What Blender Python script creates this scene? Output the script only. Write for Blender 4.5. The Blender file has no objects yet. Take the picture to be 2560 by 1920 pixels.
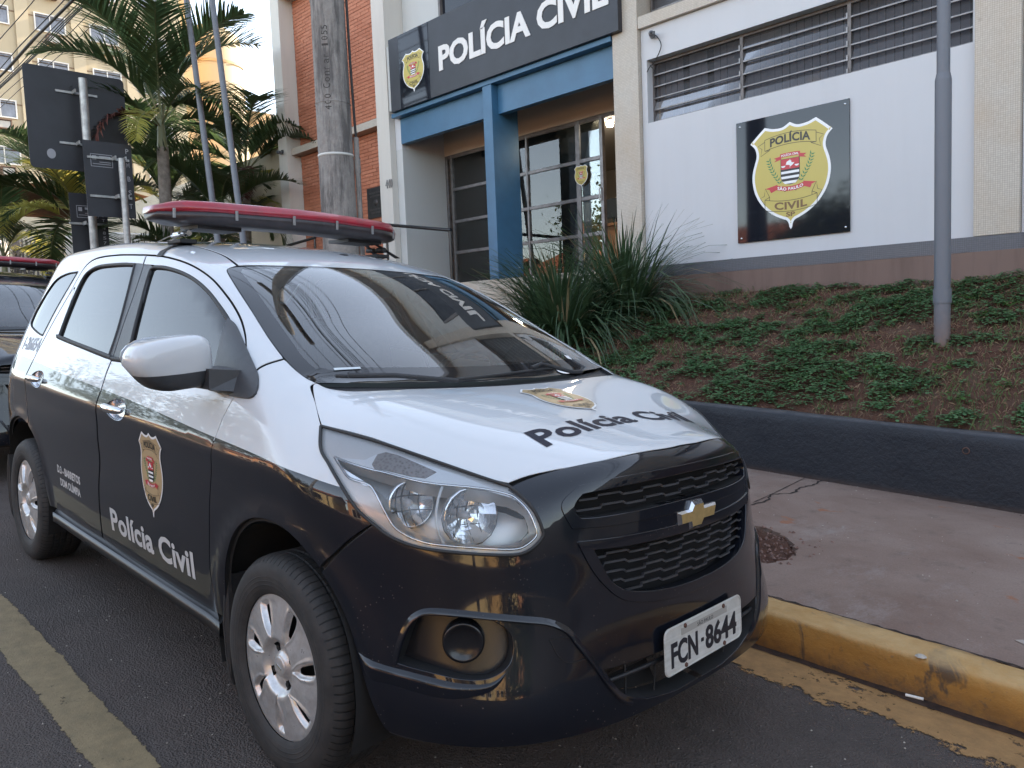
import bpy, bmesh, math, random
import numpy as np
from mathutils import Vector, Matrix
from mathutils.geometry import delaunay_2d_cdt

R_ = random.Random(7)
SC = bpy.context.scene
COL = SC.collection
# street frame -> world: the street falls slightly towards the kerb and along its length
UP = np.array([-.047, -.036, 1.0]); UP /= np.linalg.norm(UP)
XW = np.array([.99875, -.0048, .0498]); XW -= UP * (XW @ UP); XW /= np.linalg.norm(XW)
M3 = np.array([XW, np.cross(UP, XW), UP])
MS = Matrix([list(r) + [0] for r in M3.tolist()] + [[0, 0, 0, 1]])

# ---------------- camera ----------------
cam_d = bpy.data.cameras.new('camera'); cam = bpy.data.objects.new('camera', cam_d); COL.objects.link(cam)
SC.camera = cam
def cam_axes(a, b, c):
    d = np.array([math.cos(b) * math.cos(a), math.cos(b) * math.sin(a), math.sin(b)])
    r = np.array([math.sin(a), -math.cos(a), 0.0]); u = np.cross(r, d)
    return math.cos(c) * r + math.sin(c) * u, -math.sin(c) * r + math.cos(c) * u, d
_r, _u, _d = [M3 @ v for v in cam_axes(2.3568, -.0895, .0190)]
_c = M3 @ np.array([1.9657, -1.9005, 1.3179])
cam.matrix_world = Matrix([[_r[0], _u[0], -_d[0], _c[0]], [_r[1], _u[1], -_d[1], _c[1]], [_r[2], _u[2], -_d[2], _c[2]], [0, 0, 0, 1]])
cam_d.sensor_width = 36; cam_d.lens = 36 * 1965.4 / 2560; cam_d.clip_start = .05; cam_d.clip_end = 600

# ---------------- sky and sun ----------------
SUN_EL, SUN_AZ = math.radians(27), math.radians(86)      # azimuth from +X towards +Y
w = bpy.data.worlds.new('World'); SC.world = w; w.use_nodes = True
nt = w.node_tree; nt.nodes.clear()
wo = nt.nodes.new('ShaderNodeOutputWorld'); bg = nt.nodes.new('ShaderNodeBackground'); sk = nt.nodes.new('ShaderNodeTexSky')
sk.sky_type = 'NISHITA'; sk.sun_disc = False; sk.sun_elevation = SUN_EL; sk.sun_rotation = math.pi / 2 - SUN_AZ
sk.altitude = 500; sk.air_density = 1.0; sk.dust_density = .7; sk.ozone_density = 1.0
bg.inputs['Strength'].default_value = .12
hs = nt.nodes.new('ShaderNodeHueSaturation'); hs.inputs['Saturation'].default_value = .62; wm = nt.nodes.new('ShaderNodeMix'); wm.data_type = 'RGBA'; wm.blend_type = 'MULTIPLY'; wm.inputs[0].default_value = 1; wm.inputs[7].default_value = (1.02, 1.01, .975, 1)
nt.links.new(sk.outputs[0], hs.inputs['Color']); nt.links.new(hs.outputs[0], wm.inputs[6]); nt.links.new(wm.outputs[2], bg.inputs[0]); nt.links.new(bg.outputs[0], wo.inputs[0])
sl = bpy.data.lights.new('sun', 'SUN'); sl.energy = 3.2; sl.angle = math.radians(.53); sl.color = (1, .83, .62)
so = bpy.data.objects.new('sun', sl); COL.objects.link(so)
so.rotation_euler = Vector((math.cos(SUN_EL) * math.cos(SUN_AZ), math.cos(SUN_EL) * math.sin(SUN_AZ), math.sin(SUN_EL))).to_track_quat('Z', 'Y').to_euler()
SC.view_settings.view_transform = 'Standard'; SC.view_settings.look = 'None'
SC.view_settings.exposure = 2.5; SC.view_settings.gamma = 1
SC.view_settings.use_curve_mapping = False
SC.cycles.max_bounces = 7; SC.cycles.transparent_max_bounces = 12; SC.cycles.glossy_bounces = 4
SC.cycles.diffuse_bounces = 3; SC.cycles.caustics_reflective = False; SC.cycles.caustics_refractive = False
SC.cycles.use_denoising = True

# ---------------- materials ----------------
class N:
    """small node-tree builder"""
    def __init__(s, name):
        s.m = bpy.data.materials.new(name); s.m.use_nodes = True; s.t = s.m.node_tree; s.t.nodes.clear()
        s.o = s.n('ShaderNodeOutputMaterial'); s._c = None
    def n(s, t, **k):
        x = s.t.nodes.new(t)
        for a, b in k.items(): setattr(x, a, b)
        return x
    def l(s, a, b): s.t.links.new(a, b)
    def set(s, sock, v):
        if isinstance(v, bpy.types.NodeSocket): s.l(v, sock)
        else:
            if hasattr(sock, 'default_value'):
                if sock.type == 'RGBA' and len(v) == 3: v = (*v, 1)
                sock.default_value = v
    def co(s, kind='Object'):
        if s._c is None: s._c = s.n('ShaderNodeTexCoord')
        return s._c.outputs[kind]
    def map(s, scale=(1, 1, 1), rot=(0, 0, 0), kind='Object'):
        m = s.n('ShaderNodeMapping'); s.l(s.co(kind), m.inputs[0]); m.inputs['Scale'].default_value = scale; m.inputs['Rotation'].default_value = rot
        return m.outputs[0]
    def noise(s, sc=5, det=4, rough=.6, vec=None, dist=0):
        x = s.n('ShaderNodeTexNoise'); s.l(vec or s.co(), x.inputs['Vector']); x.inputs['Scale'].default_value = sc
        x.inputs['Detail'].default_value = det; x.inputs['Roughness'].default_value = rough; x.inputs['Distortion'].default_value = dist
        return x.outputs['Fac']
    def voro(s, sc=5, feat='F1', vec=None, out='Distance'):
        x = s.n('ShaderNodeTexVoronoi', feature=feat); s.l(vec or s.co(), x.inputs['Vector']); x.inputs['Scale'].default_value = sc
        return x.outputs[out]
    def ramp(s, f, stops, interp='LINEAR'):
        r = s.n('ShaderNodeValToRGB'); s.l(f, r.inputs[0]); e = r.color_ramp.elements; r.color_ramp.interpolation = interp
        for i, (p, c) in enumerate(stops):
            if not isinstance(c, (tuple, list)): c = (c, c, c)
            q = e[i] if i < 2 else e.new(p)
            q.position = p; q.color = (*c[:3], 1)
        return r.outputs[0]
    def mix(s, f, a, b, mode='MIX'):
        x = s.n('ShaderNodeMix', data_type='RGBA', blend_type=mode)
        s.set(x.inputs[0], f); s.set(x.inputs[6], a); s.set(x.inputs[7], b); return x.outputs[2]
    def math(s, op, a, b=0.0):
        x = s.n('ShaderNodeMath', operation=op); s.set(x.inputs[0], a); s.set(x.inputs[1], b); return x.outputs[0]
    def bump(s, h, strength=.3, dist=.01, nrm=None):
        x = s.n('ShaderNodeBump'); s.l(h, x.inputs['Height']); x.inputs['Strength'].default_value = strength; x.inputs['Distance'].default_value = dist
        if nrm: s.l(nrm, x.inputs['Normal'])
        return x.outputs[0]
    def pbsdf(s, base=(.5, .5, .5), rough=.5, metal=0, bump=None, coat=0, spec=.5, coat_rough=.03, emis=None, estr=0, sub=0, trans=0, ior=1.5):
        b = s.n('ShaderNodeBsdfPrincipled'); I = b.inputs
        s.set(I['Base Color'], base); s.set(I['Roughness'], rough); s.set(I['Metallic'], metal); s.set(I['Specular IOR Level'], spec)
        s.set(I['Coat Weight'], coat); I['Coat Roughness'].default_value = coat_rough; I['IOR'].default_value = ior
        s.set(I['Transmission Weight'], trans)
        if emis is not None: s.set(I['Emission Color'], emis); I['Emission Strength'].default_value = estr
        if bump is not None: s.l(bump, I['Normal'])
        s.b = b; return b
    def done(s, sh=None):
        s.l((sh or s.b).outputs[0], s.o.inputs[0]); return s.m

def simple(name, base, rough=.6, metal=0, var=0, vs=6, bs=0, bsc=80, coat=0, spec=.5):
    n = N(name); c = base
    if var:
        f = n.noise(vs, 5, .6)
        c = n.mix(n.ramp(f, [(.3, 0), (.7, 1)]), tuple(x * (1 - var) for x in base), tuple(min(1, x * (1 + var)) for x in base))
    bp = n.bump(n.noise(bsc, 3, .6), bs, .004) if bs else None
    n.pbsdf(c, rough, metal, bp, coat, spec); return n.done()

def glass_mat(name, tint=(.8, .85, .83), alpha=.9, rough=.0, ior=1.5, boost=1.0, dirt=0, dcol=(.5, .47, .43), flat=False):
    """thin pane: clear see-through mixed with a mirror-like reflection by Fresnel"""
    n = N(name)
    tr = n.n('ShaderNodeBsdfTransparent'); tr.inputs[0].default_value = (*[t * alpha for t in tint], 1)
    gl = n.n('ShaderNodeBsdfGlossy'); gl.inputs['Roughness'].default_value = rough; gl.inputs[0].default_value = (1, 1, 1, 1)
    fr = n.n('ShaderNodeFresnel'); fr.inputs[0].default_value = ior
    f = n.math('MINIMUM', n.math('MULTIPLY', fr.outputs[0], boost), 1.0)
    mx = n.n('ShaderNodeMixShader'); n.l(f, mx.inputs[0]); n.l(tr.outputs[0], mx.inputs[1]); n.l(gl.outputs[0], mx.inputs[2])
    if dirt:
        df = n.n('ShaderNodeBsdfDiffuse'); df.inputs[0].default_value = (*dcol, 1)
        m2 = n.n('ShaderNodeMixShader'); d = n.math('MULTIPLY', n.ramp(n.noise(9, 6, .7), [(.2, .75), (.8, 1)] if flat else [(.35, .15), (.75, 1)]), dirt)
        n.l(d, m2.inputs[0]); n.l(mx.outputs[0], m2.inputs[1]); n.l(df.outputs[0], m2.inputs[2]); mx = m2
    return n.done(mx)

# ---------------- meshes ----------------
class MB:
    """collects shapes and links them as ONE mesh object"""
    def __init__(s): s.v = []; s.f = []; s.m = []; s.s = []
    def add(s, vs, fs, mi=0, smooth=False):
        o = len(s.v); s.v += [tuple(map(float, p)) for p in vs]; s.f += [tuple(o + i for i in f) for f in fs]
        s.m += [mi] * len(fs); s.s += [smooth] * len(fs); return s
    def box(s, a, b, mi=0):
        (x0, y0, z0), (x1, y1, z1) = a, b
        return s.add([(x0, y0, z0), (x1, y0, z0), (x1, y1, z0), (x0, y1, z0), (x0, y0, z1), (x1, y0, z1), (x1, y1, z1), (x0, y1, z1)],
                     [(0, 3, 2, 1), (4, 5, 6, 7), (0, 1, 5, 4), (1, 2, 6, 5), (2, 3, 7, 6), (3, 0, 4, 7)], mi)
    def tube(s, pts, r, n=10, mi=0, cap=True, smooth=True):
        P = [Vector(p) for p in pts]; rs = r if hasattr(r, '__len__') else [r] * len(P)
        vs = []; up = None
        for i, p in enumerate(P):
            t = (P[min(i + 1, len(P) - 1)] - P[max(i - 1, 0)]).normalized()
            if up is None:
                up = Vector((0, 0, 1)) if abs(t.z) < .9 else Vector((1, 0, 0))
            a = t.cross(up)
            if a.length < 1e-6: a = t.cross(Vector((0, 1, 0)))
            a.normalize(); b = a.cross(t).normalized(); up = b
            for k in range(n):
                an = 2 * math.pi * k / n; vs.append(p + (a * math.cos(an) + b * math.sin(an)) * rs[i])
        fs = [(i * n + k, i * n + (k + 1) % n, (i + 1) * n + (k + 1) % n, (i + 1) * n + k) for i in range(len(P) - 1) for k in range(n)]
        s.add(vs, fs, mi, smooth)
        if cap:
            s.add(vs[:n], [tuple(range(n))], mi); s.add(vs[-n:], [tuple(reversed(range(n)))], mi)
        return s
    def revolve(s, prof, c=(0, 0, 0), axis='z', n=32, mi=0, smooth=True):
        """prof: (radius, height) list"""
        vs = []
        for r, h in prof:
            for k in range(n):
                a = 2 * math.pi * k / n; u, v = r * math.cos(a), r * math.sin(a)
                q = {'z': (u, v, h), 'y': (u, h, v), 'x': (h, u, v)}[axis]
                vs.append((q[0] + c[0], q[1] + c[1], q[2] + c[2]))
        fs = [(i * n + k, i * n + (k + 1) % n, (i + 1) * n + (k + 1) % n, (i + 1) * n + k) for i in range(len(prof) - 1) for k in range(n)]
        return s.add(vs, fs, mi, smooth)
    def prism(s, pts, d, mi=0):
        """polygon (3D points) extruded by vector d"""
        n = len(pts); P = [Vector(p) for p in pts]; D = Vector(d)
        return s.add(P + [p + D for p in P], [tuple(range(n)), tuple(reversed(range(n, 2 * n)))] + [(i, (i + 1) % n, n + (i + 1) % n, n + i)[::-1] for i in range(n)], mi)
    def xf(s, M):
        s.v = [tuple(M @ Vector(p)) for p in s.v]; return s
    def mesh(s, name, mats):
        me = bpy.data.meshes.new(name); me.from_pydata(s.v, [], s.f)
        for m in (mats if isinstance(mats, (list, tuple)) else [mats]): me.materials.append(m)
        me.polygons.foreach_set('material_index', s.m); me.polygons.foreach_set('use_smooth', s.s)
        me.update(); return me
    def build(s, name, mats, parent=None, fix=True, bevel=0, loc=None, **tags):
        me = s.mesh(name, mats)
        if fix or bevel:
            bm = bmesh.new(); bm.from_mesh(me)
            if fix: bmesh.ops.recalc_face_normals(bm, faces=bm.faces)
            if bevel:
                es = [e for e in bm.edges if len(e.link_faces) == 2 and e.calc_face_angle(0) > .6]
                bmesh.ops.bevel(bm, geom=es, offset=bevel, segments=2, affect='EDGES', profile=.6, clamp_overlap=True)
            bm.to_mesh(me); bm.free()
        return put(name, me, parent, loc, **tags)

def put(name, me, parent=None, loc=None, **tags):
    o = bpy.data.objects.new(name, me); COL.objects.link(o)
    if parent: o.parent = parent
    if loc is not None: o.location = loc
    for k, v in tags.items(): o[k] = v
    return o
def empty(name, loc=(0, 0, 0), parent=None, M=None, **tags):
    o = bpy.data.objects.new(name, None); COL.objects.link(o); o.empty_display_size = .1
    if M is not None: o.matrix_world = Matrix.Translation(loc) @ M
    else: o.location = loc
    if parent: o.parent = parent
    for k, v in tags.items(): o[k] = v
    return o
def ngrid(f, nu, nv, mb=None, mi=0, smooth=True):
    mb = mb or MB(); vs = [f(i / nu, j / nv) for j in range(nv + 1) for i in range(nu + 1)]
    fs = [(j * (nu + 1) + i, j * (nu + 1) + i + 1, (j + 1) * (nu + 1) + i + 1, (j + 1) * (nu + 1) + i) for j in range(nv) for i in range(nu)]
    return mb.add(vs, fs, mi, smooth)

# ---------------- flat print: outlines and lettering as 2D triangle sheets ----------------
def inpoly(P, poly):
    P = np.asarray(P, float); poly = np.asarray(poly, float); x, y = P[:, 0], P[:, 1]; r = np.zeros(len(P), bool)
    x0, y0 = poly[:, 0], poly[:, 1]; x1, y1 = np.roll(x0, -1), np.roll(y0, -1)
    for a, b, c, d in zip(x0, y0, x1, y1):
        if b != d: r ^= ((b > y) != (d > y)) & (x < (c - a) * (y - b) / (d - b) + a)
    return r
def crom(pts, n=6, closed=False):
    """Catmull-Rom through points"""
    P = np.asarray(pts, float); out = []; k = len(P)
    for i in range(k if closed else k - 1):
        if closed: a, b, c, d = P[(i - 1) % k], P[i], P[(i + 1) % k], P[(i + 2) % k]
        else: a, b, c, d = (P[i - 1] if i else 2 * P[0] - P[1]), P[i], P[i + 1], (P[i + 2] if i + 2 < k else 2 * P[-1] - P[-2])
        for j in range(n):
            t = j / n; out.append(.5 * ((2 * b) + (c - a) * t + (2 * a - 5 * b + 4 * c - d) * t * t + (3 * b - a - 3 * c + d) * t ** 3))
    if not closed: out.append(P[-1])
    return np.array(out)
def segs(*S, n=6):
    """closed outline from smooth runs joined at corners"""
    out = []
    for q in S:
        q = np.asarray(q, float); c = crom(q, n) if len(q) > 2 else q
        if out and np.allclose(out[-1], c[0]): c = c[1:]
        out += list(c)
    if np.allclose(out[0], out[-1]): out.pop()
    return np.array(out)
def resample(P, step, closed=True):
    P = np.asarray(P, float); Q = np.vstack([P, P[:1]]) if closed else P; out = []
    for a, b in zip(Q[:-1], Q[1:]):
        n = max(1, int(np.ceil(np.linalg.norm(b - a) / step)))
        out += [a + (b - a) * i / n for i in range(n)]
    if not closed: out.append(Q[-1])
    return np.array(out)
def tri2d(outline, holes=(), step=None, lines=(), extra=None):
    """triangulate a 2D outline with holes; returns verts, tris"""
    outline = np.asarray(outline, float); V = []; E = []
    for k, L in enumerate([outline] + list(holes)):
        o = len(V); V += [tuple(p) for p in L]; E += [(o + i, o + (i + 1) % len(L)) for i in range(len(L))]
    for L in lines:
        o = len(V); V += [tuple(p) for p in L]; E += [(o + i, o + i + 1) for i in range(len(L) - 1)]
    if step:
        lo, hi = outline.min(0), outline.max(0)
        gx = np.arange(lo[0] + step * .5, hi[0], step); gy = np.arange(lo[1] + step * .43, hi[1], step)
        G = np.array([(x, y) for y in gy for x in gx])
        if len(G):
            G = G[inpoly(G, outline)]
            for h in holes: G = G[~inpoly(G, h)]
            if len(G):
                B = np.array(V); keep = np.ones(len(G), bool)
                for i in range(0, len(G), 400):
                    keep[i:i + 400] = (((G[i:i + 400, None] - B[None]) ** 2).sum(2).min(1) > (.45 * step) ** 2)
                V += [tuple(p) for p in G[keep]]
    if extra is not None: V += [tuple(p) for p in extra]
    r = delaunay_2d_cdt([Vector(p) for p in V], E, [], 0, 1e-7, False)
    VV = np.array([(p.x, p.y) for p in r[0]]); T = np.array([tuple(f) for f in r[2]], int)
    c = VV[T].mean(1); ok = inpoly(c, outline)
    for h in holes: ok &= ~inpoly(c, h)
    T = T[ok]; a, b, c = VV[T[:, 0]], VV[T[:, 1]], VV[T[:, 2]]
    ar = (b[:, 0] - a[:, 0]) * (c[:, 1] - a[:, 1]) - (b[:, 1] - a[:, 1]) * (c[:, 0] - a[:, 0])
    T[ar < 0] = T[ar < 0][:, ::-1]; T = T[np.abs(ar) > 1e-12]
    return VV, T
_tx = {}
def text2d(s, bold=.02, width=1.0, space=1.0):
    """lettering as (verts, tris), cap height about .73, starting at x=0"""
    k = (s, bold, width, space)
    if k not in _tx:
        c = bpy.data.curves.new('t', 'FONT'); c.body = s; c.offset = bold; c.space_character = space; c.resolution_u = 3
        o = bpy.data.objects.new('t', c); COL.objects.link(o)
        dg = bpy.context.evaluated_depsgraph_get(); dg.update(); m = o.evaluated_get(dg).to_mesh(); m.calc_loop_triangles()
        V = np.array([v.co[:2] for v in m.vertices]); T = np.array([t.vertices[:] for t in m.loop_triangles], int)
        V[:, 0] *= width; V[:, 0] -= V[:, 0].min()
        o.evaluated_get(dg).to_mesh_clear(); bpy.data.objects.remove(o); bpy.data.curves.remove(c)
        _tx[k] = (V, T)
    V, T = _tx[k]; return V.copy(), T.copy()
def fit(V, x0, x1, y0, y1):
    """scale a sheet into a box"""
    lo, hi = V.min(0), V.max(0); return (V - lo) / (hi - lo) * [x1 - x0, y1 - y0] + [x0, y0]
def subdiv2(V, T, m):
    """split long edges of a 2D triangle sheet"""
    V = [tuple(v) for v in V]; T = [tuple(int(q) for q in t) for t in T]
    for _ in range(5):
        mid = {}; out = []
        def mp(a, b):
            k = (min(a, b), max(a, b))
            if (V[a][0] - V[b][0]) ** 2 + (V[a][1] - V[b][1]) ** 2 < m * m: return None
            if k not in mid: mid[k] = len(V); V.append(((V[a][0] + V[b][0]) / 2, (V[a][1] + V[b][1]) / 2))
            return mid[k]
        for a, b, c in T:
            x, y, z = mp(a, b), mp(b, c), mp(c, a); n = sum(q is not None for q in (x, y, z))
            if n == 0: out.append((a, b, c))
            elif n == 3: out += [(a, x, z), (x, b, y), (z, y, c), (x, y, z)]
            else:
                P = [a] + ([x] if x is not None else []) + [b] + ([y] if y is not None else []) + [c] + ([z] if z is not None else [])
                s0 = next(i for i, q in enumerate(P) if q in (x, y, z)); P = P[s0:] + P[:s0]
                out += [(P[0], P[i], P[i + 1]) for i in range(1, len(P) - 1)]
        T = out
        if not mid: break
    return np.array(V), np.array(T)
def stroke(pts, w, closed=False):
    """line of width w as a 2D sheet"""
    P = np.asarray(pts, float); n = len(P)
    T = np.roll(P, -1, 0) - np.roll(P, 1, 0) if closed else np.gradient(P, axis=0)
    T /= np.maximum(np.linalg.norm(T, axis=1), 1e-9)[:, None]; Q = np.stack([-T[:, 1], T[:, 0]], 1) * w / 2
    V = np.vstack([P + Q, P - Q]); F = []
    for i in range(n if closed else n - 1):
        j = (i + 1) % n; F += [(i, j, n + j), (i, n + j, n + i)]
    return V, np.array(F)

# ---------------- materials of the cars ----------------
def paint(name, base, rough, dust, dustcol, speck):
    n = N(name); z = n.n('ShaderNodeSeparateXYZ'); n.l(n.co(), z.inputs[0])
    low = n.ramp(z.outputs[2], [(.15, 1), (.95, .12)])
    d = n.math('MULTIPLY', n.math('MULTIPLY', n.ramp(n.noise(7, 8, .7), [(.35, .15), (.8, 1)]), low), dust)
    sp = n.math('MULTIPLY', n.ramp(n.voro(75), [(0, 1), (.10, 1), (.16, 0)]), n.math('MULTIPLY', n.ramp(n.noise(11, 3, .6), [(.5, 0), (.62, 1)]), low))
    d = n.math('MAXIMUM', d, n.math('MULTIPLY', sp, speck))
    c = n.mix(d, base, dustcol)
    r = n.math('ADD', rough, n.math('MULTIPLY', d, .5))
    n.pbsdf(c, r, 0, None, 1.0, .12, .03); n.set(n.b.inputs['Coat Weight'], n.math('SUBTRACT', 1.0, n.math('MULTIPLY', d, 1.2)))
    n.b.inputs['Coat Roughness'].default_value = .025
    return n.done()
M_WHITE = paint('white_paint', (.56, .575, .59), .35, .10, (.42, .36, .30), .35)
M_BLACK = paint('black_paint', (.0045, .006, .0105), .3, .012, (.16, .13, .115), .85)
M_DARK = simple('gap_black', (.010, .010, .011), .8)
M_VOID = simple('void_black', (.004, .004, .005), .9)
M_PLAST = simple('black_plastic', (.022, .022, .024), .5, 0, .2, 20, .3, 300)
M_PLASTG = simple('glossy_black_plastic', (.012, .012, .014), .22)
M_SLAT = simple('grille_plastic', (.050, .052, .058), .36, 0, .25, 30)
M_RUB = simple('rubber', (.018, .018, .019), .6)
M_TRIM = simple('grey_trim', (.045, .047, .052), .42, 0, .15, 30, .25, 500)
M_LINER = simple('wheel_liner_black', (.012, .011, .011), .95, 0, .4, 12)
M_DASH = simple('dash_grey', (.10, .098, .093), .8, 0, .1, 9)
M_SEAT = simple('seat_fabric', (.10, .10, .11), .9, 0, .15, 20)
M_LINERL = simple('headliner_cloth', (.42, .40, .37), .95)
M_CHROME = simple('chrome', (.70, .71, .73), .12, 1)
M_FACET = simple('facet_dark_line', (.05, .05, .055), .4)
M_CLIP = simple('clip_steel', (.34, .34, .35), .35, .7)
M_CHROMED = simple('chrome_worn', (.75, .77, .8), .2, 1)
M_STEEL = simple('dark_steel', (.03, .03, .032), .5, .6)
M_GOLD = simple('emblem_gold', (.62, .46, .20), .32, .7, .12, 60)
M_TINT = glass_mat('tinted_side_glass', (.06, .07, .08), .8, 0, 1.52, 1.05, .02)
M_WS = glass_mat('windshield_glass', (.70, .78, .74), .95, 0, 1.52, 1.45, .045)
M_FRIT = simple('glass_border_black', (.008, .008, .009), .04)
M_LENS = glass_mat('headlight_lens', (.96, .97, .98), .97, .0, 1.5, 1.0, .09)  # its pale film layer stands in for glare on the lens
M_SILL = simple('sill_black', (.012, .012, .013), .32)
M_LAMPIN = simple('lamp_inside', (.78, .79, .81), .35, .2)
M_BEZEL = simple('lamp_bezel_silver', (.72, .70, .69), .40, .2)
M_REFL = simple('mirror_reflector', (.86, .87, .89), .12, .85)
M_REFL2 = simple('satin_reflector', (.84, .85, .87), .32, .2)
M_GLASSB = simple('bulb_glass', (.5, .5, .52), .05)
M_WHITEP = simple('white_bright_trim', (.78, .79, .80), .2)
def m_turn():
    n = N('turn_signal_lens'); c = n.mix(n.ramp(n.voro(120), [(0, 0), (.6, 1)]), (.13, .11, .10), (.30, .27, .26))
    n.pbsdf(c, .2, .3, n.bump(n.voro(170), .25, .0015)); return n.done()
M_TURN = m_turn()
def m_red():
    n = N('red_lens'); n.pbsdf(n.mix(n.ramp(n.noise(14, 6, .65), [(.35, 0), (.75, 1)]), (.36, .012, .03), (.22, .02, .03)), .28, 0, None, .5)
    return n.done()
M_REDLENS = m_red()
M_BARBASE = simple('bar_base_plastic', (.035, .028, .03), .38, 0, .4, 18)
M_BARIN = simple('bar_insert', (.30, .02, .03), .3)
def m_tyre():
    n = N('tyre_rubber'); f = n.noise(22, 6, .65); xz = n.n('ShaderNodeSeparateXYZ'); n.l(n.co(), xz.inputs[0])
    an = n.math('ARCTAN2', xz.outputs[2], xz.outputs[0]); rad = n.math('SQRT', n.math('ADD', n.math('POWER', xz.outputs[0], 2.0), n.math('POWER', xz.outputs[2], 2.0)))
    sip = n.math('MULTIPLY', n.ramp(n.math('SINE', n.math('MULTIPLY', an, 82.0)), [(.80, 0), (.92, 1)]), n.ramp(rad, [(.293, 0), (.300, 1)]))
    rg = n.math('MULTIPLY', n.ramp(n.math('SINE', n.math('MULTIPLY', rad, 520.0)), [(.6, 0), (.9, 1)]), n.ramp(rad, [(.222, 0), (.224, 1), (.262, 1), (.264, 0)]))
    hh = n.math('ADD', n.math('MULTIPLY', f, .25), n.math('SUBTRACT', n.math('MULTIPLY', rg, .5), n.math('MULTIPLY', sip, 1.6)))
    c = n.mix(n.ramp(f, [(.35, 0), (.75, 1)]), (.015, .015, .016), (.036, .033, .032)); n.pbsdf(n.mix(sip, c, (.004, .004, .004)), .72, 0, n.bump(hh, .9, .004)); return n.done()
M_TYRE = m_tyre()
def m_cover():
    n = N('wheel_cover_silver'); f = n.noise(30, 6, .7)
    c = n.mix(n.ramp(f, [(.4, 0), (.75, 1)]), (.56, .56, .56), (.40, .38, .37)); n.pbsdf(c, n.ramp(f, [(.3, .26), (.8, .45)]), .6); return n.done()
M_COVER = m_cover()

# ---------- smooth body shape, car frame: x forward from front axle, y left, z up ----------
class Spl:
    """natural cubic spline, linear outside"""
    def __init__(s,x,y):
        x=np.array(x,float); y=np.array(y,float)
        if x[0]>x[-1]: x=x[::-1]; y=y[::-1]
        n=len(x); h=np.diff(x); A=np.zeros((n,n)); r=np.zeros((n,)+y.shape[1:])
        A[0,0]=A[-1,-1]=1
        for i in range(1,n-1):
            A[i,i-1]=h[i-1]; A[i,i]=2*(h[i-1]+h[i]); A[i,i+1]=h[i]
            r[i]=6*((y[i+1]-y[i])/h[i]-(y[i]-y[i-1])/h[i-1])
        s.x=x; s.y=y; s.m=np.linalg.solve(A,r)
        s.d0=(y[1]-y[0])/h[0]-h[0]*s.m[1]/6; s.d1=(y[-1]-y[-2])/h[-1]+h[-1]*s.m[-2]/6
    def __call__(s,q):
        q=np.asarray(q,float); x=s.x; c=np.clip(q,x[0],x[-1])
        i=np.clip(np.searchsorted(x,c,'right')-1,0,len(x)-2); h=x[i+1]-x[i]
        a=(x[i+1]-c)/h; b=(c-x[i])/h
        v=a*s.y[i]+b*s.y[i+1]+((a**3-a)*s.m[i]+(b**3-b)*s.m[i+1])*h*h/6
        return v+np.minimum(q-x[0],0)*s.d0+np.maximum(q-x[-1],0)*s.d1
class Tab:
    """tensor natural cubic table T[x][y]"""
    def __init__(s,xs,ys,T):
        o=np.argsort(xs); s.xs=np.array(xs,float)[o]; s.ys=np.array(ys,float); T=np.array(T,float)[o]
        s.cols=[Spl(s.xs,T[:,j]) for j in range(len(ys))]
        n=len(ys); Y=s.ys; h=np.diff(Y); A=np.zeros((n,n)); B=np.zeros((n,n))
        A[0,0]=1; A[-1,-1]=1
        A[0,0]=2*h[0];A[0,1]=h[0]; B[0,0]=-6/h[0];B[0,1]=6/h[0] # clamped slope 0 at y=0
        for i in range(1,n-1):
            A[i,i-1]=h[i-1];A[i,i]=2*(h[i-1]+h[i]);A[i,i+1]=h[i]
            B[i,i-1]=6/h[i-1];B[i,i]=-6/h[i]-6/h[i-1];B[i,i+1]=6/h[i]
        s.MI=np.linalg.solve(A,B)
    def __call__(s,x,y):
        x,y=np.broadcast_arrays(np.asarray(x,float),np.asarray(y,float)); sh=x.shape; x=x.ravel(); y=np.abs(y).ravel()
        V=np.stack([c(x) for c in s.cols],0); M=s.MI@V; Y=s.ys
        c=np.clip(y,Y[0],Y[-1]); i=np.clip(np.searchsorted(Y,c,'right')-1,0,len(Y)-2); h=Y[i+1]-Y[i]; k=np.arange(len(x))
        a=(Y[i+1]-c)/h; b=(c-Y[i])/h
        v=a*V[i,k]+b*V[i+1,k]+((a**3-a)*M[i,k]+(b**3-b)*M[i+1,k])*h*h/6
        d=(V[-1]-V[-2])/(Y[-1]-Y[-2])+(Y[-1]-Y[-2])*M[-2]/6
        return (v+np.maximum(y-Y[-1],0)*d).reshape(sh)
def smax(a,b,k):
    h=np.maximum(k-np.abs(a-b),0)/k
    return np.maximum(a,b)+h*h*h*k/6
def sstep(a,b,x):
    t=np.clip((x-a)/(b-a),0,1); return t*t*(3-2*t)
Wz=Spl([.1,.2,.3,.42,.55,.68,.8,.9,.98,1.05,1.12,1.22,1.35,1.47,1.56,1.66],
       [.775,.80,.826,.846,.858,.8655,.868,.862,.848,.826,.797,.757,.70,.648,.607,.555])
Lz=Spl([.1,.2,.27,.34,.44,.55,.65,.75,.85,.93,1.0,1.2],   # nose x at y=0
       [.62,.79,.825,.832,.828,.820,.808,.798,.787,.775,.74,.6])
Nz=Spl([.1,.22,.32,.45,.55,.65,.75,.85,1.0],[2.6,2.8,3.1,2.75,2.45,2.3,2.2,2.1,2.05])
Rz=Spl([.1,.3,.5,.7,.9,1.1,1.3,1.45,1.58,1.7],
       [-3.36,-3.45,-3.49,-3.50,-3.48,-3.44,-3.37,-3.28,-3.17,-3.0])
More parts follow.
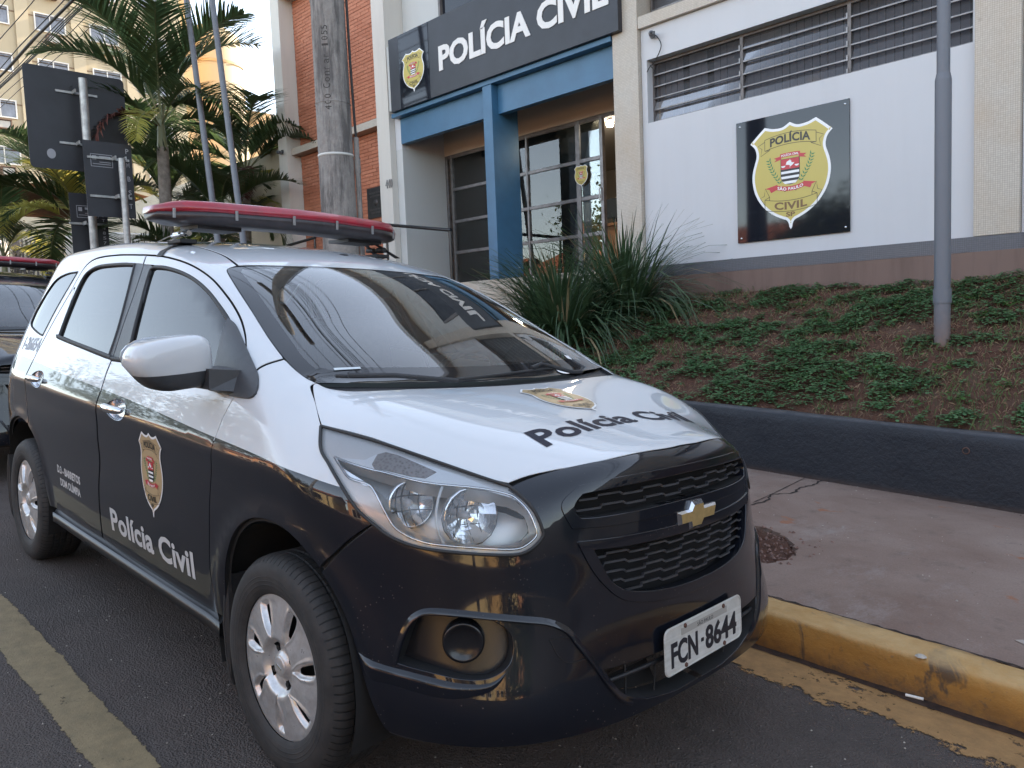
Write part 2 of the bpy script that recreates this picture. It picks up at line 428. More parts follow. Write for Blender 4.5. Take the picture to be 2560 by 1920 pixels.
HT=Tab([.9,.75,.65,.58,.5,.4,.25,.1,-.05,-.4,-2.0],[0,.2,.35,.5,.6,.7,.8,.9],[
 [.935,.915,.85,.70,.60,.50,.40,.3],
 [.966,.954,.915,.82,.75,.68,.60,.5],
 [.984,.973,.944,.868,.805,.74,.66,.56],
 [.997,.986,.961,.900,.848,.785,.71,.61],
 [1.010,1.003,.985,.952,.922,.862,.785,.68],
 [1.028,1.024,1.016,1.000,.985,.940,.862,.76],
 [1.053,1.053,1.052,1.048,1.040,1.004,.932,.83],
 [1.078,1.080,1.082,1.080,1.076,1.047,.978,.87],
 [1.092,1.095,1.098,1.099,1.098,1.080,1.02,.93],
 [1.10,1.11,1.115,1.12,1.12,1.11,1.07,1.0],
 [1.10,1.11,1.115,1.12,1.12,1.11,1.07,1.0]])
Gc=Spl([.6,.2,.06,-.1,-.4,-.8,-1.0,-1.25,-1.6,-2.0,-2.4,-2.8,-3.1,-3.4,-3.7],
       [.74,.985,1.066,1.160,1.308,1.487,1.549,1.594,1.628,1.646,1.646,1.632,1.606,1.54,1.44])
Gk=Spl([.2,-.07,-.88,-1.3,-2.2,-3.2],[.10,.108,.155,.13,.10,.12])
def ring(x,y,z):
    n=Nz(z); W=Wz(z); x0=.1; x1=-2.7
    W=W*(1-.010*sstep(-1.6,-3.0,x)*1.0)
    L=np.maximum(Lz(z)-x0,.05); Rr=np.maximum(x1-Rz(z),.05)
    u=np.abs(y)/W; f=np.maximum(x-x0,0)/L; r=np.maximum(x1-x,0)/Rr
    rho=np.where(r>0,(u**2.6+r**2.6)**(1/2.6),(u**n+f**n)**(1/n))
    return (rho-1)*np.where(x>x0,.75,.8)
HC=[1.03589,-0.04531,0.07003,-0.17009,-0.07952,-0.16427,-0.27088,0.27373,0.00324,-0.04764,-0.90664,0.77436,0.01034,0.09319,-0.30260,0.19061,-0.01344,-0.00307,0.55298,-0.45053]
def HP(x,y):
    x,y=np.broadcast_arrays(x,y); u=np.clip((x-.35)/.45,-1.3,1.15); v=(np.minimum(np.abs(y),.9)/.8)**2; r=0
    for i in range(5):
        for j in range(4): r=r+HC[i*4+j]*u**i*v**j
    return r
def top(x,y):
    ax=np.abs(y); wb=sstep(-.22,-.03,x); h=HT(x,y)*(1-wb)+HP(x,y)*wb
    g=Gc(x)-Gk(x)*ax*ax-.25*np.maximum(ax-.45,0)**2
    return smax(h,g,.02)
def F(x,y,z):
    x,y,z=np.broadcast_arrays(*(np.asarray(v,float) for v in (x,y,z)))
    return smax(ring(x,y,z),(z-top(x,y))*.9,.07)

# =====================================================================
#  POLICE CAR  (car frame: x forward from the front axle, y left, z up)
# =====================================================================
def bodyF(x, y, z):
    d = .010 * np.exp(-((z - (.905 - .028 * (x + 1))) / .050) ** 2) * sstep(.45, -.1, x) * sstep(-3.1, -2.7, x)          # shoulder line
    d = d - .009 * np.exp(-((z - (.70 + .03 * (x + 1.3))) / .085) ** 2 - ((x + 1.35) / .55) ** 2)                         # door hollow
    for cx in (.03, -2.62):
        r = np.sqrt((x - cx) ** 2 + (z - .335) ** 2); d = d + .010 * np.exp(-((r - .405) / .040) ** 2)                  # arch lips
    f = F(x, np.abs(y) - d * sstep(.45, .7, np.abs(y)), z)
    return f
def bnorm(P, e=.004):
    x, y, z = P.T
    g = np.stack([bodyF(x + e, y, z) - bodyF(x - e, y, z), bodyF(x, y + e, z) - bodyF(x, y - e, z), bodyF(x, y, z + e) - bodyF(x, y, z - e)], 1)
    return g / np.linalg.norm(g, axis=1)[:, None]
def broot(O, D, t0=0.0, t1=2.2, n=150, off=0.0):
    """first hit of rays with the body surface shrunk by off"""
    ts = np.linspace(t0, t1, n); g = lambda q: bodyF(*q.T) + off
    prev = g(O + D * t0); lo = np.full(len(O), np.nan)
    for i in range(1, n):
        cur = g(O + D * ts[i]); m = np.isnan(lo) & (prev > 0) & (cur <= 0); lo[m] = ts[i - 1]; prev = cur
        if not np.isnan(lo).any(): break
    bad = np.isnan(lo); a = np.where(bad, 0, lo); b = a + (ts[1] - ts[0])
    for _ in range(22):
        c = (a + b) / 2; s_ = g(O + D * c[:, None]) > 0; a = np.where(s_, c, a); b = np.where(s_, b, c)
    return O + D * a[:, None], ~bad
class Chart:
    """flat drawing board looking at the body along -d"""
    def __init__(s, d, up=(0, 0, 1), dist=1.6, centre=(-1, 0, .8)):
        s.d = np.array(d, float); s.d /= np.linalg.norm(s.d)
        s.u = np.cross(up, s.d); s.u /= np.linalg.norm(s.u); s.v = np.cross(s.d, s.u); s.c = np.array(centre, float); s.dist = dist
    def to2(s, P): P = np.asarray(P, float) - s.c; return np.stack([P @ s.u, P @ s.v], 1)
    def to3(s, Q, off=0.0):
        O = s.c + Q[:, :1] * s.u + Q[:, 1:2] * s.v + s.d * s.dist
        P, ok = broot(O, np.repeat(-s.d[None], len(O), 0), t1=3.2, n=200); N_ = bnorm(P)
        return P - N_ * off, N_, ok
SIDE = Chart((0, -1, 0), centre=(-1, -.8, .8), dist=.5); SIDEUP = Chart((0, -.82, .57), centre=(-1, -.8, .9), dist=.7)
TOP = Chart((.18, 0, 1), up=(-1, 0, 0), centre=(-.5, 0, 1.2), dist=.9); DIAG = Chart((.72, -.69, .04), centre=(.5, -.5, .6), dist=.7)
HLC = Chart((.62, -.62, .5), centre=(.4, -.7, .85), dist=.5); FRONT = Chart((1, 0, .03), centre=(.8, 0, .7), dist=.5)
REAR = Chart((-1, 0, .05), centre=(-3.3, 0, .9), dist=.8)

def panel(chart, outline3, holes3=(), step=.03, off=0.0, lip=.014, flange=.012, split=None, lipmat=None, edge=.012, holelip=None, depthf=None, gap=None):
    """trimmed piece of the body surface -> dict(verts, faces, mats, normals)"""
    o2 = chart.to2(outline3); gap = (.0032 if flange else 0) if gap is None else gap
    o2 = resample(o2, edge)
    if gap:      # leave a narrow joint to the neighbouring panels
        tg_ = np.roll(o2, -1, 0) - np.roll(o2, 1, 0); tg_ /= np.maximum(np.linalg.norm(tg_, axis=1), 1e-9)[:, None]
        ar_ = np.sum(o2[:, 0] * np.roll(o2[:, 1], -1) - o2[:, 1] * np.roll(o2[:, 0], -1)); o2 = o2 + np.stack([-tg_[:, 1], tg_[:, 0]], 1) * (gap if ar_ > 0 else -gap)
    h2 = [resample(chart.to2(h), edge) for h in holes3]
    lines = [resample(chart.to2(split[0]), edge, False)] if split is not None else []
    V2, T = tri2d(o2, h2, step, lines)
    P, N_, ok = chart.to3(V2, 0)
    d = off if depthf is None else off + depthf(P)
    P = P - N_ * (np.asarray(d)[..., None] if np.ndim(d) else d)
    T = T[ok[T].all(1)]
    mi = np.zeros(len(T), int)
    if split is not None: mi = split[1](P[T].mean(1)).astype(int)
    V = [P]; NN = [N_]; FF = [tuple(t) for t in T]; MI = list(mi); base = len(P)
    if lip:
        for k, L in enumerate([o2] + h2):
            P0, N0, ok0 = chart.to3(L, 0)
            if not ok0.all(): continue
            P0 = P0 - N0 * off if depthf is None else P0 - N0 * (off + depthf(P0))[:, None]
            tn = np.roll(P0, -1, 0) - np.roll(P0, 1, 0); tn /= np.maximum(np.linalg.norm(tn, axis=1), 1e-9)[:, None]
            out = np.cross(tn, N0)
            A = .5 * np.sum(L[:, 0] * np.roll(L[:, 1], -1) - L[:, 1] * np.roll(L[:, 0], -1)); sg = 1 if A > 0 else -1
            if k > 0: sg = -sg
            out = out * sg; lp = lip if k == 0 or holelip is None else holelip
            n = len(L); rr = .0014 if k == 0 else .0025
            bn = out * .8 + N0 * .6
            rings = [(P0, N0), (P0 + out * rr * .7 - N0 * rr * .5, bn / np.linalg.norm(bn, axis=1)[:, None]), (P0 + out * rr - N0 * rr * 1.6, out), (P0 + out * rr - N0 * lp, out)]
            if flange and k == 0: rings += [(P0 + out * rr - N0 * lp, N0), (P0 + out * flange - N0 * (lp + .001), N0)]
            for q, (pp, nn) in enumerate(rings): V.append(pp); NN.append(nn)
            lm = (mi_at(split, P0) if split is not None else np.zeros(n, int))
            for q in range(len(rings) - 1):
                if q == 3: continue
                for i in range(n):
                    j = (i + 1) % n; a, b = base + q * n, base + (q + 1) * n
                    f = (a + i, b + i, b + j, a + j) if sg > 0 else (a + i, a + j, b + j, b + i)
                    FF.append(f); MI.append(int(lm[i]) if (q < 2 or lipmat is None) else lipmat)
            base += len(rings) * n
    return dict(v=np.vstack(V), f=FF, m=MI, n=np.vstack(NN), np=len(P))
def mi_at(split, P): return split[1](P).astype(int)
def flip(d):
    return dict(v=d['v'] * [1, -1, 1], f=[tuple(reversed(f)) for f in d['f']], m=d['m'], n=d['n'] * [1, -1, 1])
def join(*D):
    v = []; f = []; m = []; n = []; o = 0
    for d in D:
        v.append(d['v']); n.append(d['n']); f += [tuple(i + o for i in q) for q in d['f']]; m += list(d['m']); o += len(d['v'])
    return dict(v=np.vstack(v), f=f, m=m, n=np.vstack(n))
def pmesh(name, d, mats):
    me = bpy.data.meshes.new(name); me.from_pydata([tuple(p) for p in d['v']], [], d['f'])
    for m in (mats if isinstance(mats, (list, tuple)) else [mats]): me.materials.append(m)
    me.polygons.foreach_set('material_index', d['m']); me.polygons.foreach_set('use_smooth', [True] * len(d['f']))
    me.update(); me.normals_split_custom_set_from_vertices([tuple(x) for x in d['n']])
    return me
def pobj(name, d, mats, parent, **t): return put(name, pmesh(name, d, mats), parent, **t)
def onbody(chart, P, off=0.0):
    """3D points pushed along the chart onto the surface, raised by -off"""
    Q, N_, ok = chart.to3(chart.to2(P), off); return Q

# --- measured outlines (metres) ---
def A3(s): return np.array([[float(v) for v in p.split(',')] for p in s.split()])
BWL = A3('-3.6,0,1.075 -2.83,0,1.054 -2.406,0,1.034 -1.997,0,1.011 -1.426,0,.986 -.83,0,.955 -.404,0,.928 -.092,0,.911 .188,0,.886 .293,0,.874 .5,0,.85')
_bw = Spl(BWL[:, 0], BWL[:, 2])
def black(P): return P[:, 2] < _bw(P[:, 0])
VERT = Chart((0, 0, 1), up=(-1, 0, 0), centre=(-.5, 0, 1.2), dist=.9)
def bwline(x0, x1):
    x = np.linspace(x0, x1, 60); return onbody(SIDE, np.stack([x, 0 * x - .86, _bw(x)], 1))
doorF_arc = A3('-.262,-.80,1.085 -.300,-.78,1.13 -.378,-.746,1.197 -.452,-.717,1.245 -.548,-.689,1.297 -.682,-.665,1.359 -.857,-.645,1.427 -1.07,-.634,1.482 -1.331,-.623,1.520 -1.538,-.618,1.535')
bseam = A3('-1.538,-.618,1.535 -1.507,-.661,1.440 -1.465,-.731,1.281 -1.430,-.785,1.159 -1.420,-.83,1.05 -1.416,-.85,.95 -1.420,-.867,.80 -1.438,-.863,.627 -1.468,-.846,.45 -1.485,-.84,.352')
fseam = A3('-.385,-.83,.345 -.420,-.852,.476 -.402,-.867,.62 -.386,-.867,.725 -.360,-.867,.85 -.335,-.849,.974 -.292,-.822,1.06')
rdtop = A3('-1.546,-.618,1.536 -1.872,-.612,1.549 -2.10,-.611,1.549 -2.235,-.614,1.538 -2.315,-.628,1.505 -2.352,-.652,1.445 -2.378,-.69,1.36')
rdrear = A3('-2.378,-.69,1.36 -2.425,-.74,1.24 -2.475,-.79,1.12 -2.508,-.83,1.0 -2.512,-.853,.92 -2.485,-.862,.808 -2.452,-.86,.742')
ARCH = lambda cx, cz, r, a0, a1, n=26: np.array([[cx + r * math.cos(a), -.86, cz + r * math.sin(a)] for a in np.radians(np.linspace(a0, a1, n))])
archF = A3('-.330,-.84,.345 -.318,-.85,.43 -.297,-.854,.51 -.262,-.859,.58 -.205,-.864,.652 -.130,-.866,.703 -.042,-.867,.728 .058,-.867,.732 .141,-.866,.714 .204,-.861,.685 .248,-.854,.655')
archFb = A3('.248,-.854,.655 .298,-.843,.600 .341,-.834,.534 .370,-.828,.462 .405,-.819,.380 .432,-.807,.327 .458,-.797,.300')
archR = A3('-2.215,-.84,.355 -2.245,-.85,.50 -2.292,-.86,.612 -2.369,-.861,.680 -2.452,-.861,.722 -2.56,-.861,.738 -2.66,-.861,.736 -2.78,-.856,.700 -2.88,-.85,.63 -2.955,-.84,.53 -2.99,-.83,.40')
hl_out = A3('.102,-.770,1.003 .161,-.806,.953 .219,-.818,.922 .293,-.825,.874 .347,-.818,.828 .394,-.801,.796 .436,-.781,.770 .486,-.751,.753 .540,-.708,.744 .606,-.640,.737 .655,-.572,.733 .676,-.537,.745 .687,-.507,.772 .682,-.505,.794 .662,-.512,.833 .627,-.519,.862 .587,-.527,.883')
hl_top = A3('.587,-.527,.883 .509,-.593,.917 .389,-.678,.959 .264,-.728,.983 .180,-.752,.994 .102,-.770,1.003')
hoodside = A3('.110,-.772,1.000 .068,-.756,1.023 .005,-.729,1.055 -.071,-.692,1.088 -.083,-.672,1.096')
wsL = A3('-.083,-.666,1.099 -.143,-.680,1.120 -.232,-.684,1.159 -.374,-.669,1.226 -.560,-.637,1.317 -.751,-.602,1.406 -.867,-.574,1.456 -.893,-.553,1.470')
WSF = crom(wsL, 8)
ditch = A3('-.903,-.520,1.480 -1.041,-.505,1.521 -1.226,-.498,1.557 -1.488,-.492,1.590 -1.9,-.49,1.61 -2.4,-.49,1.61 -2.9,-.485,1.58 -3.13,-.475,1.55')
hoodfront = A3('.753,0,.954 .752,-.08,.953 .737,-.181,.952 .715,-.27,.944 .684,-.346,.935 .640,-.415,.919 .606,-.475,.902 .587,-.524,.884')
hoodrear = A3('-.083,-.672,1.096 -.03,-.655,1.09 .035,-.60,1.083 .075,-.50,1.08 .095,-.30,1.08 .103,-.10,1.08 .104,0,1.08')

def build_car(root, PW, PB, second=False):
    """all body parts of the car under root; PW upper paint, PB lower paint"""
    mats = [PW, PB]; both = lambda f: (f, flip(f))
    def pair(name, d, m=mats, **t):
        a = pobj(name, d, m, root, **t); b = pobj(name, flip(d), m, root, **t); return a, b
    sp = lambda a, b: (bwline(a, b), black)
    cup = lambda x0, z0: np.array([[x0 + .105 * math.cos(t), -.86, z0 + (.040 + .006 * math.cos(t)) * math.sin(t)] for t in np.linspace(0, 2 * math.pi, 28, False)])
    # fender
    o = segs(fseam[::1], np.array([fseam[-1], [-.250, -.80, 1.080], [-.240, -.79, 1.10], [-.252, -.775, 1.131], [-.244, -.686, 1.163]]), WSF[WSF[:, 0] > -.243][::-1], np.array([wsL[0], hoodside[-1]]), hoodside[::-1], hl_out[:6], np.array([hl_out[5], [.32, -.835, .735], archF[-1]]), archF[::-1], np.array([archF[0], fseam[0]]))
    pair('fender', panel(SIDEUP, o, step=.03, split=sp(-.5, .31), lipmat=2), mats + [M_DARK])
    # front door: lower skin + window frame
    belt1 = A3('-1.420,-.80,1.098 -1.25,-.80,1.098 -1.05,-.81,1.088 -.75,-.815,1.076 -.47,-.82,1.064 -.292,-.822,1.06')
    low = segs(bseam[-1:4:-1], np.array([bseam[5], belt1[0]]), belt1, fseam[::-1], np.array([fseam[0], [-.9, -.836, .338], bseam[-1]]))
    d1 = panel(SIDE, low, [cup(-1.205, .925)], step=.03, split=sp(-1.6, -.2), lipmat=2)
    winF = A3('-1.520,-.637,1.494 -1.434,-.646,1.494 -1.389,-.645,1.489 -1.270,-.647,1.482 -1.100,-.656,1.459 -.947,-.668,1.428 -.802,-.684,1.386 -.672,-.702,1.336 -.557,-.721,1.286 -.49,-.74,1.245 -.40,-.76,1.175 -.335,-.78,1.12')
    up = segs(doorF_arc, np.array([doorF_arc[-1], winF[0]]), winF, np.array([winF[-1], doorF_arc[0]]))
    d2 = panel(SIDEUP, up, step=.03, lipmat=2)
    fd = pair('front_door', join(d1, d2), mats + [M_DARK])
    # rear door
    belt2 = A3('-2.262,-.778,1.160 -2.1,-.785,1.147 -1.832,-.794,1.129 -1.6,-.80,1.113 -1.432,-.80,1.101')
    bs2 = bseam + [-.010, 0, 0]
    lowr = segs(archR[:5], rdrear[::-1], np.array([rdrear[0], [-2.335, -.66, 1.40], [-2.30, -.70, 1.33], [-2.275, -.745, 1.24], belt2[0]]), belt2, bs2[4:], np.array([bs2[-1], [-1.9, -.836, .350], archR[0]]))
    d1 = panel(SIDE, lowr, [cup(-2.325, .960)], step=.03, split=sp(-2.6, -1.35), lipmat=2)
    winR = A3('-2.30,-.70,1.33 -2.297,-.68,1.39 -2.275,-.655,1.455 -2.235,-.643,1.488 -2.160,-.634,1.507 -2.04,-.632,1.514 -1.8,-.632,1.512 -1.651,-.635,1.505 -1.534,-.637,1.497')
    upr = segs(rdtop[::-1], np.array([rdtop[0], winR[-1]]), winR[::-1], np.array([winR[0], [-2.335, -.66, 1.40], rdtop[-1]]))
    d2 = panel(SIDEUP, upr, step=.03, lipmat=2)
    rd = pair('rear_door', join(d1, d2), mats + [M_DARK])
    # body side: pillar, cant rail, quarter
    qg = segs(A3('-2.40,-.645,1.490 -2.574,-.645,1.482 -2.72,-.66,1.455 -2.80,-.69,1.39 -2.845,-.72,1.30 -2.85,-.74,1.24 -2.825,-.755,1.212 -2.749,-.765,1.195 -2.62,-.775,1.175 -2.52,-.78,1.165'), A3('-2.52,-.78,1.165 -2.50,-.75,1.22 -2.47,-.70,1.33 -2.43,-.665,1.42 -2.40,-.645,1.490'))
    dz = np.array([-.006, 0, .006])
    rail = segs(doorF_arc[1:] + dz, rdtop[1:] + dz, np.array([rdtop[-1] + dz, rdtop[-1] + [-.010, 0, 0]]), (rdrear + [-.009, 0, 0]), (archR[4:] + [-.004, 0, 0]), A3('-2.99,-.83,.40 -3.0,-.82,.33 -3.15,-.80,.33'), A3('-3.15,-.80,.33 -3.17,-.78,.6 -3.17,-.78,.9 -3.16,-.76,1.05 -3.13,-.72,1.2 -3.10,-.66,1.35 -3.09,-.58,1.48 -3.13,-.475,1.55'), ditch[::-1], np.array([ditch[0], wsL[-1]]), WSF[WSF[:, 0] < -.252][::-1], np.array([[-.250, -.686, 1.167], [-.258, -.775, 1.135], [-.245, -.79, 1.10], doorF_arc[0] + [.004, 0, 0], doorF_arc[1] + dz]))
    pair('body_side', panel(SIDEUP, rail, [qg], step=.03, split=sp(-3.4, -2.35), lipmat=2), mats + [M_DARK])
    pair('quarter_window', panel(SIDEUP, qg, step=.05, off=.003, lip=0), [M_TINT])
    # tailgate and rear bumper
    tg = np.vstack([A3('-3.2,-.70,.62 -3.2,-.74,.9 -3.15,-.72,1.1 -3.08,-.62,1.38 -3.13,-.47,1.54'), A3('-3.13,-.47,1.54 -3.13,.47,1.54'), A3('-3.08,.62,1.38 -3.15,.72,1.1 -3.2,.74,.9 -3.2,.70,.62')])
    rwin = A3('-3.3,-.56,1.08 -3.3,-.50,1.42 -3.3,.50,1.42 -3.3,.56,1.08')
    pobj('tailgate', panel(REAR, tg, [rwin], step=.05, split=(A3('-3.4,-.9,1.07 -3.4,.9,1.07'), lambda P: P[:, 2] < 1.07)), mats, root)
    pobj('rear_window', panel(REAR, rwin, step=.08, off=.003, lip=0), [M_TINT], root)
    rb = A3('-3.1,-.78,.32 -3.1,-.80,.61 -3.1,.80,.61 -3.1,.78,.32')
    pobj('rear_bumper', panel(REAR, rb, step=.05), [PB], root)
    # roof
    rf = segs(ditch, np.array([ditch[-1], [-3.13, 0, 1.57], ditch[-1] * [1, -1, 1]]), (ditch * [1, -1, 1])[::-1], A3('-.903,.520,1.480 -.84,.30,1.49 -.812,0,1.493 -.84,-.30,1.49 -.903,-.520,1.480'))
    rf = rf * [1, .988, 1]
    pobj('roof', panel(TOP, rf, step=.04, lipmat=1), [PW, M_DARK], root)
    # hood
    hf = np.vstack([hoodfront[::-1], (hoodfront * [1, -1, 1])[1:]])
    hr = np.vstack([hoodrear, (hoodrear * [1, -1, 1])[-2::-1]])
    half = lambda P: P * [1, -1, 1]
    ho = segs(hf, half(hl_top), half(hoodside), hr[::-1], hoodside[::-1], hl_top[::-1])
    ho = ho + np.array([-.002, 0, .002])
    pobj('hood', panel(TOP, ho, step=.03, lipmat=1), [PW, M_DARK], root)
    # windshield
    wt = A3('-.893,-.553,1.470 -.885,-.50,1.474 -.838,-.307,1.486 -.806,0,1.489 -.838,.307,1.486 -.885,.50,1.474 -.893,.553,1.470')
    wb = A3('-.083,.666,1.099 -.04,.55,1.11 .005,.35,1.11 .035,0,1.11 .005,-.35,1.11 -.04,-.55,1.11 -.083,-.666,1.099')
    wo_ = segs(wsL, wt, half(wsL)[::-1], wb)
    c_ = wo_.mean(0)
    def frit(P):
        x, y = P[:, 0], np.abs(P[:, 1]); e = .672 - .128 * (-x - .1) / .8
        return (y > e - .018 - .035 * sstep(-.25, -.05, x)) | (x < -.80 - .06 * (y / .55) ** 2 + .0) | (x > -.055 - .09 * (y / .6) ** 2)
    fl = []
    for sgn in (-1, 1):
        xs = np.linspace(-.84, -.16, 24); e = .672 - .128 * (-xs - .1) / .8
        fl.append(np.stack([xs, sgn * (e - .018 - .035 * sstep(-.25, -.05, xs)), 0 * xs + 1.3], 1))
    ysr = np.linspace(-.50, .50, 24)
    fl2 = [np.stack([-.80 - .06 * (ysr / .55) ** 2, ysr, 0 * ysr + 1.48], 1), np.stack([-.055 - .09 * (ysr / .6) ** 2, ysr, 0 * ysr + 1.1], 1)]
    o2 = wo_
    V2, T = tri2d(resample(TOP.to2(o2), .012), (), .03, [resample(TOP.to2(onbody(VERT, l)), .012, False) for l in fl + fl2])
    P, Nn, ok = TOP.to3(V2, .002)
    pobj('windshield', dict(v=P, f=[tuple(t) for t in T], m=list(frit(P[T].mean(1)).astype(int)), n=Nn), [M_WS, M_FRIT], root)
    # cowl: black plastic between glass and hood
    cw = segs(hr, np.vstack([wb])[::1])
    pobj('cowl', panel(TOP, cw, step=.03, off=.016, lip=.02, flange=0), [M_PLAST], root)
    # front bumper (half + mirror)
    zc = np.linspace(.287, .9525, 40); cl_ = onbody(FRONT, np.stack([0 * zc + .8, 0 * zc, zc], 1))
    bo = segs(hoodfront, hl_out[:4:-1], np.array([hl_out[5], [.32, -.835, .728], archFb[0]]), archFb, A3('.458,-.797,.300 .507,-.776,.294 .66,-.681,.295 .777,-.491,.297 .821,-.27,.294 .830,-.10,.289 .83,0,.286'), cl_)
    bo[:, 2] -= .001 * (bo[:, 1] < -.02)
    UG = A3('.722,-.408,.808 .716,-.424,.823 .713,-.424,.843 .716,-.403,.864 .722,-.378,.873 .758,-.251,.883 .781,-.091,.890 .782,.05,.891 .79,.05,.812 .787,-.097,.812 .773,-.221,.809 .740,-.355,.806')
    LG = A3('.733,-.414,.743 .768,-.301,.742 .795,-.114,.741 .80,.05,.741 .82,.05,.575 .818,-.022,.572 .815,-.122,.575 .800,-.236,.588 .785,-.30,.605 .770,-.35,.64 .752,-.385,.69')
    LI = A3('.799,-.392,.437 .814,-.306,.434 .825,-.189,.432 .83,.05,.432 .83,.05,.303 .826,-.12,.303 .822,-.235,.318 .817,-.32,.345 .807,-.37,.395')
    FG = segs(A3('.474,-.800,.470 .483,-.789,.514 .495,-.774,.560 .513,-.759,.588 .540,-.737,.600 .591,-.694,.598 .640,-.635,.588'), A3('.640,-.635,.588 .672,-.60,.555 .687,-.60,.51 .687,-.62,.475 .666,-.662,.452 .62,-.705,.449 .56,-.745,.458 .51,-.776,.464 .474,-.800,.470'))
    def bulge(P):      # eyebrow and lower lip stand proud
        x, y, z = P.T; a = np.abs(y)
        return -.008 * np.exp(-((z - .300) / .018) ** 2) * sstep(.2, .5, x)
    b1 = panel(DIAG, bo, [UG, LG, LI, FG], step=.022, lipmat=1, holelip=.058, depthf=bulge, gap=0)
    keep = b1['v'][:, 1] < .0015
    ff = [(f, m) for f, m in zip(b1['f'], b1['m']) if all(keep[i] for i in f)]
    # drop the closing lip along the centre line
    ff = [(f, m) for f, m in ff if not (min(f) >= b1['np'] and any(abs(b1['v'][i, 1]) < .0045 for i in f)) and not (max(f) >= b1['np'] and sum(abs(b1['v'][i, 1]) < .0045 for i in f) > 1)]
    b1['f'] = [f for f, _ in ff]; b1['m'] = [m for _, m in ff]
    bump_o = pobj('front_bumper', join(b1, flip(b1)), [PB, M_DARK], root)
    # fog recess
    fgd = panel(DIAG, FG, step=.02, off=.056, lip=0)
    for d in both(fgd): pobj('fog_recess', d, [M_PLASTG], bump_o)
    fc = np.array([.585, -.672, .516])
    for sg in (1, -1):
        mb = MB(); R = Matrix.Translation((fc[0], fc[1] * sg, fc[2])) @ Vector((.72, -.69 * sg, 0)).to_track_quat('Z', 'Y').to_matrix().to_4x4()
        mb.revolve([(0, -.008), (.038, -.010), (.043, -.004), (.050, -.004), (.052, -.012), (.054, -.05)], n=36); mb.xf(R)
        mb.build('fog_light_blank', [M_PLASTG], bump_o, fix=True)
        P = onbody(DIAG, A3('.640,-.655,.500 .664,-.632,.487 .682,-.615,.470 .672,-.645,.455 .645,-.68,.449'), .012) * [1, sg, 1]
        Q = onbody(DIAG, A3('.628,-.665,.502 .650,-.645,.492 .672,-.63,.476 .662,-.66,.462 .64,-.69,.452'), .034) * [1, sg, 1]
        mb = MB(); mb.add(list(P) + list(Q), [(i, (i + 1) % 5, 5 + (i + 1) % 5, 5 + i) for i in range(5)], 0, True)
        bp = crom(A3('.470,-.802,.463 .478,-.793,.514 .490,-.778,.563 .508,-.762,.592 .538,-.739,.606 .591,-.694,.605 .640,-.640,.598 .687,-.578,.588 .722,-.515,.575 .748,-.470,.548 .765,-.445,.510 .786,-.412,.462 .806,-.378,.405 .818,-.33,.352 .824,-.27,.322'), 4)
        bp = onbody(DIAG, bp, .0); nb_ = bnorm(bp); tn_ = np.gradient(bp, axis=0); tn_ /= np.linalg.norm(tn_, axis=1)[:, None]
        dn = np.cross(nb_, tn_); n_ = len(bp); fade = np.array([math.sin(math.pi / 2 * min(1, i / 7)) * math.sin(math.pi / 2 * min(1, (n_ - 1 - i) / 9)) for i in range(n_)])[:, None]
        if dn[n_ // 3][2] > 0: dn = -dn
        R_s = [bp - dn * .006 - nb_ * .002, bp + dn * .004 + nb_ * .0035 * fade, bp + dn * .011 + nb_ * .0085 * fade, bp + dn * .014 + nb_ * .0075 * fade, bp + dn * .0145 - nb_ * .004, ]
        mb = MB(); mb.add(np.vstack(R_s) * [1, sg, 1], [(a * n_ + i, a * n_ + i + 1, (a + 1) * n_ + i + 1, (a + 1) * n_ + i) for a in range(4) for i in range(n_ - 1)], 0, True); mb.build('eyebrow_ledge', [PB], bump_o)
        lp = onbody(DIAG, crom(A3('.372,-.829,.474 .41,-.818,.467 .463,-.800,.460 .510,-.776,.456 .56,-.745,.450 .62,-.705,.442 .668,-.658,.444 .690,-.618,.470'), 5)); nl = bnorm(lp); tl = np.gradient(lp, axis=0); tl /= np.linalg.norm(tl, axis=1)[:, None]; dl = np.cross(nl, tl)
        if dl[5][2] > 0: dl = -dl
        n_ = len(lp); fade = np.array([math.sin(math.pi / 2 * min(1, i / 6)) * math.sin(math.pi / 2 * min(1, (n_ - 1 - i) / 16)) for i in range(n_)])[:, None]
        R_s = [lp - dl * .004 - nl * .003, lp + dl * .008 * fade + nl * .004 * fade, lp + dl * .014 * fade + nl * .0075 * fade, lp + dl * .020 * fade + nl * .007 * fade, lp + dl * (.002 + .045 * fade) - nl * .002]
        mb = MB(); mb.add(np.vstack(R_s) * [1, sg, 1], [(a * n_ + i, a * n_ + i + 1, (a + 1) * n_ + i + 1, (a + 1) * n_ + i) for a in range(4) for i in range(n_ - 1)], 0, True); mb.build('lower_ledge', [PB], bump_o)
        tc = onbody(DIAG, segs(A3('.728,-.520,.530 .755,-.460,.525 .772,-.435,.487 .781,-.421,.472'), A3('.781,-.421,.472 .762,-.481,.470 .747,-.505,.488 .728,-.520,.530')), -.001) * [1, sg, 1]
        MB().tube(np.vstack([tc, tc[:1]]), .0012, 5, cap=False).build('tow_cover', [M_DARK], bump_o)
    # grille: frames, dark back, wavy slats
    gr = MB().build if False else None
    g = empty('grille', parent=root)
    def full(H): return np.vstack([H[H[:, 1] < 0][::1], (H[H[:, 1] < 0] * [1, -1, 1])[::-1]])
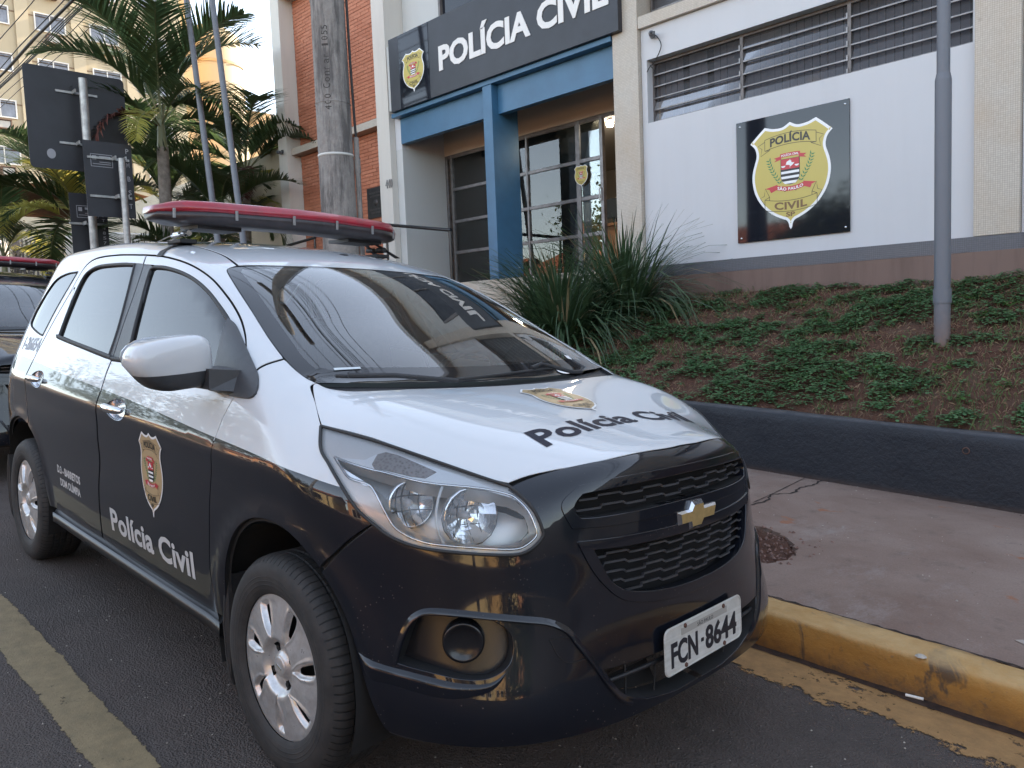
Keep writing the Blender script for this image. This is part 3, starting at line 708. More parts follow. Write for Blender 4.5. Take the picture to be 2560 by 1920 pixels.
    UGo = segs(A3('.717,-.433,.787 .703,-.449,.825 .699,-.449,.845 .700,-.436,.861 .708,-.402,.883 .715,-.382,.889 .748,-.283,.901 .776,-.111,.907 .780,0,.908'), A3('.780,0,.908 .776,.111,.907 .748,.283,.901 .715,.382,.889 .708,.402,.883 .700,.436,.861 .699,.449,.845 .703,.449,.825 .717,.433,.787'), A3('.717,.433,.787 .753,.328,.783 .78,.15,.784 .79,0,.784 .78,-.15,.784 .753,-.328,.783 .717,-.433,.787'))
    def cfull(H):
        a = [p for p in H if p[1] < .01]; return np.array(a)
    UGi = segs(A3('.785,0,.812 .787,-.097,.812 .773,-.221,.809 .740,-.355,.806 .722,-.408,.808'), A3('.722,-.408,.808 .716,-.421,.823 .713,-.420,.843 .716,-.401,.863 .722,-.378,.871 .758,-.251,.881 .781,-.091,.887 .782,0,.888'))
    UGi = np.vstack([UGi, (UGi * [1, -1, 1])[-2:0:-1]])
    LGi = segs(A3('.80,0,.726 .795,-.12,.726 .768,-.29,.727 .745,-.384,.730'), A3('.745,-.384,.730 .757,-.365,.69 .768,-.340,.645 .782,-.30,.615 .800,-.225,.597 .815,-.11,.586 .82,0,.583'))
    LGi = np.vstack([LGi, (LGi * [1, -1, 1])[-2:0:-1]])
    LGo = segs(A3('.80,0,.750 .795,-.12,.750 .765,-.31,.751 .731,-.424,.753'), A3('.731,-.424,.753 .748,-.396,.69 .764,-.362,.64 .782,-.31,.595 .800,-.235,.574 .815,-.122,.560 .82,0,.557'))
    LGo = np.vstack([LGo, (LGo * [1, -1, 1])[-2:0:-1]])
    pobj('grille_frame', panel(FRONT, UGo, [UGi], step=.02, off=-.0035, lip=.008, flange=0, edge=.01, holelip=.03), [PB], g)
    pobj('grille_frame', panel(FRONT, LGo, [LGi], step=.02, off=-.0045, lip=.008, flange=0, edge=.01, holelip=.03), [PB], g)
    for L in (UGo, LGo):
        pobj('grille_back', panel(FRONT, L, step=.05, off=.055, lip=0), [M_VOID], g)
    def slat(z0, ymax, k, rise):
        ys = np.arange(-ymax, ymax + .001, .004); P = np.stack([0 * ys + .8, ys, z0 + rise * (ys / .4) ** 2], 1)
        Q = onbody(FRONT, P, 0); Nn = bnorm(Q); tri = np.abs(((ys / .150 + k * .06) % 1) - .5) * 2
        stp = sstep(.46, .54, tri)
        zz = (.0060 * (stp - .5)); dd = .010 + .006 * stp; th = .0028
        rows = []
        for dx, dz in ((0, th), (0, -th), (.009, -th * .6), (.009, th * .6)):
            R = Q - Nn * (dd + dx)[:, None]; R[:, 2] += zz + dz; rows.append(R)
        n = len(ys); V = np.vstack(rows); Fc = []
        for a, b in ((0, 1), (1, 2), (2, 3), (3, 0)):
            Fc += [(a * n + i, a * n + i + 1, b * n + i + 1, b * n + i) for i in range(n - 1)]
        mb = MB(); mb.add(V, Fc, 0, False); return mb.build('slat', [M_SLAT], g)
    for i, (z, ym) in enumerate([(.8365, .418), (.862, .40)]): slat(z, ym, i, -.004)
    for i, (z, ym) in enumerate([(.707, .368), (.683, .355), (.659, .342), (.636, .322), (.613, .285)]): slat(z, ym, i, .004)
    # emblem: cross-shaped gold badge with bright rim
    def bow(sx, sz):
        a, b, c, h = .098, .042, .024, .040
        return [(-a + .012, -.0185), (-c - .009, -.0185), (-c - .004, -h), (c - .002, -h), (c + .010, -.0185), (a - .004, -.0185), (a + .004, .0185), (c + .009, .0185), (c + .004, h), (-c + .002, h), (-c - .010, .0185), (-a + .004, .0185)]
    e = MB(); ec = onbody(FRONT, np.array([[.79, -.004, .768]]))[0]
    B2 = bow(1, 1)
    def ring_(s, dx): return [(ec[0] + dx, ec[1] + p[0] * s[0], ec[2] + p[1] * s[1]) for p in B2]
    r0, r1, r2 = ring_((1.0, 1.0), -.02), ring_((1.0, 1.0), .008), ring_((.90, .74), .017)
    n = 12
    e.add(r0 + r1 + r2, [(i, (i + 1) % n, n + (i + 1) % n, n + i) for i in range(n)] + [(n + i, n + (i + 1) % n, 2 * n + (i + 1) % n, 2 * n + i) for i in range(n)], 0)
    e.add(r2, [tuple(range(n))], 1)
    eo = e.build('grille_emblem', [M_CHROME, M_GOLD], root, fix=True)
    # lower intake
    li = MB(); LIf = np.vstack([LI[LI[:, 1] < 0], (LI[LI[:, 1] < 0] * [1, -1, 1])[::-1]])
    it = pobj('lower_intake', panel(FRONT, LIf, step=.05, off=.06, lip=0), [M_VOID], root)
    q = onbody(FRONT, np.array([[.8, y, .398] for y in np.linspace(-.375, .375, 30)]), .018)
    MB().tube(q, .006, 6).build('intake_bar', [M_PLAST], it)
    for y in (-.30, -.18, .18, .30):
        q = onbody(FRONT, np.array([[.8, y, z] for z in np.linspace(.31, .43, 6)]), .024); MB().tube(q, .0028, 5).build('intake_strut', [M_PLAST], it)
    # air dam
    ad = A3('.455,-.795,.300 .455,-.786,.262 .476,-.771,.254 .52,-.752,.254 .62,-.70,.262 .70,-.62,.272 .76,-.52,.276 .80,-.35,.27 .82,-.1,.262 .82,0,.26')
    hi = A3('.455,-.795,.302 .458,-.795,.302 .476,-.785,.302 .52,-.765,.302 .62,-.70,.302 .70,-.62,.302 .76,-.52,.302 .80,-.35,.302 .82,-.1,.300 .82,0,.296')
    ad[:, 0] -= .035; ad[:, 1] *= .98; hi[:, 0] -= .03; hi[:, 1] *= .98
    a = np.vstack([ad, (ad * [1, -1, 1])[-2::-1]]); b = np.vstack([hi, (hi * [1, -1, 1])[-2::-1]]); n = len(a)
    MB().add(list(a) + list(b), [(i, i + 1, n + i + 1, n + i) for i in range(n - 1)], 0, True).build('air_dam', [M_PLAST], root)
    # side glass and trims
    gF = segs(A3('-1.269,-.799,1.103 -1.330,-.748,1.242 -1.398,-.684,1.386 -1.422,-.652,1.455 -1.420,-.647,1.474 -1.389,-.645,1.482'), A3('-1.389,-.645,1.482 -1.270,-.647,1.475 -1.100,-.656,1.453 -.947,-.668,1.422 -.802,-.684,1.380 -.672,-.702,1.330 -.557,-.721,1.279'), A3('-.557,-.721,1.279 -.50,-.77,1.17 -.475,-.80,1.08 -.475,-.80,1.068 -.75,-.815,1.078 -1.05,-.81,1.090 -1.269,-.799,1.103'))
    gR = segs(A3('-2.250,-.779,1.160 -2.285,-.694,1.345 -2.284,-.66,1.43 -2.255,-.645,1.474 -2.185,-.634,1.496 -2.064,-.633,1.506 -1.809,-.634,1.506 -1.635,-.637,1.500'), A3('-1.635,-.637,1.500 -1.566,-.693,1.365 -1.500,-.754,1.228 -1.478,-.793,1.105'), A3('-1.478,-.793,1.105 -1.832,-.794,1.130 -2.250,-.779,1.160'))
    for nm, L in (('front_side_window', gF), ('rear_side_window', gR)):
        pair(nm, panel(SIDE, L, step=.05, off=.009, lip=0), [M_TINT])
    def ribbon(c, w0, w1, off, nm, m):      # strip along c between widths
        pass
    # rubber seals round the glass
    for nm, L, hp in (('window_seal', gF, 0), ('window_seal', gR, 0)):
        P3, Nn, ok = SIDE.to3(resample(SIDE.to2(L), .02), .0055)
        q = np.vstack([P3, P3[:1]])
        for sg in (1, -1): MB().tube(q * [1, sg, 1], .0085, 6, cap=False).build(nm, [M_RUB], root)
    P3, Nn, ok = SIDEUP.to3(resample(SIDEUP.to2(qg), .02), .001); q = np.vstack([P3, P3[:1]])
    for sg in (1, -1): MB().tube(q * [1, sg, 1], .0045, 6, cap=False).build('window_seal', [M_RUB], root)
    # grey pillar trims
    pt1 = segs(A3('-1.425,-.80,1.10 -1.465,-.731,1.281 -1.505,-.661,1.440 -1.524,-.637,1.494'), A3('-1.524,-.637,1.494 -1.43,-.64,1.486 -1.412,-.66,1.44 -1.385,-.69,1.38 -1.335,-.75,1.245 -1.275,-.80,1.10 -1.425,-.80,1.10'))
    pt2 = segs(A3('-1.435,-.80,1.10 -1.475,-.731,1.281 -1.515,-.661,1.440 -1.533,-.637,1.497'), A3('-1.533,-.637,1.497 -1.640,-.637,1.503 -1.573,-.693,1.365 -1.507,-.754,1.228 -1.483,-.793,1.112 -1.435,-.80,1.10'))
    for L in (pt1, pt2): pair('pillar_trim', panel(SIDE, L, step=.03, off=.003, lip=.006, flange=0), [M_TRIM])
    pt3 = segs(A3('-2.265,-.778,1.162 -2.302,-.69,1.36 -2.300,-.67,1.41'), A3('-2.300,-.67,1.41 -2.289,-.68,1.39 -2.288,-.70,1.345 -2.25,-.779,1.160 -2.265,-.778,1.162'))
    pair('pillar_trim', panel(SIDE, pt3, step=.03, off=.003, lip=.005, flange=0), [M_RUB])
    # belt mouldings
    for c in (belt1[:5], belt2):
        q = crom(c, 6); P3, Nn, ok = SIDE.to3(SIDE.to2(q), 0)
        up_ = np.array([0, 0, 1.0]); V = []; 
        for P_, N1 in zip(P3, Nn):
            for du, dn in ((-.010, 0), (-.008, .005), (.008, .006), (.012, -.004)): V.append(P_ + N1 * dn + up_ * (du + .006))
        n = len(P3); Fc = [(i * 4 + k, i * 4 + k + 1, i * 4 + k + 5, i * 4 + k + 4) for i in range(n - 1) for k in range(3)]
        for sg in (1, -1): MB().add(np.array(V) * [1, sg, 1], Fc, 0, True).build('belt_moulding', [M_RUB], root)
    # door mirror with triangular foot
    tri = segs(A3('-.556,-.721,1.283 -.50,-.722,1.262 -.43,-.735,1.225 -.365,-.749,1.190 -.29,-.765,1.150 -.235,-.775,1.118 -.195,-.795,1.088 -.180,-.81,1.066'), A3('-.180,-.81,1.066 -.188,-.815,1.056 -.215,-.82,1.051 -.288,-.822,1.050 -.40,-.822,1.053 -.475,-.822,1.056'), A3('-.475,-.822,1.056 -.505,-.77,1.17 -.556,-.721,1.283'))
    for sg in (1, -1):
        if sg < 0: continue
        d = panel(SIDEUP, tri, step=.02, off=-.007, lip=.012, flange=0)
        mo = pobj('mirror_foot', d if sg > 0 else flip(d), [M_TRIM], root)
        me = mirror_mesh(sg, PW); mh = put('door_mirror', me, root)
        if sg < 0:      # the far mirror is folded back against the door
            H_ = Matrix.Translation((-.40, .86, 0)); mh.matrix_basis = H_ @ Matrix.Rotation(math.radians(84), 4, 'Z') @ H_.inverted()
        mg = MB(); c = Vector((-.508, -.975 * sg, 1.165))
        mg.prism([(c.x, c.y + .105 * math.cos(a), c.z + .062 * math.sin(a)) for a in np.linspace(0, 2 * math.pi, 20, False)], (.004, 0, 0)); mg.build('mirror_glass', [M_CHROME], mh)
    # door handles
    for (x0, z0, dn) in ((-1.205, .925, fd), (-2.325, .960, rd)):
        for sg, par in ((1, dn[0]), (-1, dn[1])):
            mb = MB(); c = np.array([[x0, -.86, z0]]); P3 = onbody(SIDE, c)[0]; th = np.linspace(0, 2 * math.pi, 28, False)
            pr = np.stack([x0 + .105 * np.cos(th), 0 * th - .86, z0 + (.040 + .006 * np.cos(th)) * np.sin(th)], 1)
            cup0 = onbody(SIDE, pr, -.001); cup1 = onbody(SIDE, (pr - [x0, 0, z0]) * [.82, 1, .72] + [x0, 0, z0], .022)
            n = len(th); mb.add(list(cup0) + list(cup1), [(i, (i + 1) % n, n + (i + 1) % n, n + i) for i in range(n)], 1, True); mb.add(cup1, [tuple(range(n))], 1)
            xs = np.linspace(-.10, .10, 15); rr = .016 * np.sqrt(np.maximum(1 - (xs / .104) ** 4, .02))
            bar = onbody(SIDE, np.stack([x0 + xs, 0 * xs - .86, z0 + .004 - 0 * xs], 1), 0); bar[:, 1] -= .012 + .014 * (1 - (xs / .1) ** 2)
            mb.tube(bar, list(rr), 12, 0)
            mb.v = [(p[0], p[1] * sg, p[2]) for p in mb.v]; mb.build('door_handle', [M_CHROME, M_CHROMED], par)
    # sill strip under the doors
    for sg in (1, -1):
        xs = np.linspace(-2.17, -.36, 30); c = onbody(SIDE, np.stack([xs, 0 * xs - .83, 0 * xs + .335], 1), .0); V = []
        prof = [(.020, .020), (.004, .012), (-.006, -.004), (-.012, .0), (-.012, -.045), (.03, -.075)]
        for p in c:
            for dn, dz_ in prof: V.append((p[0], (p[1] + dn) * sg, p[2] + dz_))
        k = len(prof); Fc = [(i * k + j, i * k + j + 1, (i + 1) * k + j + 1, (i + 1) * k + j) for i in range(len(c) - 1) for j in range(k - 1)]
        MB().add(V, Fc, 0, True).build('sill', [M_SILL], root)
    # wheels, arches, mud flaps
    wheel_proto = None
    for cx in (0, -2.62):
        for sg in (-1, 1):
            wo = empty('wheel', (cx, sg * .752, .312), root)
            if sg > 0: wo.rotation_euler = (0, 0, math.pi)
            wo.rotation_euler.rotate_axis('Y', [.31, 1.1, .5, .9][(cx < 0) * 2 + (sg > 0)])
            for nm, me in WHEEL.items():
                if nm == 'wheel_nut':
                    for q in WHEEL['nuts']: put(nm, me, wo, q)
                elif nm != 'nuts': put(nm, me, wo)
            mb = MB(); n = 20; r = .385; V = []
            for i in range(n + 1):
                a = math.radians(-20 + 220 * i / n)
                for yy in (.60, .845): V.append((cx + .0 + r * math.cos(a) * (1.0 if yy > .7 else .97), sg * yy, max(.335 + r * math.sin(a), .2)))
            mb.add(V, [(2 * i, 2 * i + 1, 2 * i + 3, 2 * i + 2) for i in range(n)], 0, True)
            mb.add([V[2 * i] for i in range(n + 1)], [tuple(range(n + 1))], 0)
            mb.build('wheel_liner', [M_LINER], root)
    for cx, x1 in ((0, -.335), (-2.62, -2.99)):
        for sg in (1, -1):
            mb = MB(); P = [(x1 + .012, -.848, .50), (x1 + .004, -.852, .44), (x1 - .004, -.853, .34), (x1 - .0, -.848, .24), (x1 + .012, -.842, .17), (x1 + .02, -.835, .145), (x1 + .03, -.76, .145), (x1 + .03, -.68, .16), (x1 + .028, -.66, .50)]
            mb.prism([(p[0], p[1] * sg, p[2]) for p in P], (.010, 0, 0)); mb.build('mud_flap', [M_PLAST], root, bevel=.003)
    # wipers
    wl = crom(A3('-.030,-.640,1.125 .000,-.60,1.124 .030,-.474,1.122 .06,-.40,1.117 .115,-.290,1.108'), 5)
    wr = crom(A3('.115,-.290,1.108 .085,-.10,1.112 .062,.10,1.118 .045,.22,1.118'), 5)
    for q, nm in ((wl, 'wiper'), (wr, 'wiper')):
        MB().tube(q, .006, 6).build(nm, [M_RUB], root)
    MB().tube(A3('.02,-.63,1.130 .07,-.50,1.128 .12,-.35,1.112 .125,-.30,1.105'), .008, 6).build('wiper_arm', [M_PLAST], root)
    MB().tube(A3('.06,.10,1.128 .05,.16,1.140 .075,.23,1.122 .085,.29,1.108 .07,.36,1.105'), .008, 6).build('wiper_arm', [M_PLAST], root)
    headlights(root, second)
    interior(root)
    light_bar(root)
    return fd, rd

def mirror_mesh(sg, PW):
    """door mirror: painted cap over a black lower shell with its arm"""
    mb = MB(); C_ = np.array([-.425, -.972, 1.158]); nu, nv = 40, 22; V = []
    for j in range(nv + 1):
        ph = -math.pi / 2 + math.pi * j / nv
        for i in range(nu):
            th = 2 * math.pi * i / nu; cu, su = math.cos(th), math.sin(th); cp, sp_ = math.cos(ph), math.sin(ph)
            e = lambda t, p: math.copysign(abs(t) ** p, t)
            x = .078 * e(cp, .34) * e(cu, .55); y = .120 * e(cp, .34) * e(su, .42); z = e(sp_, .45)
            z *= .072 if z > 0 else .090
            if z > 0: x *= 1 - .12 * (z / .07) ** 2; y *= 1 - .10 * (z / .07) ** 2
            else: y = y * (1 + .20 * z / .090) + (.030 * (-z / .082)); x *= 1 + .18 * z / .090
            if x < 0: x *= .9
            z *= 1 - .15 * max(0, -y / .118)
            V.append((C_[0] + x, C_[1] + y, C_[2] + z + .012 * (y / .118)))
    Fc = []; Mi = []
    for j in range(nv):
        for i in range(nu):
            Fc.append((j * nu + i, j * nu + (i + 1) % nu, (j + 1) * nu + (i + 1) % nu, (j + 1) * nu + i)); Mi.append(0 if j >= nv * .5 - 1 else 1)
    o = len(mb.v)
    for f, m in zip(Fc, Mi): pass
    mb.v += V; mb.f += Fc; mb.m += Mi; mb.s += [True] * len(Fc)
    arm = [(-.40, -.89, 1.095), (-.385, -.855, 1.092), (-.37, -.82, 1.090)]
    # arm: flattened block from shell to foot
    a0 = [(-.49, -.885, 1.070), (-.335, -.885, 1.072), (-.335, -.885, 1.135), (-.49, -.885, 1.135)]
    a1 = [(-.455, -.790, 1.064), (-.275, -.790, 1.064), (-.30, -.770, 1.128), (-.43, -.770, 1.135)]
    mb.add(a0 + a1, [(0, 1, 5, 4), (1, 2, 6, 5), (2, 3, 7, 6), (3, 0, 4, 7), (0, 3, 2, 1)], 1)
    mb.v = [(p[0], p[1] * sg, p[2]) for p in mb.v]
    me = mb.mesh('door_mirror', [PW, M_TRIM]); bm = bmesh.new(); bm.from_mesh(me); bmesh.ops.recalc_face_normals(bm, faces=bm.faces)
    bm.to_mesh(me); bm.free(); return me

def make_wheel():
    """tyre, rim dish, wheel cover (outer face towards -y)"""
    W = {}
    t = MB(); half = .0975
    prof = [(.205, -half + .006), (.214, -half - .002), (.240, -half - .008), (.270, -half - .008), (.292, -half - .002), (.305, -half + .010), (.3125, -half + .022), (.316, -half + .045)]
    prof2 = []
    for y in np.linspace(-half + .045, half - .045, 13):
        prof2.append((.3165, y))
    prof3 = [(r, -y) for r, y in prof[::-1]]
    # tread grooves
    pr = prof + [(.316 if abs(((y + .2) / .028) % 1 - .5) > .12 else .309, y) for _, y in [(0, v) for v in np.linspace(-half + .046, half - .046, 57)]] + prof3
    t.revolve(pr, axis='y', n=96)
    # shoulder blocks: small sipes cut as dark ribs
    W['tyre'] = t.mesh('tyre', [M_TYRE])
    rb = MB(); rb.revolve([(.203, -half + .012), (.196, -half + .03), (.185, -.03), (.18, 0), (.0, .0)], axis='y', n=48)
    W['rim'] = rb.mesh('rim', [M_STEEL])
    c = MB(); n = 7
    # cover: height field over the disc with seven paired spokes and slots
    nr, na = 34, 252; R0 = .205
    def h0(r): return -.086 - .018 * math.cos(min(r / R0, 1) * 1.45) + .024 * float(sstep(.088, .060, r)) * (1 - .45 * float(sstep(.040, .033, r)))
    def h(r, a):
        return h0(r)
    def hq(r, a):
        s = (a / (2 * math.pi) * n) % 1.0; k = abs(s - .5) * 2           # 0 mid-blade, 1 at gap
        y = -half + .004 + .012 * (1 - (r / R0) ** 2) * -1
        y = -.086 - .018 * math.cos(min(r / R0, 1) * 1.45)
        dish = .022 * max(0, 1 - (max(r - .05, 0) / .04)) if r < .09 else 0
        y += dish * (1 if r > .036 else .35)
        if .085 < r < .190:
            q = (r - .085) / .105
            y += .010 * max(0, 1 - abs(k - 1) / .30) * math.sin(math.pi * min(1, q * 1.1 + .05))   # valley between blades
            y -= .003 * max(0, 1 - abs(k - .52) / .10)
        return y
    V = []; rr = [R0 * (i / nr) ** .9 for i in range(1, nr + 1)]; per = na // n
    def sw(r): return .11 * sstep(.088, .125, r) * (1 - .25 * sstep(.16, .185, r)) + .012
    def ang(r, j):
        k, t = divmod(j, per); t /= per; w_ = float(sw(r))
        s = t / .36 * (.5 - w_) if t < .36 else ((t - .36) / .28 * 2 * w_ + .5 - w_ if t < .64 else (t - .64) / .36 * (.5 - w_) + .5 + w_)
        return 2 * math.pi * (k + s) / n
    for r in rr:
        for j in range(na):
            a = ang(r, j); tw = .14 * (r / R0); s_ = (a / (2 * math.pi) * n) % 1; w_ = float(sw(r)); y = h0(r)
            if .078 < r < .192:
                e0 = sstep(.078, .10, r) * (1 - sstep(.180, .192, r)); q = s_ - .5
                y += float(e0) * (.013 * max(0, 1 - max(0, abs(q) - w_) / .03) + .004 * math.exp(-((abs(q) - w_ - .07) / .03) ** 2) * -1)
                y += float(e0) * .005 * (s_ < .5 - w_) * (s_ / (.5 - w_))
            V.append((r * math.cos(a + tw), y, r * math.sin(a + tw)))
    Fc = []
    for i in range(nr - 1):
        rm = (rr[i] + rr[i + 1]) / 2
        for j in range(na):
            t = (j % per + .5) / per; k4 = ((ang(rm, j) / (2 * math.pi) * 4) % 1)
            slot = .112 < rm < .176 and .40 < t < .60
            nut = .043 < rm < .066 and abs(k4 - .5) < .13
            if not slot and not nut: Fc.append((i * na + j, i * na + (j + 1) % na, (i + 1) * na + (j + 1) % na, (i + 1) * na + j))
    c.v = V; c.f = Fc; c.m = [0] * len(Fc); c.s = [True] * len(Fc)
    c.add([V[j] for j in range(na)], [tuple(range(na))], 0)
    c.revolve([(R0, h(R0, 0)), (R0 + .003, h(R0, 0) + .004), (R0 + .003, h(R0, 0) + .02)], axis='y', n=96)
    me = c.mesh('wheel_cover', [M_COVER]); bm = bmesh.new(); bm.from_mesh(me); bmesh.ops.recalc_face_normals(bm, faces=bm.faces); bm.to_mesh(me); bm.free()
    if me.polygons[0].normal.y > 0: me.flip_normals()
    W['wheel_cover'] = me
    cap = MB(); cap.revolve([(.0, -.0935), (.026, -.0930), (.030, -.091), (.030, -.075)], axis='y', n=32)
    cap.prism([(-.014, -.0945, -.003), (.014, -.0945, -.003), (.014, -.0945, .003), (-.014, -.0945, .003)], (0, .002, 0), 1)
    W['centre_cap'] = cap.mesh('centre_cap', [M_COVER, M_CHROME])
    W['nuts'] = []
    for k in range(4):
        a = 2 * math.pi * (k + .5) / 4; W['nuts'].append((.053 * math.cos(a + .03), 0, .053 * math.sin(a + .03)))
    W['wheel_nut'] = MB().revolve([(0, -.083), (.008, -.083), (.009, -.07)], axis='y', n=6, smooth=False).mesh('wheel_nut', [M_STEEL])
    return W

def headlights(root, second):
    HO = segs(hl_out, hl_top[::-1][::-1])
    chrome = A3('.208,-.795,.935 .243,-.800,.917 .288,-.802,.893 .344,-.783,.883 .369,-.780,.866 .401,-.776,.826 .430,-.767,.788 .462,-.749,.767 .497,-.725,.755 .529,-.699,.750 .578,-.651,.746 .622,-.599,.742 .650,-.556,.740 .663,-.532,.750 .672,-.510,.771 .666,-.511,.794 .648,-.516,.828 .620,-.523,.852 .591,-.533,.865 .539,-.585,.881 .451,-.690,.896 .355,-.750,.914 .326,-.764,.917 .268,-.783,.925')
    lens = panel(HLC, HO, step=.025, off=.0, lip=.012, flange=0, edge=.01)
    inner = panel(HLC, HO, step=.03, off=.115, lip=0)
    # bezel between outline and chrome line, pushed in
    cl = chrome + 0
    wall = panel(HLC, HO, [cl], step=.04, off=.009, lip=.004, flange=0, edge=.01, holelip=.055)
    gas = []
    for sg in (1, -1):
        fl = (lambda d: d) if sg > 0 else flip
        h = pobj('headlight', fl(lens), [M_LENS, M_LENS], root)
        pobj('reflector_back', fl(inner), [M_LAMPIN], h)
        pobj('lamp_bezel', fl(wall), [M_BEZEL], h)
        q = HLC.to3(resample(HLC.to2(HO), .01), .0)[0]; q = np.vstack([q, q[:1]]) * [1, sg, 1]
        MB().tube(q, .0045, 6, cap=False).build('lamp_gasket', [M_RUB], h)
        q = HLC.to3(resample(HLC.to2(crom(np.vstack([cl, cl[:1]]), 4)), .01), .007)[0] * [1, sg, 1]
        MB().tube(q, .0035, 6, cap=False).build('chrome_rim', [M_CHROME], h)
        mx = Vector((.93, -.30 * sg, .12)).normalized()
        def bowl(c, r, depth, nm, rib=0, mat=M_REFL):
            mb = MB(); R = Matrix.Translation((c[0], c[1] * sg, c[2])) @ mx.to_track_quat('Z', 'Y').to_matrix().to_4x4()
            n = 48 if not rib else 16; nk = 12 if not rib else 7; rs = np.linspace(.12, 1, nk); V = []
            for k in rs:
                for i in range(n):
                    a = 2 * math.pi * i / n; st = (i % 2) * rib
                    V.append((r * k * math.cos(a), r * k * math.sin(a), -depth + depth * k * k + st * k * .5))
            mb.add(V, [(j * n + i, j * n + (i + 1) % n, (j + 1) * n + (i + 1) % n, (j + 1) * n + i) for j in range(nk - 1) for i in range(n)], 0, not rib)
            mb.revolve([(r, 0), (r + .004, .001), (r + .004, -.02)], n=n)
            mb.revolve([(0, -depth + .03), (.010, -depth + .026), (.012, -depth - .004)], n=16, mi=1)
            for u in (-.6, -.25, .12, .5):      # dark lines put in for the dark reflections between facets
                L_ = [(r * u, r * t_, -depth + depth * (u * u + t_ * t_) + .0012) for t_ in np.linspace(-math.sqrt(1 - u * u), math.sqrt(1 - u * u), 9)]; mb.tube(L_, .0013, 5, 2)
            for u in (-.35, .3):
                L_ = [(r * t_, r * u, -depth + depth * (u * u + t_ * t_) + .0012) for t_ in np.linspace(-math.sqrt(1 - u * u), math.sqrt(1 - u * u), 9)]; mb.tube(L_, .0012, 5, 2)
            mb.xf(R); mb.build(nm, [mat, M_GLASSB, M_FACET], h, fix=False)
        bowl((.530, -.602, .808), .070, .055, 'main_reflector', rib=.012)
        bowl((.415, -.700, .835), .056, .045, 'dipped_reflector', rib=.0)
        MB().tube(A3('.480,-.655,.886 .489,-.676,.858 .497,-.689,.830 .505,-.694,.805 .516,-.694,.776 .530,-.687,.751') * [1, sg, 1], .004, 6).build('lamp_divider', [M_WHITEP], h)
        tn = A3('.322,-.755,.929 .314,-.732,.950 .326,-.716,.956 .355,-.701,.952 .397,-.684,.941 .454,-.654,.920 .447,-.683,.907 .419,-.708,.910 .374,-.736,.918 .335,-.757,.921')
        pobj('turn_signal', fl(panel(HLC, tn, step=.015, off=.005, lip=.003, flange=0, edge=.008)), [M_TURN], h)
        ch = A3('.205,-.795,.936 .30,-.765,.945 .306,-.735,.952 .34,-.705,.957 .40,-.676,.944 .50,-.60,.912 .587,-.536,.870 .62,-.525,.853 .539,-.588,.879 .451,-.694,.894 .355,-.754,.911 .268,-.787,.922')
        pobj('upper_reflector', fl(panel(HLC, ch, [tn], step=.02, off=.0075, lip=0)), [M_REFL2], h)
        sl_ = A3('.215,-.797,.930 .262,-.795,.912 .330,-.780,.888 .352,-.775,.872 .338,-.792,.878 .285,-.805,.893 .24,-.804,.914')
        pobj('side_reflector', fl(panel(HLC, sl_, step=.02, off=.0065, lip=0)), [M_REFL], h)

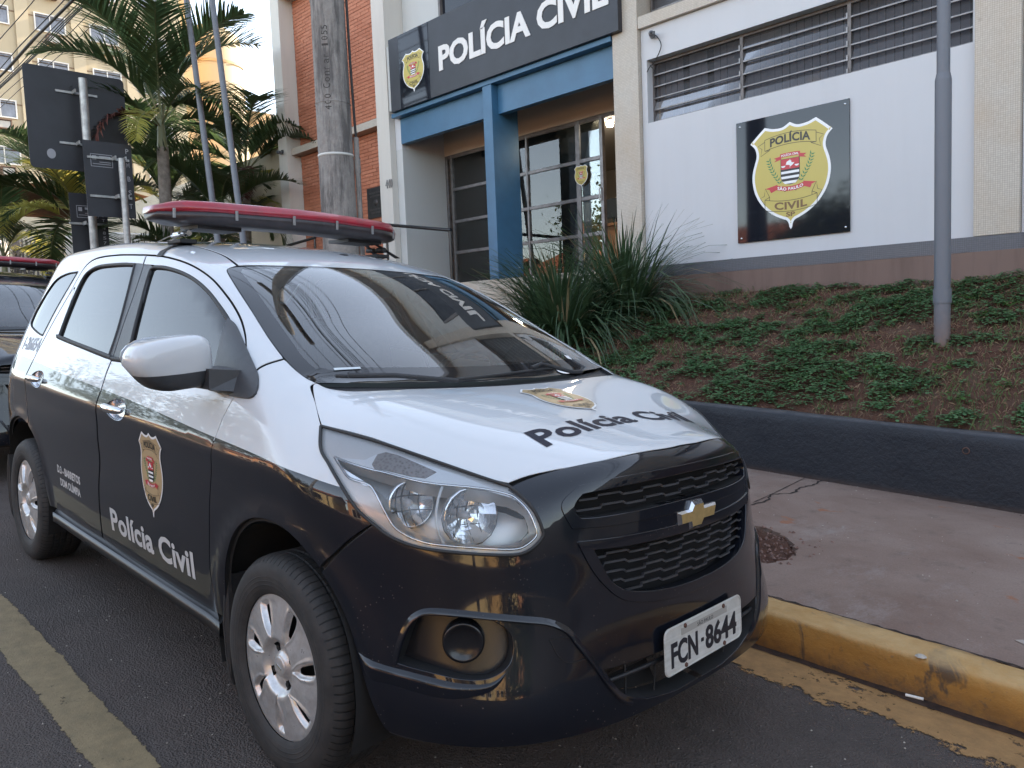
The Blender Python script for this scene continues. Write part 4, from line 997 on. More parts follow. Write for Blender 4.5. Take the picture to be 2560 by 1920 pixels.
def interior(root):
    # dashboard
    mb = MB()
    prof = [(.02, 1.045), (-.12, 1.06), (-.30, 1.07), (-.42, 1.055), (-.50, 1.00), (-.52, .90), (-.50, .75)]
    ys = np.linspace(-.62, .62, 25)
    def dv(y):
        hump = .035 * math.exp(-((y - .34) / .17) ** 2)
        return [(x + .06 * (y / .6) ** 2 * -1, y, z + (hump if -.5 <= x <= -.25 else 0)) for x, z in prof]
    V = [p for y in ys for p in dv(y)]; k = len(prof)
    mb.add(V, [(i * k + j, i * k + j + 1, (i + 1) * k + j + 1, (i + 1) * k + j) for i in range(len(ys) - 1) for j in range(k - 1)], 0, True)
    mb.build('dashboard', [M_DASH], root)
    # steering wheel
    sw = MB(); c = Vector((-.60, .34, 1.0)); R = Matrix.Translation(c) @ Vector((-.86, 0, .5)).to_track_quat('Z', 'Y').to_matrix().to_4x4()
    n = 40; ring = [(.185 * math.cos(2 * math.pi * i / n), .185 * math.sin(2 * math.pi * i / n), 0) for i in range(n + 1)]
    sw.tube(ring, .014, 8, cap=False); sw.revolve([(0, .02), (.05, .018), (.062, 0), (.05, -.03)], n=20)
    for a in (0, math.pi, -math.pi / 2): sw.tube([(0, 0, 0), (.18 * math.cos(a), .18 * math.sin(a), 0)], .013, 6)
    sw.xf(R); sw.build('steering_wheel', [M_RUB], root)
    # seats
    for y in (-.36, .36):
        s = MB(); s.box((-1.45, y - .25, .55), (-.90, y + .25, .72)); s.prism([(-1.45, y - .24, .70), (-1.30, y - .24, .70), (-1.48, y - .22, 1.28), (-1.60, y - .22, 1.27)], (0, .46, 0)); s.box((-1.58, y - .12, 1.30), (-1.49, y + .12, 1.47))
        s.build('front_seat', [M_SEAT], root, bevel=.04)
    s = MB(); s.box((-2.45, -.62, .55), (-1.95, .62, .75)); s.prism([(-2.45, -.62, .7), (-2.32, -.62, .7), (-2.48, -.60, 1.28), (-2.60, -.6, 1.27)], (0, 1.22, 0))
    s.build('rear_seat', [M_SEAT], root, bevel=.04)
    s = MB(); s.box((-3.1, -.72, .42), (.35, .72, .46)); s.box((.0, -.62, .45), (.04, .62, .98)); s.build('floor_pan', [M_LINER], root)
    # inner mirror
    s = MB(); s.box((-.80, -.11, 1.375), (-.775, .11, 1.435)); s.tube([(-.775, 0, 1.43), (-.80, 0, 1.478)], .008, 6); s.build('inner_mirror', [M_RUB], root, bevel=.008)
    # headliner
    V2, T = tri2d(resample(TOP.to2(A3('-.84,-.50,1.47 -.80,0,1.48 -.84,.50,1.47 -3.0,.46,1.5 -3.0,-.46,1.5')), .1), (), .15)
    P, Nn, ok = TOP.to3(V2, .03); pobj('headliner', dict(v=P, f=[tuple(t) for t in T], m=[0] * len(T), n=-Nn), [M_LINERL], root)

def light_bar(root):
    """swept roof light bar: red lens over a dark base, clips, feet, roof strap"""
    
    def fx(y): a = abs(y); return -1.215 - .02 * (a / .2) ** 2 * (a < .2) - (a >= .2) * (.02 + .20 * (a - .2)) - .30 * max(a - .42, 0)
    def half_d(y): a = abs(y); return .135 * (1 if a < .50 else max(.45, 1 - (a - .50) * 4.2))
    base = empty('light_bar', parent=root)
    def loft(prof, y0, y1, n=40):
        V = []; yy = np.linspace(y0, y1, n)
        for y in yy:
            cx = fx(y) - .135; hd = half_d(y); tz = 1 - .45 * max(0, abs(y) - .54) / .075
            for u, z in prof: V.append((cx + u * hd, y, 1.712 + (z - 1.712) * tz + .004 * math.cos(y * 2)))
        k = len(prof); Fc = [(i * k + j, i * k + (j + 1) % k, (i + 1) * k + (j + 1) % k, (i + 1) * k + j) for i in range(n - 1) for j in range(k)]
        Fc += [tuple(range(k)), tuple(range((n - 1) * k, n * k))[::-1]]; return V, Fc
    Z0 = 1.712
    lens = [(1.0, Z0 + .002), (.985, Z0 + .022), (.90, Z0 + .042), (.6, Z0 + .050), (-.6, Z0 + .050), (-.90, Z0 + .042), (-.985, Z0 + .022), (-1, Z0 + .002)]
    bs = [(1.0, Z0), (.97, Z0 - .022), (.85, Z0 - .042), (.5, Z0 - .048), (-.5, Z0 - .048), (-.85, Z0 - .042), (-.97, Z0 - .022), (-1, Z0)]
    V, Fc = loft(lens, -.615, .615); MB().add(V, Fc, 0, True).build('red_lens', [M_REDLENS], base)
    V, Fc = loft(bs, -.61, .61); MB().add(V, Fc, 0, True).build('bar_base', [M_BARBASE], base)
    V, Fc = loft([(.93, Z0 + .004), (.80, Z0 + .034), (-.80, Z0 + .034), (-.93, Z0 + .004)], -.59, .59); MB().add(V, Fc, 0, False).build('lamp_insert', [M_BARIN], base)
    for y in (-.56, -.345, -.10, .12, .345, .545):
        mb = MB(); cx = fx(y) - .135 + half_d(y)
        mb.box((cx - .002, y - .006, Z0 - .024), (cx + .005, y + .006, Z0 + .016)); mb.build('lens_clip', [M_CLIP], base, bevel=.0015)
    for sg in (1, -1):
        y = .50 * sg; x = fx(y) - .135
        mb = MB(); mb.box((x - .09, min(y * .94, y * .55), 1.652), (x + .09, max(y * .94, y * .55), 1.668)); mb.build('bar_plate', [M_PLAST], base)
        mb = MB(); zr = 1.588
        for dx in (-.045, .045):
            mb.prism([(x + dx - .016, y - .03 * sg, 1.655), (x + dx + .016, y - .03 * sg, 1.655), (x + dx * 1.7 + .022, y + .075 * sg, 1.594), (x + dx * 1.7 - .022, y + .075 * sg, 1.594)], (0, .008 * sg, -.004))
            mb.tube([(x + dx - .03, y + .0 * sg, 1.63), (x + dx + .03, y + .0 * sg, 1.63)], .012, 10)
        mb.tube([(x - .06, y + .02 * sg, 1.622), (x + .06, y + .02 * sg, 1.622)], .006, 8)
        mb.build('bar_bracket', [M_CHROME if sg < 0 else M_PLAST], base, bevel=.001)
        mb = MB(); mb.box((x - .07, y - .035, zr), (x + .07, y + .035, zr + .018)); mb.build('bar_foot', [M_RUB], base, bevel=.004)
        # strap over the roof edge
        P = onbody(SIDEUP, A3('-1.388,-.628,1.528 -1.392,-.605,1.546 -1.400,-.57,1.568 -1.42,-.53,1.584 -1.45,-.49,1.595'), -.003) * [1, sg, 1]
        V = []
        for p, w_ in zip(P, (.034, .030, .026, .022, .020)): V += [(p[0] - w_, p[1], p[2]), (p[0] + w_, p[1], p[2])]
        MB().add(V, [(2 * i, 2 * i + 1, 2 * i + 3, 2 * i + 2) for i in range(4)], 0, True).build('roof_strap', [M_RUB], base)
    ant = onbody(TOP, np.array([[-1.05, .046, 1.56]]))[0]
    MB().revolve([(0, .006), (.018, .004), (.022, -.004)], tuple(ant), 'z', 20).build('antenna_cap', [M_PLAST], root)

WHEEL = make_wheel()
CAR = empty('police_car', (0, 0, 0), M=MS, label='white over black police car with red roof light bar, parked nearest along the yellow kerb', category='police car')
FD, RD = build_car(CAR, M_WHITE, M_BLACK)

# =====================================================================
#  SETTING
# =====================================================================
def sput(name, mb, mats, **t):
    """object whose mesh is in street frame coordinates"""
    o = mb.build(name, mats, None, **t); o.matrix_world = MS; return o
def S2W(p): return M3 @ np.array(p, float)

def m_asphalt():
    n = N('asphalt'); big = n.noise(.7, 4, .6); mid = n.noise(6, 6, .7); fine = n.noise(180, 4, .7)
    agg = n.voro(150); agg2 = n.voro(60)
    c = n.mix(n.ramp(mid, [(.3, 0), (.7, 1)]), (.052, .041, .036), (.088, .069, .060))
    c = n.mix(n.ramp(big, [(.4, 0), (.7, .6)]), c, (.10, .068, .055))
    c = n.mix(n.ramp(fine, [(.45, 0), (.75, .55)]), c, (.15, .13, .125))
    c = n.mix(n.ramp(n.voro(38), [(.0, .9), (.055, .8), (.075, 0)]), c, n.mix(n.ramp(n.noise(9), [(.45, 0), (.55, 1)]), (.05, .04, .04), (.30, .26, .23)))
    h = n.math('ADD', n.math('MULTIPLY', fine, .5), n.math('ADD', n.math('MULTIPLY', agg, .8), n.math('MULTIPLY', agg2, .5)))
    n.pbsdf(c, .85, 0, n.bump(h, .9, .012)); return n.done()
M_ASPH = m_asphalt()
def worn(name, paintc, under=None, sc=3.0, cut=.5, edge=None, fine=40, rough=.7):
    """worn painted sheet: holes show what is below"""
    n = N(name)
    f = n.math('ADD', n.math('MULTIPLY', n.noise(sc, 6, .75), .65), n.math('MULTIPLY', n.noise(fine, 5, .7), .35))
    if edge:     # fray towards the edges (y in street frame)
        z = n.n('ShaderNodeSeparateXYZ'); n.l(n.co(), z.inputs[0]); y = z.outputs[1]
        e = n.math('MINIMUM', n.math('DIVIDE', n.math('SUBTRACT', y, edge[0]), edge[2]), n.math('DIVIDE', n.math('SUBTRACT', edge[1], y), edge[3]))
        e = n.math('MINIMUM', e, 1.0); f = n.math('ADD', f, n.math('MULTIPLY', n.math('SUBTRACT', e, 1.0), .35))
    a = n.ramp(f, [(cut - .02, 0), (cut + .02, 1)])
    c = n.mix(n.ramp(n.noise(14, 6, .7), [(.3, 0), (.75, 1)]), paintc, tuple(x * .55 for x in paintc))
    b = n.pbsdf(c, rough, 0, n.bump(n.noise(140, 4, .7), .5, .006))
    tr = n.n('ShaderNodeBsdfTransparent'); mx = n.n('ShaderNodeMixShader'); n.l(a, mx.inputs[0]); n.l(tr.outputs[0], mx.inputs[1]); n.l(b.outputs[0], mx.inputs[2])
    return n.done(mx)
M_LINE = worn('worn_line_paint', (.27, .20, .105), sc=2.2, cut=.40, edge=(-1.245, -1.055, .03, .03))
M_GUTP = worn('worn_gutter_paint', (.36, .20, .075), sc=2.6, cut=.43, edge=(.55, 1.1, .24, .01), fine=25)
def m_kerb():
    n = N('kerb_paint'); f = n.noise(3.2, 7, .7); g = n.noise(26, 6, .75)
    c = n.mix(n.ramp(f, [(.35, 0), (.65, 1)]), (.40, .205, .045), (.31, .15, .03))
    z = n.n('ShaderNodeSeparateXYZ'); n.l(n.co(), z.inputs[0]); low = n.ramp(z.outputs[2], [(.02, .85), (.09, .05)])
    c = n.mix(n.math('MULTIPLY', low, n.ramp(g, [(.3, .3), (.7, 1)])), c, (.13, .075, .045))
    c = n.mix(n.ramp(g, [(.60, 0), (.70, .8)]), c, (.12, .085, .06))
    c = n.mix(n.ramp(n.noise(1.7, 5, .8, dist=1.5), [(.53, 0), (.60, .8)]), c, (.060, .050, .042))
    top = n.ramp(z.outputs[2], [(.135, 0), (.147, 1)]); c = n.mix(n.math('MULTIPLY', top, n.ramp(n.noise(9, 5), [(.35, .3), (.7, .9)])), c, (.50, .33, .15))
    n.pbsdf(c, .75, 0, n.bump(n.math('ADD', n.noise(18, 6, .7), n.math('MULTIPLY', g, .4)), .6, .012)); return n.done()
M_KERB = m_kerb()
def m_side():
    n = N('pavement_concrete'); a = n.noise(1.1, 6, .65, dist=.4); b = n.noise(7, 6, .7); f = n.noise(110, 4, .7)
    c = n.mix(n.ramp(a, [(.35, 0), (.65, 1)]), (.200, .128, .098), (.280, .205, .168))
    c = n.mix(n.ramp(n.noise(1.3, 7, .8, vec=n.map((1, .45, 1), (0, 0, .5))), [(.54, 0), (.72, .75)]), c, (.33, .285, .26))
    c = n.mix(n.ramp(b, [(.55, 0), (.8, .6)]), c, (.075, .055, .048))
    c = n.mix(n.ramp(n.noise(4.1, 4, .5), [(.69, 0), (.73, .7)]), c, (.30, .10, .035))
    c = n.mix(n.ramp(n.voro(26), [(0, .8), (.03, .7), (.05, 0)]), c, (.42, .38, .34))
    c = n.mix(n.ramp(f, [(.4, 0), (.8, .4)]), c, (.06, .045, .04))
    n.pbsdf(c, .88, 0, n.bump(n.math('ADD', f, n.math('MULTIPLY', b, .8)), .55, .006)); return n.done()
M_SIDE = m_side()
M_DIRT = simple('gutter_dirt', (.035, .018, .012), .9, 0, .5, 30, .8, 60)
M_CRACK = simple('crack_dark', (.02, .013, .011), .95)
def m_dark_wall():
    n = N('dark_blue_wall_paint'); z = n.n('ShaderNodeSeparateXYZ'); n.l(n.co(), z.inputs[0])
    c = n.mix(n.ramp(n.noise(3, 6, .7), [(.3, 0), (.8, 1)]), (.009, .012, .019), (.019, .021, .028))
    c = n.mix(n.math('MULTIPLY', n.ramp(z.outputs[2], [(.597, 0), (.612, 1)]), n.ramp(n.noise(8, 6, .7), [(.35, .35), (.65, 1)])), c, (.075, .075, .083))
    c = n.mix(n.ramp(z.outputs[2], [(.15, .7), (.19, 0)]), c, (.05, .03, .024))
    n.pbsdf(c, .55, 0, n.bump(n.math('ADD', n.noise(35, 6, .7), n.math('MULTIPLY', n.noise(5, 4, .6), 1.5)), .7, .010)); return n.done()
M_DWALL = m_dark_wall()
def m_soil():
    n = N('red_soil'); a = n.noise(2.2, 6, .7); b = n.noise(30, 6, .75)
    c = n.mix(n.ramp(b, [(.3, 0), (.7, 1)]), (.070, .026, .015), (.175, .075, .045))
    c = n.mix(n.ramp(a, [(.5, 0), (.7, .6)]), c, (.16, .115, .075))
    n.pbsdf(c, .95, 0, n.bump(n.math('ADD', b, n.noise(120, 3, .7)), 1.0, .02)); return n.done()
M_SOIL = m_soil()

def ground():
    mb = MB(); mb.add([(-220, -220, -.03), (220, -220, -.03), (220, 220, -.03), (-220, 220, -.03)], [(0, 1, 2, 3)])
    sput('ground', mb, [simple('bare_ground', (.13, .085, .06), .95, 0, .3, .5)], kind='structure')
    mb = MB(); mb.add([(-90, -8.6, 0), (90, -8.6, 0), (90, 1.02, 0), (-90, 1.02, 0)], [(0, 1, 2, 3)]); sput('road', mb, [M_ASPH], kind='structure')
    mb = MB(); mb.add([(-60, -1.245, .004), (-.25, -1.275, .004), (-.25, -1.06, .004), (-60, -1.055, .004)], [(0, 1, 2, 3)]); sput('road_line', mb, [M_LINE], kind='structure')
    mb = MB(); mb.add([(-60, .50, .004), (30, .50, .004), (30, .955, .004), (-60, .955, .004)], [(0, 1, 2, 3)]); sput('gutter_paint', mb, [M_GUTP], kind='structure')
    # open joint full of wet dirt at the kerb foot
    mb = MB(); rr = random.Random(3); xs = np.arange(-20, 12, .05); V = []
    for i, x in enumerate(xs):
        a = .945 + .006 * math.sin(x * 9) + rr.uniform(-.004, .004); V += [(x, a, .006), (x, 1.0, .008)]
    mb.add(V, [(2 * i, 2 * i + 2, 2 * i + 3, 2 * i + 1) for i in range(len(xs) - 1)]); sput('gutter_joint', mb, [M_DIRT], kind='structure')
    # kerb
    prof = [(.992, -.05), (.985, .0), (.980, .05), (.980, .105), (.984, .128), (.994, .143), (1.010, .150), (1.05, .1515), (1.12, .1515), (1.155, .150), (1.160, .147), (1.160, .10)]
    xs = np.concatenate([np.arange(-30, -8, .2), np.arange(-8, 6, .04), np.arange(6, 60, .3)]); V = []
    for x in xs:
        for j, (y, z) in enumerate(prof):
            q = .0035 * math.sin(x * 5.1 + j) + .0025 * math.sin(x * 17.3 + 2.1 * j) + .0012 * rr.uniform(-1, 1)
            V.append((x, y + q, z + (q * .5 if z > 0 else 0)))
    k = len(prof); mb = MB(); mb.add(V, [(i * k + j, (i + 1) * k + j, (i + 1) * k + j + 1, i * k + j + 1) for i in range(len(xs) - 1) for j in range(k - 1)], 0, True)
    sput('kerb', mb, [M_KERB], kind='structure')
    # pavement, with the broken patch left open
    hole = [(-.16, 1.60), (-.02, 1.50), (.16, 1.52), (.25, 1.62), (.27, 1.78), (.22, 1.92), (.13, 2.04), (.02, 2.13), (-.10, 2.18), (-.24, 2.12), (-.30, 1.95), (-.27, 1.74)]
    hole = crom(hole, 4, True); hole = hole + np.array([[.012 * math.sin(i * 2.3), .012 * math.cos(i * 3.1)] for i in range(len(hole))])
    V2, T = tri2d([(-30, 1.166), (60, 1.166), (60, 3.72), (-30, 3.72)], [hole])
    V = np.column_stack([V2, np.full(len(V2), .146)]); mb = MB(); mb.add(V, [tuple(t) for t in T])
    n = len(hole); mb.add([(x, y, .146) for x, y in hole] + [(x, y, .11) for x, y in hole], [(i, (i + 1) % n, n + (i + 1) % n, n + i) for i in range(n)])
    sput('pavement', mb, [M_SIDE], kind='structure')
    V2, T = tri2d(hole, step=.02)
    mb = MB(); mb.add([(x, y, .125 + rr.uniform(-.008, .014)) for x, y in V2], [tuple(t) for t in T]); sput('broken_patch', mb, [M_SOIL], kind='structure')
    mb = MB()
    for i in range(420):
        x, y = rr.uniform(-.33, .33), rr.uniform(1.46, 2.2)
        if not inpoly([(x, y)], hole * 1.0)[0] and rr.random() < .75: continue
        s = rr.uniform(.004, .014); a = rr.random() * 6.3; c, d = math.cos(a) * s, math.sin(a) * s
        z = .128 if inpoly([(x, y)], hole)[0] else .146
        mb.add([(x + c, y + d, z), (x - d, y + c, z), (x - c, y - d, z), (x + d, y - c, z), (x + rr.uniform(-.3, .3) * s, y, z + s * .9)], [(0, 1, 4), (1, 2, 4), (2, 3, 4), (3, 0, 4)])
    sput('rubble', mb, [simple('rubble_bits', (.17, .10, .08), .9, 0, .6, 40)], kind='stuff')
    # cracks in the pavement and at its edges
    def crack(pts, w, name='pavement_crack', m=M_CRACK):
        P = crom(pts, 7); P = P + np.array([[.006 * math.sin(i * 1.7), .006 * math.cos(i * 2.9)] for i in range(len(P))]) * (w > .006)
        V, F_ = stroke(P, w); V = V + np.array([[rr.uniform(-1, 1) * w * .3, rr.uniform(-1, 1) * w * .3] for _ in V])
        mb = MB(); mb.add(np.column_stack([V, np.full(len(V), .1495)]), [tuple(f) for f in F_]); sput(name, mb, [m], kind='structure')
    crack([(-.42, 2.67), (-.47, 3.1), (-.55, 3.70)], .006); crack([(-.40, 2.60), (-.39, 2.8), (-.45, 2.98), (-.38, 3.14), (-.42, 3.32), (-.40, 3.5), (-.43, 3.70)], .013)
    crack([(x, 1.172 + .004 * math.sin(x * 7), ) for x in np.arange(-6, 5, .25)], .011, 'kerb_crack')
    crack([(x, 3.712) for x in np.arange(-4, 5, .5)], .012, 'wall_foot_crack')
    # loose grit and chips on road and pavement
    mb = MB()
    for i in range(2600):
        on = rr.random() < .72; x = rr.uniform(-3.5, 2.6)
        y = rr.uniform(-2.2, 1.0) if on else rr.uniform(1.2, 3.7)
        if not on and rr.random() < .35: y = 3.70 - abs(rr.gauss(0, .05))
        z = .001 if on else .146; s = rr.uniform(.0015, .0045) * (1.6 if rr.random() < .06 else 1); a = rr.random() * 6.3; c, d = math.cos(a) * s, math.sin(a) * s
        mb.add([(x + c, y + d, z), (x - d, y + c, z), (x - c, y - d, z), (x + d, y - c, z), (x, y, z + s * .8)], [(0, 1, 4), (1, 2, 4), (2, 3, 4), (3, 0, 4)])
    n = N('grit'); c = n.ramp(n.noise(5, 2), [(.40, (.10, .07, .055)), (.6, (.42, .38, .33))]); n.pbsdf(c, .9); sput('grit', mb, [n.done()], kind='stuff')
    # litter
    mb = MB(); mb.tube([(1.08, .962, .013), (1.135, .975, .013)], .0052, 10); o = sput('cigarette_butt', mb, [simple('butt_white', (.72, .70, .66), .7)]); o['label'] = 'white cigarette butt lying in the dirty joint at the foot of the yellow kerb'; o['category'] = 'litter'
    mb = MB(); mb.revolve([(0, .007), (.012, .006), (.020, .001)], (1.11, 1.00, .150), 'z', 7, smooth=False); o = sput('shell_chip', mb, [simple('chip_grey', (.40, .36, .31), .6)]); o['label'] = 'pale round chip lying on the edge of the yellow kerb'; o['category'] = 'litter'
    mb = MB(); mb.prism([(1.30, 1.42, .148), (1.335, 1.40, .148), (1.35, 1.425, .148), (1.32, 1.445, .148)], (0, 0, .002)); o = sput('dry_leaf', mb, [simple('leaf_grey', (.34, .29, .25), .8)]); o['label'] = 'small flat pale leaf lying on the pavement behind the kerb'; o['category'] = 'leaf'
    mb = MB(); rng = np.random.default_rng(3)
    V, F_ = tri2d(crom([(.52 + .07, -.22), (.66, -.26), (.78, -.20), (.74, -.12), (.62, -.13)], 5, True))
    mb.add(np.column_stack([V + [.28, -.10], np.full(len(V), .005)]), [tuple(t) for t in F_]); sput('soil_stain', mb, [worn('soil_stain', (.22, .06, .025), sc=9, cut=.5)], kind='structure')
ground()

# ---- dark retaining wall and planted bank ----
def bank_z(x, y):
    z0 = .445 - .047 * x; t = np.clip((y - 3.85) / 2.6, 0, 1)
    return z0 + (1.50 - .03 * 0 - z0) * (t ** .92) + .020 * np.sin(x * 2.3 + y) * np.sin(y * 3.1) + .008 * np.sin(x * 9.1 + 2) * np.sin(y * 8.3 + x)
def retaining():
    rr = random.Random(5); mb = MB(); xs = np.arange(-4.5, 7, .06); V = []
    prof = [(3.70, .12), (3.703, .33), (3.700, .53), (3.703, .600), (3.712, .611), (3.76, .615), (3.84, .614), (3.858, .602), (3.862, .42)]
    for x in xs:
        for j, (y, z) in enumerate(prof):
            q = .0035 * math.sin(x * 3.7 + j * .8) + .0018 * math.sin(x * 13.1 + j); V.append((x, y + q, z + .6 * q))
    k = len(prof); mb.add(V, [(i * k + j, (i + 1) * k + j, (i + 1) * k + j + 1, i * k + j + 1) for i in range(len(xs) - 1) for j in range(k - 1)], 0, True)
    mb.add([V[j] for j in range(k)], [tuple(range(k))])
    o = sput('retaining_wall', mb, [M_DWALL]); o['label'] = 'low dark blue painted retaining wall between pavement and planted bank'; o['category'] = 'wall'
    c = np.array(onp(2415, 1127, 3.70)); mb = MB(); mb.revolve([(.016, -.004), (.022, -.006), (.024, .004)], (0, 0, 0), 'y', 20); mb.revolve([(0, .012), (.016, .010), (.016, -.004)], (0, 0, 0), 'y', 20, mi=1)
    mb.v = [(p[0] + c[0], p[1] + 3.70, p[2] + c[2]) for p in mb.v]; d = sput('drain_hole', mb, [simple('rusty_ring', (.09, .05, .04), .8), M_VOID]); d.parent = o; d.matrix_parent_inverse = o.matrix_world.inverted()
    def f(u, v):
        x = -4.6 + u * 11.6; y = 3.80 + v * 2.9; return (x, y, float(bank_z(x, y)) - .02 * (y < 3.9))
    mb = ngrid(f, 190, 60); mb.build('bank_soil', [M_SOIL], kind='structure')
def onp(px, py, y):
    """street-frame point at lateral distance y seen in a given direction (used for placing small marks)"""
    a = cam_axes(2.3568, -.0895, .0190); d = (px - 1280) / 1965.4 * a[0] - (py - 960) / 1965.4 * a[1] + a[2]; C = np.array([1.9657, -1.9005, 1.3179])
    return C + d * (y - C[1]) / d[1]
retaining()

def vnoise(x, y, s, seed=0):
    """cheap smooth value noise"""
    x = np.asarray(x) * s; y = np.asarray(y) * s; xi = np.floor(x); yi = np.floor(y); fx = x - xi; fy = y - yi
    h = lambda a, b: (np.sin(a * 127.1 + b * 311.7 + seed * 17.3) * 43758.5453) % 1
    u = fx * fx * (3 - 2 * fx); v = fy * fy * (3 - 2 * fy)
    return (h(xi, yi) * (1 - u) + h(xi + 1, yi) * u) * (1 - v) + (h(xi, yi + 1) * (1 - u) + h(xi + 1, yi + 1) * u) * v
def mat_leaf(name, a, b, c2=None, rough=.5, trans=.3, sc=3):
    n = N(name); col = n.mix(n.ramp(n.noise(sc, 3, .6), [(.3, 0), (.7, 1)]), a, b)
    gi = n.n('ShaderNodeNewGeometry'); col = n.mix(n.math('MULTIPLY', gi.outputs['Random Per Island'], .55), col, c2 or tuple(x * .5 for x in a))
    bs = n.pbsdf(col, rough, 0, None, 0, .4); tl = n.n('ShaderNodeBsdfTranslucent'); n.l(n.mix(.5, col, tuple(min(1, x * 2.2) for x in b)), tl.inputs[0])
    mx = n.n('ShaderNodeMixShader'); mx.inputs[0].default_value = trans; n.l(bs.outputs[0], mx.inputs[1]); n.l(tl.outputs[0], mx.inputs[2]); return n.done(mx)
def bulk(name, V, F_, mats, mi=None, smooth=False, parent=None, **t):
    V = np.asarray(V, np.float32); F_ = np.asarray(F_, np.int32); k = F_.shape[1]
    me = bpy.data.meshes.new(name); me.vertices.add(len(V)); me.vertices.foreach_set('co', V.ravel())
    me.loops.add(F_.size); me.loops.foreach_set('vertex_index', F_.ravel()); me.polygons.add(len(F_)); me.polygons.foreach_set('loop_start', np.arange(0, F_.size, k))
    for m in mats: me.materials.append(m)
    if mi is not None: me.polygons.foreach_set('material_index', np.asarray(mi, np.int32))
    me.polygons.foreach_set('use_smooth', np.full(len(F_), smooth)); me.update(calc_edges=True); me.validate()
    return put(name, me, parent, **t)
def ground_cover():
    g = np.random.default_rng(11)
    # clover: each plant a whorl of small roundish leaflets on a short stalk
    n = 38000; x = g.uniform(-4.4, 3.2, n); y = g.uniform(3.86, 6.42, n)
    m = .34 * vnoise(x, y, 2.1, 1) + .38 * vnoise(x, y, 5.3, 2) + .28 * vnoise(x, y, 12, 3) + .04 * (y > 5.6)
    keep = g.random(n) < np.clip((m - .47) * 9, 0, 1) * .8 + .03; x, y, m = x[keep], y[keep], m[keep]; n = len(x)
    z = bank_z(x, y) + g.uniform(.012, .035, n) + np.clip(m - .5, 0, .3) * .16; V = []; F_ = []
    s = g.uniform(.013, .026, n); a0 = g.uniform(0, 6.28, n); tilt = g.uniform(-.35, .35, (n, 2))
    Vs = []
    for k in range(4):
        a = a0 + k * 2 * math.pi / 4 + g.uniform(-.3, .3, n); r0 = s * .25; ca, sa = np.cos(a), np.sin(a)
        def pt(rad, side, lift): return np.stack([x + rad * ca - side * sa, y + rad * sa + side * ca, z + lift + tilt[:, 0] * rad * ca + tilt[:, 1] * rad * sa], 1)
        Vs.append(np.stack([pt(r0, 0, 0), pt(s * .9, s * .62, .002), pt(s * 1.5, s * .35, -.001), pt(s * 1.5, -s * .35, -.001), pt(s * .9, -s * .62, .002)], 1))
    V = np.concatenate(Vs, 0).reshape(-1, 3); q = np.arange(len(V) // 5) * 5
    F5 = np.stack([q, q + 4, q + 3, q + 2, q + 1], 1)
    bulk('clover_cover', V, F5, [mat_leaf('clover_leaf', (.075, .165, .065), (.135, .250, .105), (.05, .11, .045), .6, .2, 2.5)], kind='stuff')
    # dry straw and thin grass
    for nm, cnt, mat, hh, lean, seed, cutf in (('dry_straw', 26000, mat_leaf('straw', (.20, .12, .075), (.33, .23, .14), (.10, .05, .035), .8, .1, 5), (.02, .06), 1.5, 4, lambda m: np.clip((.60 - m) * 3, .05, .75)),
                                         ('grass', 13000, mat_leaf('thin_grass', (.07, .11, .035), (.13, .17, .06), None, .6, .2, 4), (.03, .08), .7, 6, lambda m: np.clip((m - .40) * 4, .08, 1))):
        n = cnt; x = g.uniform(-4.4, 3.2, n); y = g.uniform(3.86, 6.44, n); m = .6 * vnoise(x, y, 1.9, seed) + .4 * vnoise(x, y, 6.1, seed + 1)
        if nm == 'dry_straw': m = .34 * vnoise(x, y, 2.1, 1) + .38 * vnoise(x, y, 5.3, 2) + .28 * vnoise(x, y, 12, 3)
        k = g.random(n) < cutf(m); x, y = x[k], y[k]; n = len(x); z = bank_z(x, y)
        L = g.uniform(*hh, n); a = g.uniform(0, 6.28, n); w_ = g.uniform(.0012, .0025, n); ln = g.uniform(.3, 1, n) * lean; hz = L * np.cos(np.clip(ln, 0, 1.45)); hr = L * np.sin(np.clip(ln, 0, 1.45))
        b0 = np.stack([x - w_ * np.sin(a), y + w_ * np.cos(a), z], 1); b1 = np.stack([x + w_ * np.sin(a), y - w_ * np.cos(a), z], 1)
        md = np.stack([x + .5 * hr * np.cos(a), y + .5 * hr * np.sin(a), z + hz * .75 + .006], 1); tp = np.stack([x + hr * np.cos(a), y + hr * np.sin(a), z + hz + .003], 1)
        V = np.stack([b0, b1, md, tp], 1).reshape(-1, 3); q = np.arange(n) * 4; F_ = np.concatenate([np.stack([q, q + 1, q + 2], 1), np.stack([q + 1, q + 3, q + 2], 1)])
        bulk(nm, V, F_, [mat], kind='stuff')
    # broad-leaved weeds
    V = []; F_ = []
    for i in range(46):
        cx, cy = g.uniform(-3, 1.6), g.uniform(3.95, 6.3)
        if i < 6: cx, cy = [(-.55, 4.35), (-.35, 4.55), (-.1, 4.75), (.3, 4.2), (-2.6, 6.2), (-1.6, 5.9)][i]
        cz = float(bank_z(cx, cy))
        for k in range(int(g.integers(7, 16))):
            a = g.uniform(0, 6.28); L = g.uniform(.03, .065); w_ = L * .32; e = g.uniform(.1, .9); lx, ly = cx + g.normal(0, .035), cy + g.normal(0, .035); lz = cz + g.uniform(.01, .06)
            d = np.array([math.cos(a), math.sin(a), e * .6]); s_ = np.array([-math.sin(a), math.cos(a), 0]); p = np.array([lx, ly, lz]); o = len(V)
            V += [p, p + d * L * .45 + s_ * w_, p + d * L, p + d * L * .45 - s_ * w_]; F_.append((o, o + 1, o + 2, o + 3))
